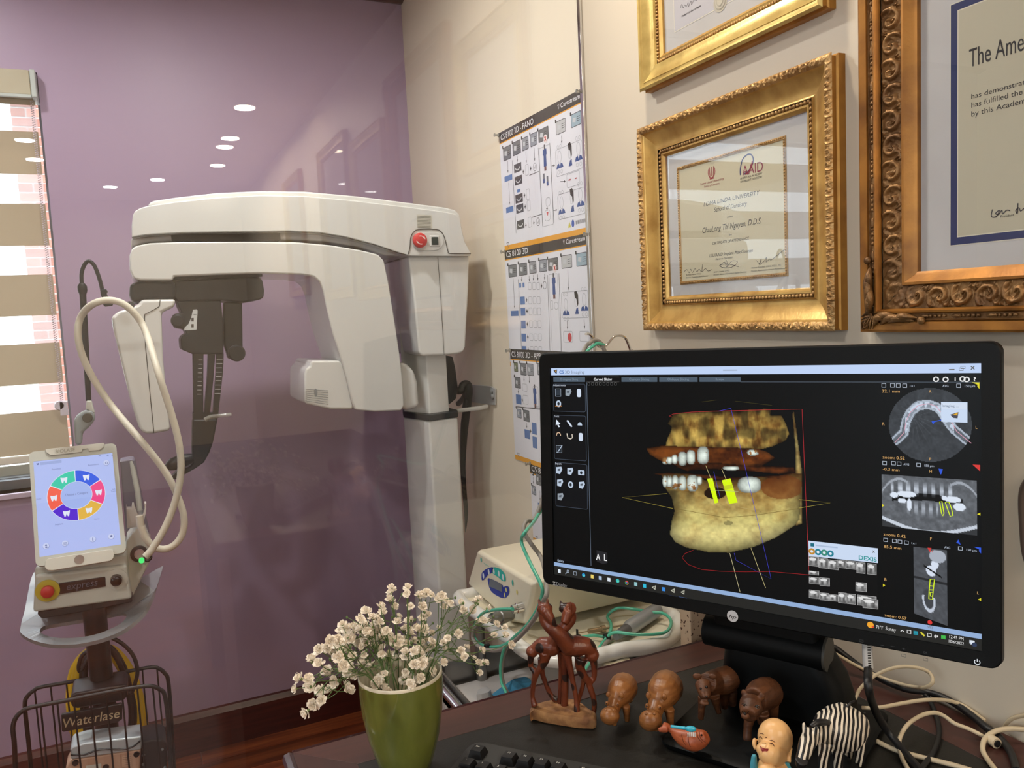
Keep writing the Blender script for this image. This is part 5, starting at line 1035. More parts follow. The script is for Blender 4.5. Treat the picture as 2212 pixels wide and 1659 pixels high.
for y in (765, 800): pt.ppoly([G(456, y-10), G(470, y-10), G(470, y+10), G(456, y+10)], (60, 54, 50), 2)
pt.pline([G(468, 735), G(486, 735)], 0.001, (60, 60, 60), 2); pt.build('dial_plate', M_print, sc)
slab([(640, 664), (746, 664), (750, 930), (738, 985), (668, 990), (642, 900)], Y2+0.02, Y2+0.05).build('temple_arm', M_scanblk, sc, bevel=0.005)
dc = onY(*G(712, 955), Y2+0.015); MB().lathe([(0.018, 0), (0.0195, 0.003), (0.0195, 0.012), (0.016, 0.016), (0.001, 0.016)], dc, 22, Rb).build('temple_pad', M_scanblk, sc, sm=40)
def tr2(pts, Y, k=5): return [onY(*H(*p), Y) for p in pts]
ch_ = MB(); ch_.loft([[tuple(np.array(q)+np.array(o)) for o in ((0, -.0, 0), (0, .04, 0))] for q in []] or [[(0, 0, 0)]*4]*2) if False else None
slab([(1232, 1085), (1392, 1085), (1365, 1230), (1340, 1300), (1305, 1362), (1250, 1400), (1180, 1440), (1115, 1475), (1094, 1458), (1130, 1420), (1215, 1385), (1232, 1360), (1228, 1265)], Y2+0.002, Y2+0.035, H).build('chin_bracket', M_scanblk, sc, bevel=0.006)
MB().tube(spline(tr2([(1235, 1330), (1180, 1345), (1110, 1370), (1060, 1397)], Y2-0.01), 5), [0.010, 0.011, 0.012, 0.013, 0.014, 0.015, 0.015, 0.015, 0.015, 0.015, 0.015, 0.014, 0.012, 0.010, 0.007, 0.003], 12).build('chin_fork', M_scanblk, sc, sm=50)
MB().tube(tr2([(1310, 1088), (1345, 1068), (1480, 1052)], Y2-0.004), [0.006, 0.005, 0.004], 8).build('bite_peg', mat('clear_pin_plastic', (214, 214, 206), 0.08), sc, sm=50)
# columns
def colring(pts, z): return [(float(a), float(b), z) for a, b in pts]
xl = float(onY(873, 900, 2.08)[0]); xr_ = float(onY(927, 907, 1.955)[0]); xrr = float(onY(990, 903, 2.0)[0])
cp = [(xl, 2.08), (xl+0.01, 2.03), (xr_, 1.955), (xrr-0.012, 1.975), (xrr, 2.01), (xrr, 2.15), (xl+0.02, 2.15)]
zc = float(onY(927, 905, 1.955)[2])
MB().loft([colring(cp, 0.0), colring(cp, zc-0.006)]).build('column', M_scan, sc, bevel=0.006, seg=3)
ctr_ = np.mean(cp, 0); cp2 = [tuple(ctr_+(np.array(p)-ctr_)*1.03) for p in cp]
MB().loft([colring(cp2, zc-0.006), colring(cp2, zc+0.010)]).build('column_collar', M_scanblk, sc, bevel=0.003)
xl2 = float(onY(*G(1662, 1100), 2.08)[0]); xm2 = float(onY(*G(1806, 1200), 1.985)[0]); xr2 = float(onY(*G(1912, 1200), 2.01)[0])
ci = [(xl2, 2.09), (xm2, 1.985), (xr2, 2.0), (xr2, 2.14), (xl2+0.02, 2.14)]
MB().loft([colring(ci, zc), colring(ci, 1.32)]).build('inner_column', M_scan, sc, bevel=0.004)
MB().loft([colring([(0.50, 1.80), (0.84, 1.80), (0.84, 2.3), (0.50, 2.3)], 0.0), colring([(0.51, 1.81), (0.83, 1.81), (0.83, 2.29), (0.51, 2.29)], 0.02)]).build('foot_plate', M_scanblk, sc, bevel=0.006)
# wall bracket, arm and hose
wbk = thing('wall_bracket', 'steel bracket plate bolting the scanner column to the cream wall', 'bracket', (XW, 2.07, 1.06))
pb = [onX(*q, XW-0.001) for q in ((1019, 830), (1062, 834), (1073, 840), (1073, 875), (1060, 874), (1019, 868))]
plm = MB().prism(pb, (-0.005, 0, 0)).build('plate', mat('brushed_steel', (168, 170, 172), 0.4, metal=0.2), wbk, bevel=0.0015)
for q in ((1065, 857), (1063, 845)): MB().lathe([(0.008, 0), (0.008, 0.004), (0.004, 0.006)], onX(*q, XW-0.006), 10, Matrix.Rotation(-PI/2, 4, 'Y')).build('bolt', M_grey, wbk, sm=40)
ba = [onY(968, 891, 2.09), onY(990, 887, 2.06), onX(1040, 881, XW-0.03), onX(1052, 878, XW-0.01)]
MB().tube(ba, 0.006, 8).build('arm', M_scan, wbk, sm=50)
Kc = lambda x, y: (x/3.771+840, y/3.771+840)
hp = [onX(*q, 0.835) for q in ((990, 872), (1003, 858), (1012, 835), (1013, 850), (1009, 880), (1004, 915), (1001, 960), (1000, 1010), (1003, 1060), (1007, 1110), (1005, 1150))]
MB().tube(spline(hp, 5), list(np.interp(np.arange(51), [0, 10, 15, 25, 35, 45, 50], [0.008, 0.010, 0.011, 0.012, 0.008, 0.006, 0.001])), 10).build('cable_guide', M_scanblk, sc, sm=60)
MB().prism(trace([(1903, 968), (1945, 975), (1960, 1040), (1975, 1150), (1965, 1215), (1930, 1245), (1912, 1248)], 2.1), (0, 0.03, 0)).build('cable_boot', M_scanblk, sc, bevel=0.006)
MB().tube(spline([onY(*G(*p), 2.1) for p in ((1970, 1170), (1992, 1165), (2000, 1140), (2020, 1130), (2035, 1150), (2030, 1200), (2015, 1280))], 5), 0.011, 10).build('cable_loop', M_scanblk, sc, sm=60)
# ================================================================== laser unit on a wheeled stand
M_las = mat('laser_grey_white', (196, 198, 190), 0.32, spec=0.5)
M_las2 = mat('laser_light_panel', (206, 204, 194), 0.4)
M_silver = mat('satin_silver', (168, 172, 176), 0.34, metal=0.55, col2=(158, 162, 168))
M_pole = mat('dark_pole', (38, 32, 38), 0.3, spec=0.5, metal=0.3)
M_wire = mat('black_wire', (24, 22, 26), 0.4)
M_hose = mat('ribbed_white_hose', (214, 208, 192), 0.5)
K6 = lambda x, y: (x/4.365, y/4.365+900)                # console close-up -> frame
K7 = lambda x, y: (x/3.96, y/3.96+1240)                 # basket close-up -> frame
YP = 1.80
lu = thing('laser_unit', 'dental laser console with lit tablet on a wheeled pole stand', 'laser unit', (-0.13, YP, 0))
tX = np.array([0.9994, 0.034, -0.001]); tX /= np.linalg.norm(tX); tY = np.array([0.014, 0.405, 0.914]); tN = np.cross(tX, tY); tN /= np.linalg.norm(tN); tY = np.cross(tN, tX)
TS = Canvas(np.array([-0.2109, 1.8528, 1.0538]), tX, tY, 0.00015)
M_tscreen = vcol_mat('lit_tablet', emit=1.0*2**-EXPO, rough=0.3)
a, b = TS.px(72.2, 997.4), TS.px(261.2, 1176); bl_ = TS.px(79, 1204.7)
u0_, u1_, v0t, v1t = a[0], b[0], min(b[1], bl_[1]), a[1]
TS.poly([(u0_, v0t), (u1_, v0t), (u1_, v1t), (u0_, v1t)], (178, 194, 250), 0)
cc = TS.px(*K6(722, 740)); ro, ri = 0.0515, 0.0285
segs = [(90, 150, (30, 206, 176)), (30, 90, (12, 90, 236)), (-30, 30, (246, 66, 140)), (-90, -30, (232, 184, 70)), (-150, -90, (78, 20, 214)), (-210, -150, (250, 96, 76))]
for a0, a1, col in segs:
    q = [(cc[0]+ro*math.cos(math.radians(t)), cc[1]+ro*math.sin(math.radians(t))) for t in np.linspace(a0+1, a1-1, 12)]+[(cc[0]+ri*math.cos(math.radians(t)), cc[1]+ri*math.sin(math.radians(t))) for t in np.linspace(a1-1, a0+1, 12)]
    TS.poly(q, col, 2); m = math.radians((a0+a1)/2); x, y = cc[0]+0.040*math.cos(m), cc[1]+0.040*math.sin(m); s = 0.0062
    TS.poly([(x-s, y+s*.9), (x-s*.3, y+s*.7), (x+s*.3, y+s*.7), (x+s, y+s*.9), (x+s*.9, y), (x+s*.6, y-s*1.1), (x+s*.25, y-s*.9), (x, y-s*.1), (x-s*.25, y-s*.9), (x-s*.6, y-s*1.1), (x-s*.9, y)], (232, 238, 255), 3)
TS.disc(*K6(722, 740), ro+0.0008, ro+0.0008, (236, 240, 255), 1, 48)
TS.disc(*K6(722, 740), ri-0.0006, ri-0.0006, (164, 186, 246), 4, 40)
TX = (92, 108, 160)
for s, p, q, tp in (('Choose a Category', (615, 752), (832, 728), 730), ('Favorites', (490, 506), (574, 498), 491), ('Restorative', (832, 466), (930, 458), 452), ('Endo', (345, 785), (390, 780), 773), ('Soft', (1058, 692), (1088, 690), 681), ('Tissue', (1046, 712), (1100, 708), 700), ('Implant', (522, 1026), (592, 1020), 1012), ('Perio', (890, 973), (937, 969), 961)):
    w, e = K6(*p), K6(*q); TS.text(s, w[0], w[1], e[0], e[1], K6(0, tp)[1], TX, 5)
TS.rbox(*K6(378, 432), *K6(582, 436), .001, (156, 174, 226), 4); TS.ppoly([K6(343, 438), K6(352, 444), K6(362, 438), K6(368, 442), K6(362, 456), K6(346, 456)], TX, 4)
for x, y in ((435, 1222), (615, 1196), (876, 1158), (1050, 1132), (1004, 437)):
    TS.disc(*K6(x, y), 0.0058, 0.0058, (130, 146, 200), 3, 20); TS.disc(*K6(x-1.5, y-2), 0.0054, 0.0054, (206, 216, 252), 4, 20)
for k in (-8, 0, 8): TS.pline([K6(598, 1198+k), K6(634, 1193+k)], .0007, TX, 6)
q = K6(872, 1172); TS.text('i', q[0], q[1], q[0]+2, q[1], q[1]-7, TX, 6, bold=.03); TS.disc(*K6(435, 1214), .0018, .0018, TX, 6, 10); TS.disc(*K6(438, 1232), .0022, .0015, TX, 6, 10); TS.disc(*K6(1050, 1126), .0022, .0022, TX, 6, 10); TS.disc(*K6(1004, 438), .0022, .0022, TX, 6, 10, 0, 360, .001)
for x in (940, 1015, 1060): TS.rbox(*K6(x-9, 362), *K6(x+10, 372), .0006, (140, 156, 210), 4)
scr = TS.build('tablet_screen', M_tscreen, lu)
def tw(uv, h): return [TS.w(u, v, h) for u, v in uv]
o1, o2 = TS.px(62, 976), TS.px(273, 1193); o3 = TS.px(70, 1226)
oc = rrect(o1[0], o3[1], o2[0], o1[1]-0.001, 0.010, 5)
MB().loft([tw(oc, -0.013), tw([(u*1.0, v) for u, v in oc], -0.0015)]).build('tablet_case', M_las, lu, bevel=0.002)
ins = [((u1_ if k//6 in (0, 3) else u0_), (v1t if k//6 in (0, 1) else v0t)) for k in range(24)]
MB().loft([tw(oc, -0.0015), tw(oc, 0.0012), tw(ins, 0.0012), tw(ins, -0.0003)], cap=False).build('tablet_frame', M_las, lu, sm=25)
def tbar(name, pts, h0, h1, m, bev=0.001): return MB().prism(tw([TS.px(*K6(*p)) for p in pts], h0), TS.n*(h1-h0)).build(name, m, lu, bevel=bev)
tb = tbar('name_bar', [(428, 313), (975, 252), (985, 262), (980, 290), (940, 322), (835, 332), (830, 308), (780, 312), (772, 340), (500, 370), (470, 365), (440, 345)], 0.001, 0.005, M_las2)
nm = Canvas(TS.o+TS.n*0.0052, tX, tY, 0.0001); w, e = K6(525, 345), K6(708, 325); nm.text('BIOLASE', w[0], w[1], e[0], e[1], K6(0, 312)[1], (150, 146, 132), 1, bold=.01)
nm.build('raised_lettering', M_mark, tb)
tbar('home_bar', rrect(0, 0, 1, 1, .1) and [(430, 1370), (455, 1345), (1030, 1258), (1068, 1262), (1080, 1300), (1070, 1345), (1040, 1368), (500, 1458), (450, 1455), (425, 1425)], 0.001, 0.009, M_las2, 0.0015)
hb = TS.px(*K6(750, 1355)); MB().lathe([(0.0088, 0), (0.0088, 0.001), (0.0005, 0.0012)], (0, 0, 0), 24, Matrix(((tX[0], tY[0], TS.n[0], TS.w(*hb, .009)[0]), (tX[1], tY[1], TS.n[1], TS.w(*hb, .009)[1]), (tX[2], tY[2], TS.n[2], TS.w(*hb, .009)[2]), (0, 0, 0, 1)))).build('home_button', M_chrome, lu, sm=40)
# console body
Yf = 1.795
bd = slab([(330, 1420), (1200, 1290), (1210, 1420), (1230, 1659), (320, 1800), (325, 1600)], Yf, Yf+0.16, K6).build('console_body', M_las, lu, bevel=0.006)
slab([(330, 1500), (1195, 1400), (1235, 1659), (1245, 1720), (310, 1850), (320, 1659)], Yf-0.012, Yf+0.05, K6).build('front_panel', M_las, lu, bevel=0.006)
slab([(1190, 1180), (1300, 1030), (1360, 1060), (1425, 1230), (1432, 1330), (1250, 1700), (1215, 1700)], Yf+0.03, Yf+0.15, K6).build('side_housing', M_las2, lu, bevel=0.008)
slab([(1130, 420), (1240, 400), (1270, 410), (1420, 1170), (1430, 1240), (1200, 1260)], Yf+0.11, Yf+0.16, K6).build('back_shell', mat('back_shell_grey', (120, 116, 132), 0.4), lu, bevel=0.006)
fins = MB()
for k in range(7): fins.tube([onY(*K6(1362+k*9, 1050+k*22), Yf+0.028), onY(*K6(1392+k*5, 1090+k*18), Yf+0.028)], 0.0012, 5)
tag(fins.build('cooling_fins', M_las, lu), kind='stuff')
slab([(320, 325), (1130, 190), (1135, 240), (800, 310), (360, 385), (322, 350)], Yf-0.006, Yf+0.12, K7).build('console_base', mat('black_rubber', (30, 29, 32), 0.6), lu, bevel=0.004)
Rf = Matrix.Rotation(PI/2, 4, 'X')
def face(x, y, prof, name, m, K=K7, dy=-0.0125, par=None, n=24): return MB().lathe(prof, onY(*K(x, y), Yf+dy), n, Rf).build(name, m, par or lu, sm=40)
face(408, 140, [(0.0215, 0), (0.0215, 0.003), (0.012, 0.004)], 'stop_ring', mat('safety_yellow', (196, 176, 50), 0.5))
face(410, 142, [(0.012, 0.003), (0.0115, 0.012), (0.009, 0.014), (0.0005, 0.0145)], 'stop_button', mat('stop_red', (200, 44, 46), 0.35))
face(995, 45, [(0.0215, 0), (0.0215, 0.002), (0.012, 0.0025)], 'dial_ring', M_las)
face(995, 45, [(0.0115, 0.002), (0.0105, 0.014), (0.008, 0.016), (0.0005, 0.016)], 'key_dial', mat('dark_chrome', (50, 50, 54), 0.2, metal=0.8))
ep = slab([(502, 80), (895, 24), (903, 34), (905, 108), (512, 174), (503, 166)], Yf-0.0155, Yf-0.012, K7).build('name_plate', mat('glossy_navy_black', (18, 20, 30), 0.15, coat=0.5), lu, bevel=0.001)
el = Canvas((0, Yf-0.016, 0), (1, 0, 0), (0, 0, 1), 0.0002); w, e = K7(572, 138), K7(838, 96)
v, f = text_tris('express', 0.2); A0, A1 = np.array(el.px(*w)), np.array(el.px(*e)); d_ = A1-A0; sx = 1/(v[:, 0].max()-v[:, 0].min()); hh = (el.px(*K7(572, 85))[1]-A0[1])/0.62
el.tri([tuple(A0+d_*(p[0]-v[:, 0].min())*sx+np.array((0, p[1]*hh))) for p in v], f, (84, 86, 100), 1); el.build('lettering', M_print, ep)
# silver tray with handle opening
def tz(px, py): return 0.0
TR = [((300, -10), .765), ((262, 90), .755), ((215, 330), .735), ((176, 470), .725), ((182, 520), .722), ((270, 575), .715), ((400, 612), .71), ((530, 622), .708), ((700, 610), .708), ((900, 562), .712), ((1080, 480), .718), ((1230, 350), .73), ((1290, 240), .742), ((1340, 120), .75), ((1395, -60), .77), ((1180, -60), .775), ((1120, 200), .735), ((1130, 235), .735)]
HO = [((345, 500), .722), ((365, 470), .722), ((430, 450), .72), ((730, 400), .72), ((1000, 352), .72), ((1065, 347), .72), ((1092, 365), .72), ((1070, 410), .718), ((1000, 460), .716), ((860, 520), .714), ((700, 555), .712), ((520, 562), .712), ((420, 548), .714), ((365, 525), .718)]
def P7(p): (x, y), z = p; return np.array(onZ(*K7(x, y), z))
outer_ = [P7(p) for p in TR[:15]]; back_ = [P7(((1180, 60), .765)), P7(((1120, 215), .735)), P7(((720, 290), .73)), P7(((330, 350), .735)), P7(((310, 120), .75))]
ring = outer_; hole = [P7(p) for p in HO]
bm = bmesh.new()
def loop(pts): vs = [bm.verts.new(p) for p in pts]; return [bm.edges.new((vs[i], vs[(i+1) % len(vs)])) for i in range(len(vs))]
es_ = loop(spline(ring[:15], 4)+back_[:1]+back_[2:4]) + loop(spline(hole, 3, True))
bmesh.ops.triangle_fill(bm, edges=es_, use_beauty=True)
me = bpy.data.meshes.new('tray'); bm.to_mesh(me); bm.free()
tr_ = link_mesh('handle_tray', me, M_silver, lu); sm_ = tr_.modifiers.new('s', 'SOLIDIFY'); sm_.thickness = 0.008; sm_.offset = 0
bv = tr_.modifiers.new('b', 'BEVEL'); bv.width = 0.0025; bv.segments = 2; bv.limit_method = 'ANGLE'
# pole, wheels
pxl, pxr = float(onY(*K7(735, 700), YP)[0]), float(onY(*K7(945, 700), YP)[0]); pc = (pxl+pxr)/2; prd = (pxr-pxl)/2
MB().tube([(pc+0.004, YP+0.02, 0.07), (pc, YP+0.01, 0.78)], prd, 20).build('pole', M_pole, lu, sm=40)
MB().lathe([(0.05, 0.05), (0.055, 0.06), (0.05, 0.09), (prd, 0.11)], (pc, YP+0.02, 0), 20).build('hub', M_pole, lu, sm=40)
for k in range(5):
    t = 2*PI*k/5+0.3; e = np.array([pc+0.24*math.cos(t), YP+0.02+0.24*math.sin(t), 0.068])
    MB().tube([(pc, YP+0.02, 0.08), e], [0.022, 0.014], 10).build('base_leg', M_silver, lu, sm=40)
    cs_ = MB().lathe([(0.004, -0.012), (0.026, -0.012), (0.028, 0), (0.026, 0.012), (0.004, 0.012)], e-[0, 0, 0.039], 14, Matrix.Rotation(t, 4, 'Z') @ Matrix.Rotation(PI/2, 4, 'X')).build('castor', M_scanblk, lu, sm=40)
# basket collar and name plaque
slab([(605, 1040), (640, 1018), (1060, 945), (1095, 965), (1090, 1050), (1060, 1085), (660, 1155), (615, 1140), (600, 1100)], YP-0.045, YP+0.03, K7).build('basket_collar', M_wire, lu, bevel=0.008)
pq = slab([(522, 1205), (1035, 1110), (1046, 1120), (1046, 1245), (1010, 1268), (540, 1354), (528, 1345)], YP-0.075, YP-0.066, K7).build('name_plaque', mat('plaque_black', (34, 28, 32), 0.35), lu, bevel=0.003)
wl_ = Canvas((0, YP-0.0756, 0), (1, 0, 0), (0, 0, 1), 0.0002); w, e = K7(545, 1316), K7(1026, 1226)
v, f = text_tris('Waterlase', 0.22, 0.005); A0, A1 = np.array(wl_.px(*w)), np.array(wl_.px(*e)); d_ = A1-A0; sx = 1/(v[:, 0].max()-v[:, 0].min()); hh = (wl_.px(*K7(545, 1236))[1]-A0[1])/0.70
wl_.tri([tuple(A0+d_*(p[0]-v[:, 0].min())*sx+np.array((0, p[1]*hh))) for p in v], f, (196, 180, 150), 1); wl_.build('lettering', M_print, pq)
# wire basket: two hoops, uprights, floor wires
Yb0, Yb1 = YP-0.12, YP+0.07
bk = MB; hf = [onY(*K7(*p), Yb0) for p in ((140, 1900), (125, 1480), (110, 1320), (135, 1230), (190, 1175), (270, 1140), (600, 1075), (1000, 995), (1230, 960), (1310, 962), (1370, 990), (1410, 1040), (1440, 1280), (1475, 1900))]
hb_ = [onY(*K7(*p), Yb1) for p in ((290, 1900), (240, 1400), (212, 1120), (240, 1040), (300, 990), (360, 965), (700, 905), (1050, 840), (1290, 797), (1360, 810), (1410, 850), (1440, 920), (1465, 1250), (1500, 1900))]
bs = MB().tube(spline(hf, 4), 0.0042, 8).build('wire_basket', M_wire, lu, sm=60); MB().tube(spline(hb_, 4), 0.0042, 8).build('rear_hoop', M_wire, bs, sm=60)
zb0 = float(min(hf[0][2], hf[-1][2])); 
def hoop_z(h, x):
    P = [p for p in spline(h, 4)]; best = min(P[10:-10], key=lambda p: abs(p[0]-x)); return float(best[2])
for K_, hh_, Yq in ((hf, 'w', Yb0), (hb_, 'w', Yb1)):
    xs0, xs1 = float(K_[2][0])+0.02, float(K_[-3][0])-0.02
    for k in range(9):
        x = xs0+(xs1-xs0)*k/8; MB().tube([(x, Yq, hoop_z(K_, x)), (x, Yq, zb0)], 0.0018, 5).build('upright_wire', M_wire, bs)
for k in range(9): x = float(hf[2][0])+0.02+(float(hf[-3][0])-float(hf[2][0])-0.04)*k/8; MB().tube([(x, Yb0, zb0), (x, Yb1, zb0)], 0.0018, 5).build('floor_wire', M_wire, bs)
for s in (0, -1): MB().tube([(float(hf[s][0]), Yb0, zb0), (float(hf[s][0]), Yb1, zb0)], 0.004, 6).build('side_wire', M_wire, bs)
# pedal and box standing in the basket
fp = thing('foot_pedal', 'silver-topped foot pedal with peach label standing in the wire basket', 'foot pedal', (pc, YP-0.02, zb0))
Ya = YP-0.095
slab([(605, 1590), (1205, 1500), (1195, 1659), (1190, 1890), (600, 1890), (560, 1659)], Ya, Ya+0.05, K7).build('body', mat('peach_panel', (196, 158, 136), 0.5), fp, bevel=0.004)
slab([(600, 1500), (625, 1475), (730, 1445), (1215, 1388), (1208, 1505), (605, 1590)], Ya-0.002, Ya+0.055, K7).build('top_shell', mat('pedal_silver', (190, 200, 208), 0.35, metal=0.3), fp, bevel=0.006)
for x, y in ((645, 1615), (1168, 1542), (905, 1652)): MB().lathe([(0.006, 0), (0.005, 0.003), (0.0005, 0.003)], onY(*K7(x, y), Ya), 12, Rf).build('screw', M_wire, fp, sm=40)
pa = Canvas((0, Ya-0.0008, 0), (1, 0, 0), (0, 0, 1), 0.0002); pa.ppoly([K7(735, 1640), K7(865, 1620), K7(870, 1720), K7(735, 1740)], (206, 204, 196), 1); pa.ppoly([K7(1045, 1560), K7(1125, 1548), K7(1125, 1640), K7(1045, 1650)], (206, 172, 150), 1)
for k in range(5): pa.pline([K7(1050, 1570+k*16), K7(1118, 1562+k*16)], .001, (150, 120, 104), 2)
pa.build('label', M_print, fp)
MB().tube(spline([onY(*K7(*p), Ya-0.004) for p in ((605, 1545), (720, 1545), (820, 1510), (900, 1500), (1050, 1500), (1140, 1475), (1200, 1425))], 4), 0.0018, 6).build('wire', M_wire, fp, sm=60)
bx = thing('accessory_box', 'black box with round studs standing in the wire basket', 'box', (pc+0.12, YP-0.02, zb0))
slab([(1210, 1440), (1300, 1418), (1390, 1420), (1425, 1445), (1440, 1900), (1200, 1900)], Ya+0.015, Ya+0.09, K7).build('case', mat('box_dark', (40, 34, 36), 0.5), bx, bevel=0.004)
for x, y in ((1228, 1548), (1388, 1500), (1225, 1628), (1410, 1655)): MB().ball(onY(*K7(x, y), Ya+0.014), 0.003, 8, 6).build('stud', M_grey, bx, sm=60)
# cable coils hung behind the pole
def coil(name, label, pts, r, m, Y, n=3):
    t = thing(name, label, 'cable', onY(*K7(*pts[0]), Y))
    m_ = MB()
    for k in range(n): m_.tube(spline([onY(*K7(x+(k*30-30)*(1 if x > 850 else -1), y+k*10), Y+0.012*k) for x, y in pts], 6, True), r, 7, closed=True)
    m_.build('loop', m, t, sm=60); return t
coil('power_cord', 'black power cord coiled behind the laser stand pole', [(850, 530), (960, 535), (1080, 600), (1170, 700), (1205, 820), (1190, 920), (1140, 1020), (1000, 900), (840, 640), (690, 680), (645, 780), (660, 830), (740, 700)], 0.0042, M_wire, YP+0.05, 1)
coil('yellow_cable', 'yellow cable coil hanging behind the laser stand pole', [(800, 640), (700, 740), (650, 880), (640, 1100), (680, 1350), (760, 1450), (1000, 1500), (1180, 1420), (1195, 1230), (1150, 1000), (1090, 830), (1000, 690), (900, 620)], 0.0105, mat('yellow_cable_jacket', (232, 192, 20), 0.4), YP+0.085, 3)
coil('hanging_cable', 'second black cable coil hanging over the yellow one', [(800, 620), (720, 720), (700, 880), (720, 1250), (800, 1450), (1000, 1480), (1130, 1350), (1150, 1150), (1110, 950), (1060, 780), (980, 650), (900, 600)], 0.0055, M_wire, YP+0.065, 2)
# accessory arm, gooseneck, fibre hose, handpiece
am = lu
slab([(480, 1250), (470, 1090), (490, 1060), (540, 1026), (590, 1026), (606, 1050), (608, 1090), (575, 1130), (528, 1170), (522, 1250)], 1.865, 1.89, H).build('arm_joint', mat('joint_grey', (142, 150, 152), 0.4), am, bevel=0.006)
MB().lathe([(0.010, 0), (0.009, 0.003), (0.0005, 0.003)], onY(*H(560, 1074), 1.865), 14, Rf).build('joint_screw', mat('dark_grey_plastic', (70, 68, 62), 0.5), am, sm=40)
slab([(548, 1020), (552, 985), (553, 965), (584, 965), (606, 1045), (590, 1035)], 1.868, 1.888, H).build('joint_neck', M_las, am, bevel=0.004)
YA = 1.878
MB().tube([onY(*H(567, 965), YA), onY(*H(548, 600), YA), onY(*H(530, 285), YA)], [0.0055, 0.0062, 0.0066], 10).build('arm_rod', M_scanblk, am, sm=60)
MB().lathe([(0.006, -0.012), (0.009, -0.004), (0.009, 0.006), (0.005, 0.012)], onY(*H(527, 250), YA), 12).build('swivel', M_scanblk, am, sm=40)
MB().tube(spline([onY(*H(*p), YA) for p in ((523, 225), (522, 150), (540, 95), (568, 72), (600, 95), (625, 150), (645, 215), (655, 260))], 5), 0.004, 8).build('gooseneck', M_scanblk, am, sm=60)
slab([(640, 255), (680, 250), (690, 268), (680, 280), (695, 300), (720, 310), (722, 355), (670, 362), (655, 345), (662, 325), (645, 290)], YA-0.008, YA+0.012, H).build('hose_clip', M_scanblk, am, bevel=0.002)
hz = MB(); hpts = [(930, 1962), (985, 1900), (1045, 1800), (1100, 1680), (1140, 1540), (1160, 1420), (1155, 1280), (1120, 1120), (1050, 900), (990, 720), (940, 530), (890, 440), (820, 360), (740, 322), (660, 322), (590, 345), (530, 400), (500, 470), (497, 560), (520, 660), (570, 780), (650, 910), (760, 1060), (870, 1180), (1000, 1340), (1080, 1450), (1130, 1560), (1165, 1650), (1180, 1720), (1175, 1810), (1130, 1880), (1060, 1920), (985, 1905), (935, 1850), (905, 1790), (892, 1700)]
hs = spline([onY(*H(*p), (1.70 if i < 10 else 1.80 if i < 16 else 1.83 if i < 23 else 1.76)+0.0) for i, p in enumerate(hpts)], 10)
hs = [np.mean([hs[max(0, min(len(hs)-1, i+k))] for k in range(-8, 9)], 0) if 8 < i < len(hs)-9 else hs[i] for i in range(len(hs))]
tag_h = MB().tube(hs, [0.0068+0.0004*(i % 2) for i in range(len(hs))], 10).build('fibre_hose', M_hose, lu, sm=60)
MB().tube([onY(*H(818, 372), 1.81), onY(*H(836, 350), 1.80)], 0.0085, 8).build('tie', M_wire, tag_h)
# socket on the console side with green light
face(1312, 1290, [(0.017, 0), (0.017, 0.006), (0.013, 0.007)], 'hose_socket', mat('socket_black', (40, 40, 44), 0.4), K6, 0.028)
face(1315, 1285, [(0.010, 0.005), (0.010, 0.014), (0.0005, 0.014)], 'hose_plug', mat('plug_silver_pink', (170, 140, 140), 0.35), K6, 0.028)
face(1335, 1345, [(0.0055, 0.006), (0.0055, 0.012), (0.0005, 0.012)], 'ready_light', mat('green_glow', (60, 210, 110), 0.4, emit=0.8), K6, 0.02)
MB().tube(spline([onY(*K6(*p), Yf+0.02) for p in ((1350, 1340), (1390, 1360), (1425, 1330), (1410, 1290))], 5), 0.0028, 6).build('plug_ring', M_wire, lu, sm=60)
# handpiece in its holder
hd = thing('laser_handpiece', 'clear slim laser handpiece resting in holder beside the tablet', 'handpiece', onY(*K6(1320, 1020), Yf+0.05))
MB().tube([onY(*K6(1330, 1030), Yf+0.05), onY(*K6(1318, 890), Yf+0.05), onY(*K6(1295, 700), Yf+0.055), onY(*K6(1255, 500), Yf+0.06), onY(*K6(1235, 420), Yf+0.062)], [0.0065, 0.0058, 0.0055, 0.005, 0.003], 10).build('barrel', mat('frosted_tube', (176, 178, 172), 0.25), hd, sm=60)
MB().tube([onY(*K6(1332, 1020), Yf+0.048), onY(*K6(1315, 880), Yf+0.048)], 0.0072, 10).build('grip', M_silver, hd, sm=60)
ho = [(1190, 840), (1195, 870), (1240, 870), (1245, 830), (1262, 830), (1280, 880), (1300, 930), (1345, 930), (1365, 870), (1362, 820), (1380, 820), (1378, 900), (1350, 1010), (1290, 1040), (1200, 1055)]
slab(ho, Yf+0.035, Yf+0.06, K6).build('handpiece_holder', mat('holder_white', (206, 200, 196), 0.4), lu, bevel=0.002)
# ================================================================== implant motor on its cart, between desk and glass
C7 = lambda x, y: (x/3.457+940, y/3.457+1060)
M_ivory = mat('ivory_plastic', (232, 224, 200), 0.3, spec=0.5); M_steel = mat('stainless_steel', (150, 148, 144), 0.3, metal=0.85)
M_green = mat('green_silicone_tube', (88, 190, 160), 0.25, spec=0.6); M_hosegrey = mat('grey_motor_hose', (150, 144, 136), 0.45)
ZT = 0.765
ct = thing('instrument_cart', 'white instrument cart with rail handle behind the desk', 'cart', (0.68, 1.2, 0))
rim = [onZ(*C7(*p), ZT) for p in ((190, 735), (178, 790), (215, 850), (330, 925), (470, 1040), (575, 1110), (660, 1185), (790, 1245), (920, 1268), (1100, 1262), (1400, 1190), (1600, 1165), (1710, 1130), (1795, 1060), (1818, 985), (1780, 935))]
rim = [np.array([min(p[0], 0.84), min(max(p[1], 0.965), 1.41), p[2]]) for p in rim]
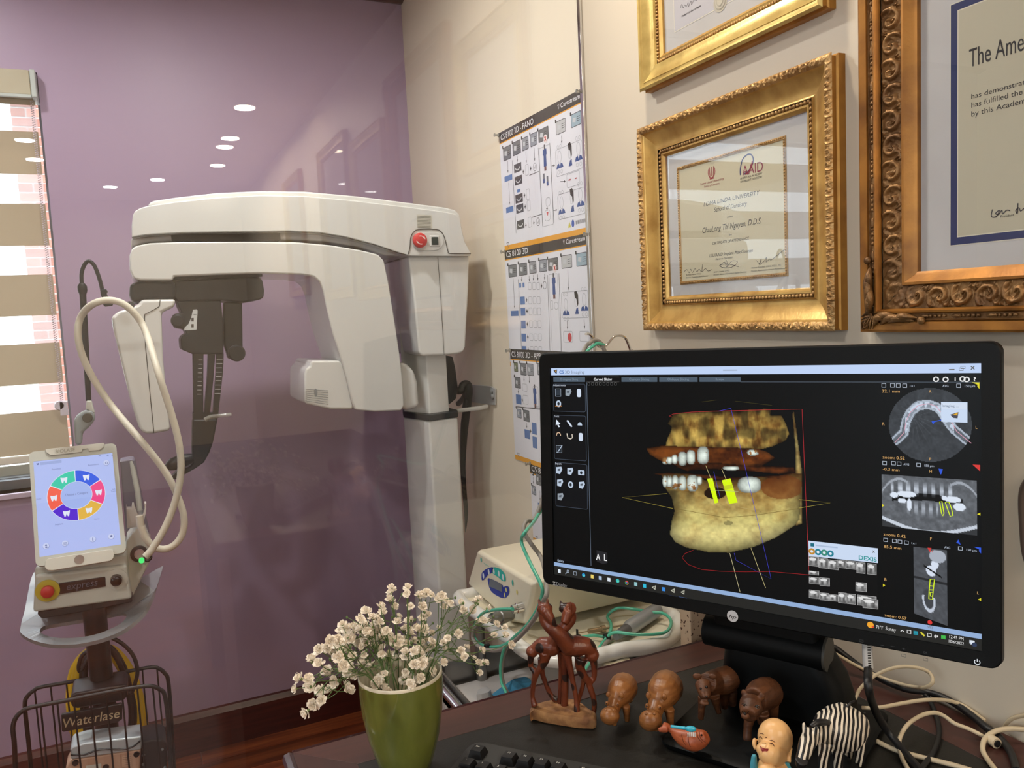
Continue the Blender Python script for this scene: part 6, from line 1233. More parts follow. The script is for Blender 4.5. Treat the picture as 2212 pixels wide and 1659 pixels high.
rim += [np.array([0.845, 1.25, ZT]), np.array([0.84, 1.38, ZT]), np.array([0.70, 1.415, ZT]), np.array([0.58, 1.412, ZT])]
rs_ = spline(rim, 5, True)
MB().tube(rs_, 0.0125, 10, closed=True).build('handle_rail', M_white, ct, sm=60)
cen = np.mean(rs_, 0); inner = [cen+(p-cen)*0.97 for p in rs_]
MB().prism([(p[0], p[1], ZT-0.012) for p in inner], (0, 0, 0.010)).build('tray_top', M_ivory, ct)
cu = [onZ(*C7(*p), 0.755) for p in ((1235, 1230), (1300, 1160), (1370, 1150), (1440, 1240), (1450, 1260), (1390, 1275), (1330, 1300), (1260, 1290))]
hcu = [np.mean(cu, 0)+(p-np.mean(cu, 0))*0.62 for p in cu]
m = MB(); n_ = len(cu); dn = np.array([0, 0, -0.05])
m.loft([[p+dn for p in spline(cu, 3, True)], spline(cu, 3, True), spline(hcu, 3, True), [p+dn*0.9 for p in spline(hcu, 3, True)]], cap=False); m.build('cup_holder', M_ivory, ct, sm=40)
for x, y in ((0.55, 1.02), (0.83, 1.02), (0.55, 1.39), (0.83, 1.39)):
    MB().tube([(x, y, 0.06), (x, y, ZT-0.015)], 0.011, 10).build('post', M_steel, ct, sm=40)
    MB().lathe([(0.005, -0.012), (0.028, -0.012), (0.03, 0), (0.028, 0.012), (0.005, 0.012)], (x, y, 0.03), 14, Matrix.Rotation(PI/2, 4, 'X')).build('castor', M_scanblk, ct, sm=40)
ZS = 0.60
lo_ = [(0.46, 1.0), (0.85, 1.0), (0.85, 1.405), (0.46, 1.405)]
MB().prism([(x, y, ZS-0.012) for x, y in rrect(0.46, 1.0, 0.85, 1.405, 0.03, 5)], (0, 0, 0.010)).build('lower_shelf', M_steel, ct)
wal = MB(); rr = rrect(0.46, 1.0, 0.85, 1.405, 0.03, 5); r2 = rrect(0.464, 1.004, 0.846, 1.401, 0.028, 5)
wal.loft([[(x, y, ZS-0.012) for x, y in rr], [(x, y, ZS+0.045) for x, y in rr], [(x, y, ZS+0.045) for x, y in r2], [(x, y, ZS-0.002) for x, y in r2]], cap=False); wal.build('shelf_wall', M_steel, ct, sm=40)
MB().tube([(0.45, 0.99, ZS+0.03), (0.45, 1.36, ZS+0.03)], 0.009, 10).build('side_rail', M_chrome, ct, sm=40)
# paper and packet on the lower shelf
def sheet_thing(name, label, cat, quad_, z, col, t=0.0006, marks=()):
    p = [np.array([q[0], q[1], z]) for q in quad_]; T_ = thing(name, label, cat, np.mean(p, 0))
    MB().prism(p, (0, 0, t)).build('sheet', mat(name+'_paper', col, 0.7), T_); return T_
sheet_thing('tray_paper', 'white paper liner lying on the cart lower shelf', 'paper', [(0.475, 1.012), (0.835, 1.012), (0.835, 1.39), (0.475, 1.39)], ZS, (232, 228, 224))
bp_ = thing('sterile_packet', 'crumpled blue sterile packet on the cart lower shelf', 'packet', (0.56, 1.24, ZS+0.001))
Kb = lambda x, y: (x/5.53+900, y/5.53+1380)
pk = [onZ(*Kb(*p), ZS+0.002) for p in ((890, 680), (1060, 600), (1110, 560), (1190, 515), (1215, 545), (1300, 490), (1350, 475), (1380, 560), (1300, 620), (1100, 690), (1000, 740), (900, 700))]
m = MB(); cenp = np.mean(pk, 0)+np.array([0, 0, 0.018]); m.add([tuple(p+np.array([0, 0, 0.006*(i % 2)])) for i, p in enumerate(pk)]+[tuple(cenp)]+[tuple((p+cenp)/2+np.array([0, 0, .004*((i*7) % 3-1)])) for i, p in enumerate(pk)], [f_ for i in range(12) for f_ in ((i, (i+1) % 12, 13+(i+1) % 12, 13+i), (13+i, 13+(i+1) % 12, 12))])
m.build('wrap', mat('sky_blue_plastic', (90, 172, 214), 0.25), bp_)
cl_ = [onZ(*Kb(*p), ZS+0.002) for p in ((720, 740), (740, 680), (840, 640), (890, 680), (860, 710), (780, 735))]
MB().prism(cl_, (0, 0, 0.012)).build('clear_end', mat('cloudy_plastic', (206, 206, 206), 0.3), bp_)
cb = thing('speckled_box', 'speckled cream box standing between cart and cream wall', 'box', (0.764, 0.976, 0))
MB().box((0.728, 0.962, 0.0), (0.80, 0.99, 0.862)).build('body', mat('speckled_card', (216, 190, 160), 0.8, col2=(96, 66, 50), nscale=160, ndetail=1, lo=0.62, hi=0.66), cb, bevel=0.002)
lf = thing('paper_leaflet', 'white leaflet with red print leaning behind the desk edge', 'leaflet', (0.72, 0.975, 0))
MB().box((0.60, 0.958, 0.0), (0.772, 0.9612, 0.782), M=None).build('sheet', mat('leaflet_white', (222, 216, 214), 0.6), lf)
lc = Canvas((0.60, 0.9575, 0.782), (1, 0, 0), (0, 0, 1), 0.0003)
for k in range(4): lc.line([(0.02, -0.012-0.008*k), (0.085, -0.02-0.008*k)], 0.0016, (150, 150, 158), 1)
lc.poly([(0.11, -0.01), (0.125, -0.012), (0.122, -0.026), (0.108, -0.022)], (214, 110, 112), 1); lc.poly([(0.135, -0.03), (0.152, -0.026), (0.155, -0.036)], (206, 120, 120), 1); lc.build('print', M_print, lf)
# motor console
XP = 0.55
im = thing('implant_motor', 'ivory implant motor console with blue and green key panel', 'motor unit', (0.68, 1.25, ZT-0.002))
pan = [onX(*C7(*p), XP) for p in ((310, 440), (735, 690), (705, 860), (668, 1005), (560, 985), (480, 960), (235, 702))]
zlo = ZT-0.0015
pan = [np.array([p[0], p[1], max(p[2], zlo)]) for p in pan]
MB().prism(pan, (0.262, 0, 0)).build('housing', M_ivory, im, bevel=0.008, seg=3)
pcv = Canvas((XP-0.0004, 0, 0), (0, -1, 0), (0, 0, 1), 0.0003)
def P_(pts, col, layer=1, k=0): q = [C7(*p) for p in pts]; pcv.ppoly([tuple(p) for p in spline(q, k, True)] if k else q, col, layer)
NV, TL_ = (44, 60, 150), (50, 176, 164)
P_([(347, 640), (352, 610), (390, 580), (434, 572), (428, 610), (395, 628), (368, 662), (350, 668)], NV, 1, 3); P_([(434, 572), (482, 582), (518, 618), (528, 668), (508, 676), (470, 645), (426, 612)], TL_, 1, 3)
for x, y in ((362, 634), (402, 605), (440, 602), (477, 618), (508, 645)): pcv.disc(*C7(x, y), 0.0042, 0.0056, (214, 222, 226), 2, 16)
P_([(393, 668), (410, 655), (500, 700), (508, 720), (530, 712), (552, 722), (552, 768), (520, 802), (470, 788), (415, 745)], NV, 1, 3)
P_([(412, 655), (502, 698), (502, 756), (404, 712)], (104, 110, 120), 3)
for x, y, c_ in ((532, 740, (222, 214, 130)), (520, 778, (222, 214, 130)), (612, 758, (222, 206, 110))): pcv.disc(*C7(x, y), 0.0028, 0.0042, c_, 2, 14)
pcv.disc(*C7(580, 688), 0.0032, 0.0055, (70, 170, 160), 2, 14); pcv.disc(*C7(345, 515), 0.0036, 0.0045, (110, 196, 180), 2, 14)
w, e = C7(365, 545), C7(405, 555); pcv.text('implant', w[0], w[1], e[0], e[1], C7(0, 530)[1], (110, 196, 180), 2)
pcv.build('key_panel', M_print, im)
sc2 = Canvas((0, float(pan[3][1])-0.0006, 0), (1, 0, 0), (0, 0, 1), 0.0003)
sq_ = [C7(*p) for p in ((845, 820), (1035, 808), (1035, 905), (890, 925))]; sc2.ppoly(sq_, (206, 206, 204), 1); w, e = C7(895, 866), C7(1025, 852); sc2.text('IMPLANT', w[0], w[1], e[0], e[1], C7(0, 852)[1], (40, 40, 44), 2); w, e = C7(885, 900), C7(925, 895); sc2.text('800', w[0], w[1], e[0], e[1], C7(0, 880)[1], (40, 40, 44), 2)
sc2.build('rating_label', M_print, im)
RX = Matrix.Rotation(-PI/2, 4, 'Y')
MB().lathe([(0.009, 0), (0.009, 0.012), (0.0075, 0.013), (0.0075, 0.02)], onX(*C7(655, 870), XP), 14, RX).build('water_socket', M_chrome, im, sm=40)
pg0 = onX(*C7(560, 930), XP-0.005); pg1 = onX(*C7(412, 955), XP-0.055)
MB().tube([pg0+(pg1-pg0)*t for t in (0, .28, .3, .6, .62, .9, 1)], [0.010, 0.010, 0.012, 0.012, 0.010, 0.009, 0.006], 14).build('motor_plug', M_steel, im, sm=40)
# chrome irrigation hook: pole rises behind the monitor
yh = 1.30; xh = 0.80
Kh = lambda x, y: (x/12.29+1220, y/12.29+680)
MB().tube(spline([np.array([0.80, 1.30, ZT+0.10]), np.array([0.80, 1.30, 1.15]), onY(*Kh(1760, 1060), 1.19), onY(*Kh(1740, 940), 1.19), onY(*Kh(1640, 680), 1.19), onY(*Kh(1540, 570), 1.19), onY(*Kh(1360, 560), 1.19), onY(*Kh(1260, 630), 1.19), onY(*Kh(1090, 820), 1.19), onY(*Kh(960, 860), 1.19), onY(*Kh(860, 800), 1.19), onY(*Kh(700, 560), 1.19), onY(*Kh(640, 510), 1.19), onY(*Kh(560, 510), 1.18)], 6), 0.0022, 8).build('irrigation_hook', M_chrome, im, sm=60)
def hose(name, label, pts3, r, m, cat='hose'):
    if label is None: return MB().tube(spline(pts3, 6), r, 8).build(name, m, im, sm=60)
    t = thing(name, label, cat, pts3[0]); MB().tube(spline(pts3, 6), r, 8).build('tube', m, t, sm=60); return t
XH = 0.50
gp_ = [onX(*C7(*p), XH) for p in ((580, 884), (440, 890), (350, 920), (300, 1000), (290, 1080), (330, 1142), (420, 1168), (520, 1150), (600, 1085), (690, 1000), (765, 880), (800, 770), (790, 700), (720, 560), (660, 430), (645, 362), (680, 300))]+[onY(*C7(760, 195), 1.16), onY(1190, 1050, 1.17), onY(1250, 800, 1.18), onY(1283, 746, 1.185), onY(1305, 745, 1.19)]
hose('irrigation_tube', None, gp_, 0.0028, M_green, 'tube')
gr_ = [onX(*C7(*p), XH-0.006) for p in ((412, 955), (330, 985), (285, 1050), (285, 1110), (330, 1165), (400, 1190), (480, 1188), (570, 1140), (650, 1070), (740, 960), (800, 840), (835, 740))]+[onY(*C7(800, 520), 1.12), onY(*C7(720, 400), 1.14), onY(*C7(665, 310), 1.15), onY(*C7(680, 230), 1.16), onY(*C7(790, 100), 1.17), onY(1250, 790, 1.185), onY(1275, 740, 1.188), onY(1295, 738, 1.19), onY(1307, 760, 1.19)]
hose('motor_hose', None, gr_, 0.0036, M_hosegrey)
dn_ = [onX(*C7(*p), XH-0.004) for p in ((560, 1125), (520, 1200), (495, 1320), (505, 1430), (540, 1512), (560, 1560))]
hose('drop_hose', 'grey hose dropping from the cart towards the lower shelf', dn_, 0.0034, M_hosegrey)
dg_ = [onX(*C7(*p), XH-0.010) for p in ((550, 1130), (508, 1200), (487, 1320), (495, 1430), (525, 1500), (548, 1560))]
hose('drop_tube', 'green tube dropping from the cart towards the lower shelf', dg_, 0.0024, M_green, 'tube')
for P3, lb_ in ((onX(*C7(390, 1172), XH-0.004), 'small black clip joining tube and hose left of the carved giraffes'), (onZ(*C7(1282, 1095), ZT+0.008), 'small black clip joining tube and hose right of the carved giraffes')):
    t = thing('tube_clip', lb_, 'clip', P3, group='small black tube clips'); MB().lathe([(0.0045, -0.004), (0.0065, -0.004), (0.0065, 0.004), (0.0045, 0.004)], P3, 12, Matrix.Rotation(PI/2, 4, 'Y'), cap=False).build('ring', M_black, t, sm=40)
g2 = [onZ(*C7(*p), ZT+0.007) for p in ((1090, 1095), (1180, 1080), (1265, 1088), (1308, 1050), (1312, 990), (1288, 935), (1360, 928), (1480, 933), (1620, 958), (1700, 965), (1758, 1010), (1755, 1075), (1690, 1120), (1500, 1127), (1340, 1112), (1270, 1110), (1220, 1180), (1170, 1260), (1110, 1350)) ]
hose('handpiece_tube', 'green tube looping round the handpiece on the cart tray', [np.array([min(p[0], .835), max(p[1], .985), p[2]+(0.012 if 6 <= i <= 14 else 0)]) for i, p in enumerate(g2)], 0.0026, M_green, 'tube')
g3 = [onZ(*C7(*p), ZT+0.004) for p in ((1360, 1085), (1290, 1120), (1230, 1190), (1140, 1300), (1040, 1360))]
hose('handpiece_hose', 'grey hose leading from the handpiece down the cart front', [np.array([p[0], max(p[1], .965), p[2]]) for p in g3], 0.0036, M_hosegrey)
hm = thing('motor_handpiece', 'grey metal motor handpiece lying across the cart tray', 'handpiece', onZ(*C7(1400, 1040), ZT+0.006))
a_, b_ = onZ(*C7(1350, 1090), ZT+0.012), onZ(*C7(1640, 900), ZT+0.012)
d_ = b_-a_
MB().tube([a_, a_+d_*0.08], [0.006, 0.008], 12).build('strain_relief', M_grey, hm, sm=40); MB().tube([a_+d_*0.08, a_+d_*0.28], [0.008, 0.010], 14).build('collar', mat('dark_steel', (110, 110, 112), 0.35, metal=0.6), hm, sm=40); MB().tube([a_+d_*0.27, a_+d_*0.34, a_+d_*1.05], [0.010, 0.0125, 0.0125], 18).build('barrel', M_silver, hm, sm=40)
nz = thing('drill_nozzle', 'slim brass irrigation nozzle lying on the cart tray', 'nozzle', onZ(*C7(1200, 1055), ZT+0.003))
a_, b_ = onZ(*C7(1070, 1062), ZT+0.006), onZ(*C7(1400, 1005), ZT+0.006); d_ = b_-a_
MB().tube([a_+d_*t for t in (0, .2, .22, .5, .52, .6, .62, 1)], [0.001, 0.001, 0.004, 0.004, 0.006, 0.006, 0.002, 0.0015], 10).build('body', mat('warm_steel', (176, 158, 130), 0.28, metal=0.8), nz, sm=40)
t = thing('black_valve', 'tiny black valve tap on the green tube end', 'valve', onZ(*C7(1062, 1095), ZT+0.003)); p = onZ(*C7(1062, 1095), ZT+0.006)
MB().box(p-[0.006, 0.003, 0.004], p+[0.006, 0.003, 0.004]).box(p+[-0.0015, -0.002, 0.004], p+[0.0015, 0.002, 0.014]).build('tap', M_black, t, bevel=0.001)
# ================================================================== things on the desk
def organic(m, name, mt, parent, voxel=0.0012, it=4):
    o = m.build(name, mt, parent); r = o.modifiers.new('r', 'REMESH'); r.mode = 'VOXEL'; r.voxel_size = voxel; r.use_smooth_shade = True
    s = o.modifiers.new('s', 'SMOOTH'); s.factor = 0.5; s.iterations = it; return o
class Fig:
    """upright plane through a figurine's foot, square to the line of sight; px() gives points on it, d = towards the viewer"""
    def __init__(s, px, py, K, z=ZD):
        s.K = K; s.o = np.array(onZ(*K(px, py), z)); h = CAM[:2]-s.o[:2]; h /= np.linalg.norm(h); s.n = np.array([h[0], h[1], 0]); s.ux = np.array([-h[1], h[0], 0.0])
        if s.ux @ rt < 0: s.ux = -s.ux
        s.zmin = z; s.un = float((s.o-CAM) @ fw)/FPX/(1/(K(1, 0)[0]-K(0, 0)[0]))
    def __call__(s, x, y, d=0.0):
        r = ray(*s.K(x, y)); t = ((s.o+s.n*d-CAM) @ s.n)/(r @ s.n); return CAM+r*t
    def M(s): return Matrix(((s.ux[0], s.n[0], 0), (s.ux[1], s.n[1], 0), (s.ux[2], s.n[2], 1))).to_4x4()
K8 = lambda x, y: (x/3.687+1120, y/3.687+1280)
UN = 0.92/1722/3.687                                          # metres per close-up pixel at the figures' distance
def spotted(name, c1, c2, dark, scale=52.0, thr=0.34):
    m = mat(name, c1, 0.32, spec=0.5, col2=c2, nscale=40, bump=0.25, bscale=260); nt = m.node_tree; b = nt.nodes['Principled BSDF']; src = b.inputs['Base Color'].links[0].from_socket
    tc = nt.nodes.new('ShaderNodeTexCoord'); v = nt.nodes.new('ShaderNodeTexVoronoi'); v.inputs['Scale'].default_value = scale; v.inputs['Randomness'].default_value = 0.9; nt.links.new(tc.outputs['Object'], v.inputs['Vector'])
    rp = nt.nodes.new('ShaderNodeValToRGB'); rp.color_ramp.elements[0].position = thr-0.03; rp.color_ramp.elements[1].position = thr; rp.color_ramp.elements[0].color = (1, 1, 1, 1); rp.color_ramp.elements[1].color = (0, 0, 0, 1); nt.links.new(v.outputs['Distance'], rp.inputs[0])
    mx = nt.nodes.new('ShaderNodeMix'); mx.data_type = 'RGBA'; nt.links.new(rp.outputs[0], mx.inputs[0]); nt.links.new(src, mx.inputs[6]); mx.inputs[7].default_value = sr(*dark); nt.links.new(mx.outputs[2], b.inputs['Base Color']); return m
M_gir = spotted('spotted_red_wood', (116, 58, 34), (92, 42, 26), (44, 27, 22))
M_raw = mat('raw_carved_wood', (178, 132, 84), 0.8, col2=(120, 80, 50), nscale=60, bump=0.6, bscale=120)
# --- crossing giraffes
F = Fig(350, 985, K8)
gt = thing('carved_giraffes', 'pair of carved wooden giraffes with crossed necks on a rough base', 'figurine', F.o)
base = [(88, 955), (92, 915), (120, 895), (210, 868), (330, 850), (440, 852), (520, 890), (575, 935), (622, 995), (620, 1045), (600, 1052), (480, 1048), (330, 1025), (200, 1003), (110, 978)]
topz = ZD+0.012
bo = []
for x, y in base:
    p = onZ(*K8(x, y), topz if y < 940 or x < 100 else ZD+0.006); bo.append((p[0], p[1]))
cbx = np.mean(bo, 0)
m = MB(); m.loft([[(x+(cbx[0]-x)*.03, y+(cbx[1]-y)*.03, ZD+0.0005) for x, y in bo], [(x, y, ZD+0.004) for x, y in bo], [(x, y, ZD+0.010) for x, y in bo], [(x+(cbx[0]-x)*.08, y+(cbx[1]-y)*.08, ZD+0.0135) for x, y in bo]]); m.build('rough_base', M_raw, gt, sm=50)
def limb(m, F, pts, rad, n=8): m.tube([F(*p) for p in pts], [r*UN for r in rad], n)
def gbody(name, segs, balls, F=F, mt=M_gir, parent=gt, voxel=0.0011, it=3, k=1.06):
    m = MB(); UN = F.un*k
    for pts, rad in segs:
        s_ = spline([np.array(F(*p)) for p in pts], 4); r_ = np.interp(np.linspace(0, len(pts)-1, len(s_)), np.arange(len(pts)), rad); s_ = [np.array([q[0], q[1], max(q[2], F.zmin+min(r*UN, 0.004)+0.0005)]) for q, r in zip(s_, r_)]; m.tube(s_, [r*UN for r in r_], 16)
    for p, r in balls: m.ball(F(*p), tuple(v*UN for v in r) if hasattr(r, '__len__') else r*UN, 18, 12, F.M())
    return organic(m, name, mt, parent, voxel, it)
gbody('giraffe', [
    (((115, 455, -.004), (190, 425, -.004), (270, 430, 0), (300, 420, 0)), (28, 52, 56, 44)),
    (((270, 430, 0), (300, 350, .004), (360, 280, .008), (410, 215, .004), (415, 160, .002)), (48, 36, 34, 36, 34)),
    (((330, 115, .004), (385, 128, .006), (425, 135, .002)), (24, 36, 42)),
    (((395, 150, .010), (375, 215, .014), (365, 245, .016)), (34, 27, 21)),
    (((110, 460, -.004), (98, 520, -.004), (100, 590, -.004), (135, 640, -.002), (118, 740, -.002), (112, 830, -.002), (130, 905, 0)), (26, 20, 15, 20, 15, 14, 22)),
    (((215, 480, 0), (200, 560, 0), (150, 640, 0), (125, 720, -.002)), (40, 26, 16, 13)),
    (((190, 520, -.012), (185, 620, -.012), (215, 720, -.012), (255, 810, -.012), (300, 855, -.012)), (30, 17, 15, 15, 22)),
    (((330, 430, -.006), (338, 600, -.008), (336, 740, -.008), (330, 885, -.008)), (20, 15, 15, 17))],
    [((338, 98, .004), (9, 7, 30)), ((415, 108, .014), (9, 7, 30)), ((108, 470, -.004), 36)], k=1.34)
gbody('giraffe', [
    (((590, 480, .004), (540, 430, .004), (450, 425, .006), (370, 420, .008)), (34, 54, 60, 52)),
    (((400, 420, .008), (330, 340, .014), (260, 280, .016), (215, 220, .012), (205, 150, .01)), (58, 46, 38, 36, 34)),
    (((175, 118, .008), (205, 130, .012), (240, 135, .008)), (30, 38, 36)),
    (((215, 140, .014), (255, 210, .018), (280, 260, .018)), (36, 27, 20)),
    (((590, 500, .004), (603, 590, .004), (598, 690, .004), (560, 715, .006), (600, 850, .008), (600, 960, .008), (585, 1000, .01)), (28, 19, 15, 20, 16, 15, 22)),
    (((500, 520, .008), (490, 590, .008), (520, 660, .008), (575, 730, .006)), (40, 28, 24, 18)),
    (((520, 640, .004), (515, 730, 0), (480, 850, -.002), (465, 930, -.002)), (20, 14, 13, 14)),
    (((380, 470, .006), (405, 580, .008), (435, 720, .01), (462, 860, .012), (465, 975, .014)), (32, 20, 16, 15, 22)),
    (((368, 480, 0), (372, 640, -.002), (370, 780, -.002), (366, 910, -.002)), (28, 21, 22, 22))],
    [((165, 84, .008), (9, 7, 32)), ((232, 86, .014), (9, 7, 34)), ((585, 495, .004), 42)], k=1.34)
# --- carved animals
M_wood = mat('warm_carved_wood', (146, 96, 52), 0.34, spec=0.4, col2=(118, 72, 36), nscale=45, stretch=(1, 1, 5), bump=0.12, bscale=160)
M_wood2 = mat('brown_carved_wood', (98, 60, 36), 0.45, spec=0.35, col2=(70, 42, 26), nscale=40, stretch=(1, 1, 5), bump=0.25, bscale=160)
M_eye = mat('eye_dark', (24, 16, 12), 0.25)
def beast(name, label, px, py, segs, balls, mt, voxel=0.0011, it=6, eyes=(), cat='figurine', z=ZD):
    F = Fig(px, py, K8, z); t = thing(name, label, cat, F.o)
    gbody('body', segs, balls, F, mt, t, voxel, it)
    for p, r in eyes: MB().ball(F(*p), r*UN, 8, 6).build('eye', M_eye, t, sm=80)
    return F, t
hip = lambda cx, cy, s, px, py, nm, lb: beast(nm, lb, px, py, [
    (((cx+40*s, cy+20*s, -.045*s), (cx+25*s, cy+20*s, -.022*s), (cx, cy+60*s, .0), (cx-40*s, cy+150*s, .014*s)), (92*s, 112*s, 104*s, 60*s)),
    (((cx-40*s, cy+130*s, .012*s), (cx-60*s, cy+200*s, .024*s), (cx-80*s, cy+245*s, .03*s)), (58*s, 50*s, 58*s)),
    (((cx-45*s, cy+200*s, .010*s), (cx-50*s, cy+330*s, .012*s)), (28*s, 18*s)), (((cx+45*s, cy+170*s, .012*s), (cx+55*s, cy+298*s, .012*s)), (34*s, 18*s)), (((cx+70*s, cy+120*s, -.05*s), (cx+75*s, cy+220*s, -.05*s)), (34*s, 20*s)), (((cx-20*s, cy+120*s, -.05*s), (cx-20*s, cy+210*s, -.05*s)), (34*s, 20*s))],
    [((cx-86*s, cy+252*s, .036*s), (74*s, 60*s, 66*s)), ((cx-100*s, cy+78*s, .024*s), (19*s, 12*s, 25*s)), ((cx+10*s, cy+88*s, .026*s), (20*s, 12*s, 26*s)), ((cx-108*s, cy+150*s, .034*s), (16*s, 15*s, 18*s)), ((cx-22*s, cy+160*s, .038*s), (17*s, 15*s, 18*s)), ((cx-116*s, cy+205*s, .060*s), (13*s, 10*s, 11*s)), ((cx-58*s, cy+205*s, .060*s), (13*s, 10*s, 11*s))], M_wood, it=4, eyes=(((cx-112*s, cy+152*s, .046*s), 6*s), ((cx-20*s, cy+162*s, .050*s), 6*s)))
hip(812, 735, 0.98, 790, 1050, 'carved_hippo', 'smaller carved wooden hippo beside the giraffes')
hip(1150, 730, 1.15, 1140, 1080, 'carved_hippo', 'larger carved wooden hippo with head lowered, second from the giraffes')
F3, t3 = beast('carved_lion', 'dark carved wooden cow-like animal with round ears under the monitor', 1500, 1015, [
    (((1470, 730, .02), (1480, 790, .03), (1490, 850, .036)), (62, 48, 34)), (((1500, 720, .012), (1560, 720, -.01), (1640, 700, -.018), (1690, 665, -.026)), (72, 96, 104, 90)),
    (((1470, 830, .012), (1458, 920, .014), (1452, 1010, .014)), (40, 26, 22)), (((1560, 820, .004), (1580, 900, .0), (1600, 965, 0)), (44, 26, 20)), (((1640, 790, -.022), (1640, 925, -.022)), (44, 26)), (((1700, 780, -.03), (1705, 915, -.03)), (44, 26))],
    [((1424, 668, .016), (38, 10, 30)), ((1546, 668, .018), (30, 10, 26)), ((1480, 880, .038), (38, 22, 18))], M_wood2, z=ZD+.0092, eyes=(((1497, 752, .044), 12), ((1452, 765, .042), 9), ((1498, 830, .05), 9)))
F4, t4 = beast('carved_bear', 'dark carved wooden lioness-like animal nearest the bald figurine', 1830, 1195, [
    (((1850, 870, .02), (1850, 920, .03), (1830, 980, .042)), (78, 84, 56)), (((1880, 860, .006), (1930, 820, -.012), (1980, 800, -.028), (2005, 820, -.036)), (88, 118, 120, 100)),
    (((1840, 1000, .016), (1825, 1090, .018), (1822, 1180, .022)), (40, 30, 32)), (((1950, 960, .006), (1965, 1060, .004), (1960, 1130, .004)), (46, 28, 30)), (((2030, 880, -.036), (2035, 1060, -.036)), (44, 28)), (((1930, 900, -.036), (1935, 1060, -.036)), (44, 28))],
    [((1795, 800, .022), (22, 12, 32)), ((1938, 828, .024), (26, 12, 34)), ((1806, 985, .05), (32, 22, 26))], M_wood2, z=ZD+.0092, eyes=(((1798, 897, .058), 9), ((1900, 908, .058), 9), ((1802, 962, .064), 12)))
for pts in (((1778, 890), (1798, 880), (1820, 900)), ((1880, 908), (1902, 896), (1922, 912), (1902, 922), (1880, 908)), ((1780, 940), (1806, 975), (1835, 945))):
    MB().tube(spline([F4(*p, .062) for p in pts], 4), 2.6*UN, 5).build('carved_line', M_eye, t4)
# --- fish with toothbrush, lying on the stand base
ZF = ZD+0.0092
F = Fig(1390, 1250, K8, ZF)
ft = thing('clay_fish', 'orange clay fish ornament lying in front of the hippos', 'figurine', F.o)
gbody('body', [(((1225, 1095, 0), (1270, 1130, .004), (1350, 1165, .008), (1440, 1165, .010), (1500, 1140, .012)), (22, 50, 78, 74, 40)), (((1225, 1100, 0), (1180, 1065, 0), (1150, 1045, 0)), (22, 26, 16)), (((1190, 1090, .004), (1150, 1090, .004), (1115, 1095, .006)), (22, 24, 14))], [((1390, 1190, .012), (90, 60, 68))], F, mat('terracotta', (176, 92, 54), 0.4, col2=(142, 66, 38), nscale=30, bump=0.15), ft)
MB().ball(F(1458, 1136, .036), 8*UN, 8, 6).build('eye', M_eye, ft, sm=80)
for pts in (((1420, 1110), (1432, 1160), (1470, 1200)), ((1440, 1108), (1450, 1160), (1490, 1195)), ((1300, 1130), (1310, 1180), (1330, 1215)), ((1350, 1130), (1355, 1190), (1370, 1230))): MB().tube(spline([F(*p, .036-.00002*abs(p[1]-1150)) for p in pts], 4), 3*UN, 5).build('gill_line', mat('terracotta_dark', (116, 56, 34), 0.5), ft)
F = Fig(1390, 1250, K8, ZF)
tbm = thing('miniature_toothbrush', 'tiny turquoise toothbrush lying on the clay fish', 'toothbrush', F(1380, 1090, .02))
M_turq = mat('turquoise_plastic', (52, 170, 196), 0.3)
gbody('handle', [(((1212, 1066, .022), (1280, 1074, .024), (1330, 1082, .026)), (12, 11, 15))], [((1372, 1086, .028), (42, 20, 22))], F, M_turq, tbm, 0.0007, 3)
bm_ = MB()
for k in range(5):
    for j in range(2): p = F(1350+k*14, 1112+j*4+abs(k-2)*2, .026+.006*j); bm_.tube([p, p+np.array([0, 0, -26*UN])+F.n*4*UN], 5*UN, 5)
tag(bm_.build('bristles', mat('bristle_white', (226, 228, 226), 0.6), tbm), kind='stuff')
# --- bald laughing figurine
F = Fig(2030, 1600, K8)
lf_ = thing('laughing_figurine', 'small bald laughing figurine in turquoise robe at the desk front', 'figurine', F.o)
M_skin = mat('painted_skin', (236, 190, 132), 0.35, spec=0.5, col2=(230, 180, 120), nscale=12)
gbody('head', [(((1950, 1250, .02), (2010, 1290, .02), (2060, 1290, .01)), (70, 84, 80)), (((2155, 1230, -.01), (2150, 1300, -.008), (2145, 1350, -.004)), (28, 20, 26)), (((1885, 1165, -.005), (1878, 1200, 0), (1890, 1250, .004)), (16, 18, 14))],
    [((2045, 1155, 0), (128, 125, 140)), ((1985, 1255, .018), (84, 70, 62)), ((1958, 1200, .046), (15, 12, 10))], F, M_skin, lf_, 0.0011, 5)
gbody('body', [(((1995, 1320, .006), (2000, 1400, .012), (2010, 1480, .012), (2020, 1550, .01)), (62, 92, 110, 110)), (((2060, 1350, .0), (2110, 1430, .01), (2080, 1500, .03)), (40, 44, 38))], [((1990, 1440, .03), (80, 50, 74))], F, M_skin, lf_, 0.0013, 5)
gbody('robe', [(((2050, 1330, -.012), (2090, 1380, -.012), (2110, 1480, -.006), (2090, 1560, .0)), (52, 66, 78, 80)), (((1880, 1290, .014), (1875, 1340, .014), (1880, 1420, .014), (1905, 1520, .012)), (18, 24, 34, 46))], [], F, mat('robe_turquoise', (76, 158, 176), 0.45, col2=(206, 226, 226), nscale=18, lo=0.52, hi=0.56), lf_, 0.0013, 4)
def fl_(pts, w, m, nm, dd): MB().tube(spline([F(x, y, dd(x, y)) for x, y in pts], 5), [w*UN*max(.35, math.sin(PI*min(.98, max(.05, t)))) for t in np.linspace(0, 1, (len(pts)-1)*5+1)], 6).build(nm, m, lf_, sm=80)
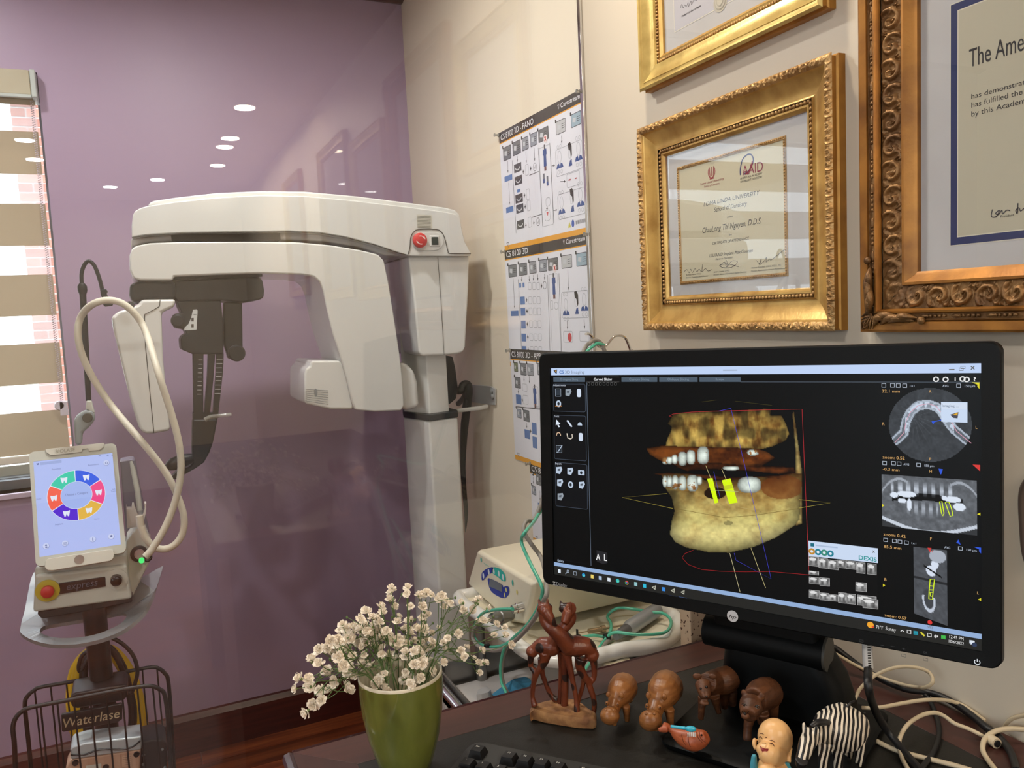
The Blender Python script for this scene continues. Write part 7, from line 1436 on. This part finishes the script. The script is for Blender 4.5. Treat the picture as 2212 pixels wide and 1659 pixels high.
def dome(x, y):                                          # height of the face surface above the figure plane
    a = 1-((x-2045)/128)**2-((y-1155)/140)**2; b = 1-((x-1985)/84)**2-((y-1255)/62)**2
    return max(125*UN*math.sqrt(max(a, 0)), .018+70*UN*math.sqrt(max(b, 0))) - 0.0002
M_line = mat('face_line_brown', (92, 52, 30), 0.5)
fl_([(1916, 1160), (1926, 1148), (1945, 1168)], 4, M_line, 'eye_line', dome); fl_([(1920, 1128), (1935, 1122), (1955, 1132)], 3, M_line, 'brow', dome); fl_([(2000, 1205), (2020, 1202), (2042, 1228)], 4, M_line, 'eye_line', dome); fl_([(1996, 1180), (2020, 1178), (2046, 1196)], 3, M_line, 'brow', dome)
mo = [(1922, 1218), (1940, 1235), (1965, 1243), (1992, 1244), (1988, 1262), (1968, 1278), (1945, 1272), (1930, 1250)]
mcx, mcy = 1958, 1252; MB().add([tuple(F(x, y, dome(x, y)+.0012)) for x, y in mo]+[tuple(F(mcx, mcy, dome(mcx, mcy)+.0012))], [(i, (i+1) % 8, 8) for i in range(8)]).build('mouth', mat('mouth_red', (150, 50, 48), 0.4), lf_)
MB().add([tuple(F(x, y, dome(x, y)+.0018)) for x, y in ((1940, 1262), (1965, 1258), (1984, 1262), (1968, 1276), (1948, 1271))], [(0, 1, 2, 3, 4)]).build('tongue', mat('tongue_pink', (206, 110, 104), 0.4), lf_)
MB().ball(F(1972, 1154, dome(1972, 1154)), 4.5*UN, 8, 6).build('forehead_dot', M_line, lf_, sm=80)
# --- zebra
KZ = lambda x, y: (x/3.393+1560, y/3.393+1280)
UNo = UN; UN = 0.95/1722/3.393
F = Fig(830, 1400, KZ, ZD+.0092); zt = thing('zebra_figurine', 'black and white striped zebra figurine beside the monitor stand', 'figurine', F.o)
def stripe_mat():
    m = mat('zebra_stripes', (222, 210, 190), 0.4); nt = m.node_tree; b = nt.nodes['Principled BSDF']
    tc = nt.nodes.new('ShaderNodeTexCoord'); mp = nt.nodes.new('ShaderNodeMapping'); ax = F.ux*0.95+np.array([0, 0, 0.22])
    mp.inputs['Rotation'].default_value = (0, math.radians(-12), -math.atan2(F.ux[1], F.ux[0])); mp.vector_type = 'POINT'
    w = nt.nodes.new('ShaderNodeTexWave'); w.inputs['Scale'].default_value = 70.0; w.inputs['Distortion'].default_value = 3.2; w.inputs['Detail'].default_value = 1.0; w.inputs['Detail Scale'].default_value = 0.6
    nt.links.new(tc.outputs['Object'], mp.inputs[0]); nt.links.new(mp.outputs[0], w.inputs['Vector'])
    rp = nt.nodes.new('ShaderNodeValToRGB'); rp.color_ramp.elements[0].position = 0.53; rp.color_ramp.elements[1].position = 0.58; rp.color_ramp.elements[0].color = sr(22, 20, 22); rp.color_ramp.elements[1].color = sr(226, 214, 194)
    nt.links.new(w.outputs['Fac'], rp.inputs[0]); nt.links.new(rp.outputs[0], b.inputs['Base Color']); return m
M_zeb = stripe_mat()
gbody('body', [
    (((985, 880, -.036), (950, 930, -.03), (880, 990, -.016), (800, 1020, .0), (750, 1050, .008)), (86, 140, 164, 146, 100)),
    (((770, 1010, .004), (720, 1020, .016), (670, 1060, .03)), (92, 74, 58)), (((655, 1045, .040), (622, 1110, .060), (594, 1190, .072), (580, 1235, .074)), (56, 54, 42, 38)),
    (((760, 1110, .01), (740, 1230, .014), (720, 1400, .014)), (50, 32, 24)), (((840, 1100, .006), (850, 1230, .004), (850, 1400, .004)), (52, 32, 24)), (((1000, 960, -.036), (1010, 1150, -.036), (1000, 1400, -.036)), (60, 36, 26)), (((930, 960, -.05), (930, 1150, -.05), (930, 1380, -.05)), (56, 34, 26))],
    [((600, 985, .042), (15, 9, 38)), ((690, 1015, .05), (19, 9, 40))], F, M_zeb, zt, 0.0012, 4)
gbody('mane', [(((650, 985, .036), (700, 955, .03), (760, 950, .016), (815, 965, .004)), (16, 24, 22, 12)), (((830, 950, .0), (880, 880, -.014), (935, 815, -.018), (970, 795, -.03)), (9, 10, 10, 8))], [], F, mat('zebra_black', (24, 22, 24), 0.45), zt, 0.0009, 2)
gbody('muzzle', [(((584, 1228, .080), (576, 1270, .078)), (40, 33))], [], F, mat('zebra_black', (24, 22, 24), 0.45), zt, 0.0009, 2)
gbody('tail', [(((1045, 880, -.04), (1055, 980, -.045), (1050, 1100, -.045)), (10, 9, 14))], [], F, mat('zebra_black', (24, 22, 24), 0.45), zt, 0.0009, 2)
UN = UNo
# ================================================================== vase of gypsophila
KV = lambda x, y: (x/3.16+600, y/3.16+1200)
vb_ = onZ(878, 1664, ZD); YV = float(vb_[1]); sV = float((vb_-CAM) @ fw)/FPX
rim_c = onY(868, 1449, YV); rV = 89.5*sV; hV = float(rim_c[2])-ZD
vs = thing('green_vase', 'glossy olive green ceramic vase standing at the desk corner', 'vase', vb_)
M_vase = mat('olive_glaze', (116, 122, 56), 0.12, spec=0.5, col2=(88, 96, 42), nscale=26, coat=0.5, stretch=(1, 1, 0.35)); M_vin = mat('cream_glaze', (226, 218, 196), 0.25)
pf = [(0.55, 0.0), (0.58, 0.02), (0.70, 0.16), (0.86, 0.38), (0.95, 0.6), (1.0, 0.82), (1.0, 0.97)]
MB().lathe([(0.02, 0.001)]+[(r*rV, h*hV) for r, h in pf], vb_, 48, cap=False).build('outer_wall', M_vase, vs, sm=40)
MB().lathe([(1.0*rV, 0.97*hV), (1.0*rV, 0.99*hV), (0.985*rV, hV), (0.955*rV, 0.995*hV), (0.95*rV, 0.9*hV), (0.9*rV, 0.6*hV), (0.7*rV, 0.2*hV), (0.5*rV, 0.06*hV), (0.001, 0.05*hV)], vb_, 48, cap=False).build('cream_lining', M_vin, vs, sm=40)
BL = [(777, 225), (773, 258), (887, 220), (880, 262), (766, 305), (800, 345), (703, 347), (602, 378), (717, 392), (645, 425), (565, 440), (700, 455), (600, 470), (655, 480), (685, 500), (430, 515), (475, 530), (520, 535), (560, 510), (410, 575), (450, 580), (500, 570), (545, 600), (360, 580), (342, 633), (400, 620), (368, 665), (283, 647), (232, 715), (280, 740), (340, 795), (390, 862), (355, 920), (295, 922), (215, 902), (205, 845), (150, 840), (122, 910), (300, 990), (245, 1015), (195, 1068), (508, 693), (470, 640), (445, 690), (447, 755), (480, 800), (520, 825), (465, 893), (575, 620), (580, 555), (625, 530), (665, 555), (720, 550), (750, 525), (775, 575), (600, 585), (660, 630), (710, 675), (575, 715), (570, 742), (617, 742), (905, 350), (818, 455), (870, 495), (910, 440), (980, 270), (1015, 260), (1046, 273), (960, 270), (980, 352), (1022, 407), (984, 435), (952, 495), (905, 540), (1005, 510), (1050, 530), (880, 600), (930, 575), (820, 600), (860, 640), (800, 620), (1010, 580), (965, 605), (1000, 640), (1055, 620), (870, 690), (930, 660), (935, 745), (990, 740), (1000, 715), (955, 640), (760, 690), (820, 700), (740, 820), (700, 825), (870, 800), (855, 850), (915, 870), (975, 835), (1055, 795), (1130, 730), (1075, 885), (690, 880), (730, 900), (1100, 300), (1122, 280), (1150, 312), (1180, 330), (1135, 350), (1250, 327), (1265, 377), (1350, 318), (1372, 298), (1328, 365), (1432, 358), (1365, 450), (1400, 445), (1435, 450), (1235, 535), (1160, 568), (1135, 600), (1143, 648), (1250, 650), (1288, 627), (1272, 690), (1335, 705), (1372, 738), (1390, 650), (1378, 800), (1478, 545), (1550, 548), (1550, 495), (1495, 468), (1590, 608), (1415, 735)]
BL += [(x+dx, y+dy) for (x, y), dx, dy in zip([q for q in BL if 400 < q[0] < 1060 and q[1] > 430], rng.normal(0, 22, 200), rng.normal(0, 20, 200))][:90]
sprig_tops = [(205, 845), (250, 960), (360, 590), (480, 560), (620, 470), (720, 400), (790, 280), (890, 260), (640, 620), (880, 560), (1010, 300), (1000, 560), (1180, 340), (1300, 380), (1370, 440), (1250, 650), (1370, 720), (740, 700), (940, 740)]
rim3 = np.array(vb_)+np.array([0, 0, hV]); VB = np.array(vb_)
def vd(x): return rng.normal(0, 0.012)
M_stem = mat('green_stem', (92, 116, 66), 0.5); M_pet = mat('gypsophila_petal', (248, 243, 230), 0.6, col2=(244, 228, 206), nscale=9, sheen=0.2); M_cal = mat('calyx_green', (120, 138, 76), 0.6)
def blossom_mesh(seed):
    r = np.random.default_rng(seed); m = MB()
    for ring, (n, tilt, ln) in enumerate(((7, 0.15, 1.0), (7, 0.65, 0.85), (6, 1.05, 0.7), (4, 1.35, 0.5))):
        for k in range(n):
            a = 2*PI*(k+0.5*(ring % 2))/n+r.normal(0, .15); t = tilt+r.normal(0, .12); L = ln*(1+r.normal(0, .1)); w = 0.40*L
            d = np.array([math.cos(a)*math.cos(t), math.sin(a)*math.cos(t), math.sin(t)]); s_ = np.array([-math.sin(a), math.cos(a), 0]); u = np.cross(d, s_)
            p0 = np.array([0, 0, 0.1*ring]); c0 = p0+d*L*0.55+u*-0.10*L
            m.add([p0, c0+s_*w, c0-s_*w, p0+d*L+s_*w*.75+u*.12*L*r.normal(1, .6), p0+d*L*1.03, p0+d*L-s_*w*.75+u*.12*L*r.normal(1, .6)], [(0, 2, 1), (1, 2, 5, 4), (1, 4, 3)])
    m.lathe([(0.05, -0.55), (0.2, -0.4), (0.28, -0.1), (0.2, 0.05)], (0, 0, 0), 6, mi=1)
    me = m.mesh('blossom'); me.materials.append(M_pet); me.materials.append(M_cal); return me
BM = [blossom_mesh(i) for i in range(4)]
tops3 = []
for i, (x, y) in enumerate(sprig_tops):
    dd = 0.03*math.sin(i*2.4); tops3.append(onY(*KV(x, y), YV+dd))
sprigs = []
names_ = ['far left drooping', 'lowest left drooping', 'left outer', 'left upper', 'left tall', 'upper left', 'tallest left', 'tallest middle', 'dense left centre', 'dense middle', 'tall right of middle', 'dense right centre', 'upper right', 'right arching', 'far right arching', 'lower right', 'lowest right', 'low front left', 'low front right']
asg = [[] for _ in tops3]
for (x, y) in BL:
    k = min(range(len(sprig_tops)), key=lambda j: math.hypot(sprig_tops[j][0]-x, sprig_tops[j][1]-y)); asg[k].append((x, y))
for k, tp in enumerate(tops3):
    ang = 2*PI*k/len(tops3); root = VB+np.array([0.010*math.cos(ang), 0.010*math.sin(ang), 0.012])
    dirx = tp-rim3; lip = rim3+np.array([dirx[0], dirx[1], 0])/max(np.linalg.norm(dirx[:2]), 1e-6)*min(0.8*rV, 0.6*np.linalg.norm(dirx[:2]))
    lip[2] += 0.004 if tp[2] > rim3[2] else 0.010
    main = spline([root, (root+lip)/2+np.array([0, 0, .01]), lip, (lip*0.45+tp*0.55)+np.array([0, 0, 0.010]), tp], 6)
    t = thing('gypsophila_sprig', names_[k]+' sprig of white gypsophila in the green vase', 'flower sprig', root, group='gypsophila sprigs in the vase')
    st = MB(); st.tube(main, list(np.interp(np.linspace(0, 1, len(main)), [0, 1], [0.0009, 0.0005])), 5); blos = []
    for j, (x, y) in enumerate(asg[k]):
        b = onY(*KV(x, y), YV+0.03*math.sin(k*2.4)+rng.normal(0, .012)); i0 = int(len(main)*(0.55+0.1*(j % 4))); a = main[min(i0, len(main)-2)]
        up_ = b-a; mid = a+up_*0.55+np.array([0, 0, -0.15*abs(up_[2])-0.003]); pth = spline([a, mid, b], 5); st.tube(pth, [0.00042]*len(pth), 4)
        if j % 3 == 0: q = pth[6]; e = q+np.array([rng.normal(0, .012), rng.normal(0, .01), abs(rng.normal(.012, .006))]); st.tube([q, e], 0.0004, 4); st.ball(e, (0.0014, 0.0014, 0.0018), 6, 5)
        blos.append((b, pth[-1]-pth[-3]))
    st.build('stem', M_stem, t)
    for b, d in blos:
        o = bpy.data.objects.new('blossom', BM[int(rng.integers(4))]); COL.objects.link(o); o.parent = t; o.matrix_parent_inverse = MW[t.name].inverted()
        zz = Vector(d/ (np.linalg.norm(d)+1e-9))*0.5+Vector((0, -0.35, 0.5))+Vector(rng.normal(0, .3, 3)); s_ = 0.0051*(0.85+0.4*rng.random())*(1.15 if b[0] < VB[0]-0.05 else 0.9 if b[0] > VB[0]+0.05 else 1.0)
        o.matrix_world = Matrix.Translation(Vector(b)) @ zz.to_track_quat('Z', 'Y').to_matrix().to_4x4() @ Matrix.Rotation(rng.random()*6, 4, 'Z') @ Matrix.Scale(s_, 4)
        o.matrix_basis = o.matrix_world
# ================================================================== keyboard
ke = np.array([0.644, -0.765, 0]); ke /= np.linalg.norm(ke); kn = np.array([ke[1], -ke[0], 0])      # along the rows; towards the typist
K5 = lambda x, y: (x/4.809+980, y/4.809+1500)
esc = onZ(*K5(252, 545), ZD+0.031); f1 = onZ(*K5(560, 612), ZD+0.031)
kbd = thing('computer_keyboard', 'black computer keyboard cut off at the bottom of the view', 'keyboard', esc)
M_key = mat('key_black', (22, 22, 24), 0.5, spec=0.4, bump=0.05, bscale=900); M_kbody = mat('keyboard_body', (40, 40, 38), 0.5, bump=0.06, bscale=900)
ok = np.array([esc[0], esc[1], 0])-ke*0.020-kn*0.026
def kp(u, v, z): p = ok+ke*u+kn*v; return (p[0], p[1], z)
MB().loft([[kp(u, v, ZD+0.001) for u, v in rrect(0.002, 0.002, 0.450, 0.160, 0.012, 5)], [kp(u, v, ZD+0.020-0.006*v/0.16) for u, v in rrect(0, 0, 0.452, 0.162, 0.014, 5)], [kp(u, v, ZD+0.023-0.008*v/0.16) for u, v in rrect(0.003, 0.003, 0.449, 0.159, 0.013, 5)]]).build('body', M_kbody, kbd, sm=40)
KM = {}
def keymesh(w):
    if w not in KM:
        a, b, h = w*0.01905-0.0016, 0.0172, 0.009; m = MB(); R = [(-a/2, -b/2), (a/2, -b/2), (a/2, b/2), (-a/2, b/2)]
        m.loft([[(x, y, 0) for x, y in R], [(x*(1-.0055/a), y*.72-0.0008, h) for x, y in R]])
        me = m.mesh('key'); me.materials.append(M_key); KM[w] = me
    return KM[w]
kM = Matrix(((ke[0], -kn[0], 0), (ke[1], -kn[1], 0), (0, 0, 1))).to_4x4()
LEG = Canvas((0, 0, ZD+0.0318), ke, -kn, 0.0001)
def key(u, v, w=1.0, leg=()):
    z = ZD+0.0225-0.008*v/0.16; o = bpy.data.objects.new('key', keymesh(w)); COL.objects.link(o); o.parent = kbd; o.matrix_parent_inverse = MW[kbd.name].inverted()
    p = kp(u, v, z); o.matrix_basis = Matrix.Translation(Vector(p)) @ kM
    for s, du, dv, h in leg:
        vv, f = text_tris(s, 0, 0.01); q = np.array(kp(u+du, v+dv, 0)); cu, cv_ = q @ ke, -(q @ kn); sc_ = h/0.7; c_ = (vv.max(0)+vv.min(0))/2 if len(vv) else 0
        zz = z+0.0093-(ZD+0.0318); o_ = len(LEG.v)
        LEG.tri([(cu+(a-c_[0])*sc_, cv_+(b-c_[1])*sc_) for a, b in vv], f, (206, 206, 196), 0)
        for i in range(o_, len(LEG.v)): LEG.v[i] = LEG.v[i]+np.array([0, 0, zz])
P19 = 0.01905
u0k, v0k = 0.020, 0.026
key(u0k, v0k, 1, (('Esc', -.001, -.002, .0026),))
for g in range(3):
    for i in range(4): key(u0k+0.0381+g*(4*P19+0.0095)+i*P19, v0k, 1, (('F%d' % (g*4+i+1), -.001, -.0025, .0026),))
rows = [(1.3, ['`', '1', '2', '3', '4', '5', '6', '7', '8', '9', '0', '-', '=']), (2.3, list('QWERTYUIOP')), (3.3, list('ASDFGHJKL')), (4.3, list('ZXCVBNM'))]
for r, (dv, ks) in enumerate(rows):
    off = (0, 0.5, 0.75, 1.25)[r]
    if r: key(u0k+((1+off)/2-0.5)*P19, v0k+dv*P19, 1+off)
    for i, s in enumerate(ks): key(u0k+(off+i+(1 if r else 0))*P19, v0k+dv*P19, 1, ((s, -.002, -.0015, .0028),) if r < 2 else ())
    n0 = off+len(ks)+(1 if r else 0); 
    while n0 < 14.6-.9: key(u0k+n0*P19, v0k+dv*P19, 1); n0 += 1
for i, w in enumerate((1.25, 1.25, 1.25, 6.25, 1.25, 1.25, 1.25)): key(u0k+(sum((1.25, 1.25, 1.25, 6.25, 1.25, 1.25, 1.25)[:i])+w/2-0.5)*P19, v0k+5.3*P19, w)
for i in range(3):
    for j in range(2): key(u0k+(15.3+i)*P19, v0k+(1.3+j)*P19)
for i in range(4):
    for j in range(4): key(u0k+(18.8+i)*P19, v0k+(1.3+j)*P19)
tag(LEG.build('key_legends', M_print, kbd), kind='stuff')
# ================================================================== cables on the desk
M_wc = mat('white_cable', (206, 190, 160), 0.45); M_bc = mat('black_cable_rubber', (20, 20, 22), 0.45)
K10 = lambda x, y: (x/4.32+1700, y/4.32+1340)
def cable(name, label, pts, r, m, k=6):
    P3 = []
    for x, y, h in pts:
        p = onZ(*K10(x, y), ZD+r+h)
        if p[0] > XW-r-0.002: p = onX(*K10(x, y), XW-r-0.002)
        P3.append(p)
    t = thing(name, label, 'cable', P3[len(P3)//2]); MB().tube(spline(P3, k), r, 8).build('cord', m, t, sm=60); return t, P3
cable('white_cable', 'white cable rising in a wide loop beside the monitor', [(230, 235, .05), (320, 250, .045), (450, 310, .035), (640, 420, .02), (850, 520, .012), (1000, 575, .012), (1150, 615, .02), (1290, 625, .03), (1360, 570, .04), (1330, 490, .045), (1230, 445, .05), (1080, 432, .05), (940, 460, .045), (800, 530, .035), (690, 630, .03), (640, 720, .03), (620, 760, .02)], 0.0022, M_wc)
cable('white_cable', 'white cable running level from behind the zebra to the wall', [(700, 815, .01), (800, 818, .012), (920, 805, .012), (1100, 770, .014), (1300, 742, .016), (1480, 745, .014), (1620, 785, .008), (1720, 845, .004), (1850, 940, .0)], 0.0024, M_wc)
cable('white_cable', 'white cable curving over the black inlay to the plug', [(1150, 1420, 0), (1080, 1300, .002), (1045, 1180, .006), (1060, 1080, .012), (1130, 970, .018), (1250, 890, .02), (1370, 862, .02), (1460, 890, .016), (1560, 960, .012), (1700, 1015, .008), (1800, 1065, .004), (1870, 1105, 0)], 0.0024, M_wc)
cable('white_cable', 'thick white cable lying low under the zebra feet', [(690, 1040, 0), (770, 1090, 0), (880, 1150, 0), (1000, 1205, 0), (1150, 1250, 0), (1350, 1300, 0), (1550, 1350, 0), (1720, 1400, 0)], 0.0028, M_wc)
t, P3 = cable('white_cable', 'white cable leaving the plug at the right edge', [(1950, 1400, 0), (1880, 1310, 0), (1830, 1220, .002), (1832, 1140, .004), (1870, 1080, .006), (1960, 1030, .010), (2080, 1012, .012), (2230, 1020, .012)], 0.0028, M_wc)
cable('white_cable', 'white cable rising against the wall at the far right edge', [(2020, 1010, .0), (2060, 950, .01), (2120, 910, .02), (2230, 885, .03)], 0.0022, M_wc)
pl0, pl1 = onZ(*K10(1885, 1100), ZD+.006), onZ(*K10(1960, 1150), ZD+.006)
t = thing('white_plug', 'small white cylindrical plug lying on the desk border', 'plug', pl0); MB().tube([pl0, pl0+(pl1-pl0)*.15, pl0+(pl1-pl0)*.2, pl1], [0.003, 0.005, 0.006, 0.006], 12).build('shell', M_wc, t, sm=40); MB().tube([pl1, pl1+(pl1-pl0)*.12], [0.004, 0.004], 10).build('tip', M_bc, t, sm=40)
cable('wall_side_cable', 'thick black cable lying along the wall behind the desk', [(330, 215, .03), (450, 260, .03), (560, 340, .02), (680, 430, .012), (900, 560, .006), (1100, 640, .004), (1300, 670, .004), (1450, 715, .004), (1600, 800, .004), (1750, 910, .004), (1870, 1010, .004), (1960, 1070, .002), (2040, 1160, 0), (2100, 1260, 0), (2140, 1400, 0)], 0.0042, M_bc)
cable('thin_cable', 'thin black cable curling over the desk inlay', [(1280, 690, .004), (1330, 740, 0), (1380, 860, 0), (1415, 980, 0), (1415, 1080, 0), (1380, 1200, 0), (1320, 1300, 0), (1240, 1400, 0)], 0.003, M_bc)
dpt = SC.px(1866, 1404); top_ = SC.w(dpt[0], dpt[1]+0.01, -0.012)
def cz(x, y, h): return onZ(*K10(x, y), ZD+0.0045+h)
dp = [top_, SC.w(*SC.px(1868, 1425), -0.012), SC.w(*SC.px(1869, 1450), -0.012), cz(760, 620, .10), cz(800, 780, .06), cz(870, 930, .03), cz(960, 1060, .012), cz(1060, 1190, .004), cz(1180, 1330, 0), cz(1300, 1460, 0)]
t = thing('display_cable', 'thick black display cable with white tag hanging from the monitor', 'cable', dp[-1])
MB().tube(spline(dp, 6), 0.0044, 10).build('cord', M_bc, t, sm=60)
sp_ = spline(dp[:3], 8); MB().tube(sp_, 0.0054, 14).build('tag', mat('tag_white', (200, 200, 198), 0.5), t, sm=60)
tg = MB()
for k in range(9): p = np.array(sp_[3])+(np.array(sp_[-2])-np.array(sp_[3]))*k/9; q = p-fw*0.0056; tg.add([q-rt*.0022-upv*.0006, q+rt*.0012-upv*.0006, q+rt*.0012+upv*(.0004+.0004*(k % 3)), q-rt*.0022+upv*(.0004+.0004*(k % 3))], [(0, 1, 2, 3)])
tag(tg.build('barcode', M_bc, t), kind='stuff')
wc_ = [onX(*p, XW-0.004) for p in ((2225, 1030), (2211, 1050), (2206, 1080), (2208, 1130), (2213, 1190), (2225, 1230))]
t = thing('wall_cable', 'grey-brown cable hanging on the wall at the right edge', 'cable', wc_[-1]); MB().tube(spline(wc_, 5), 0.0032, 8).build('cord', mat('brown_grey_cord', (92, 78, 70), 0.5), t, sm=60)
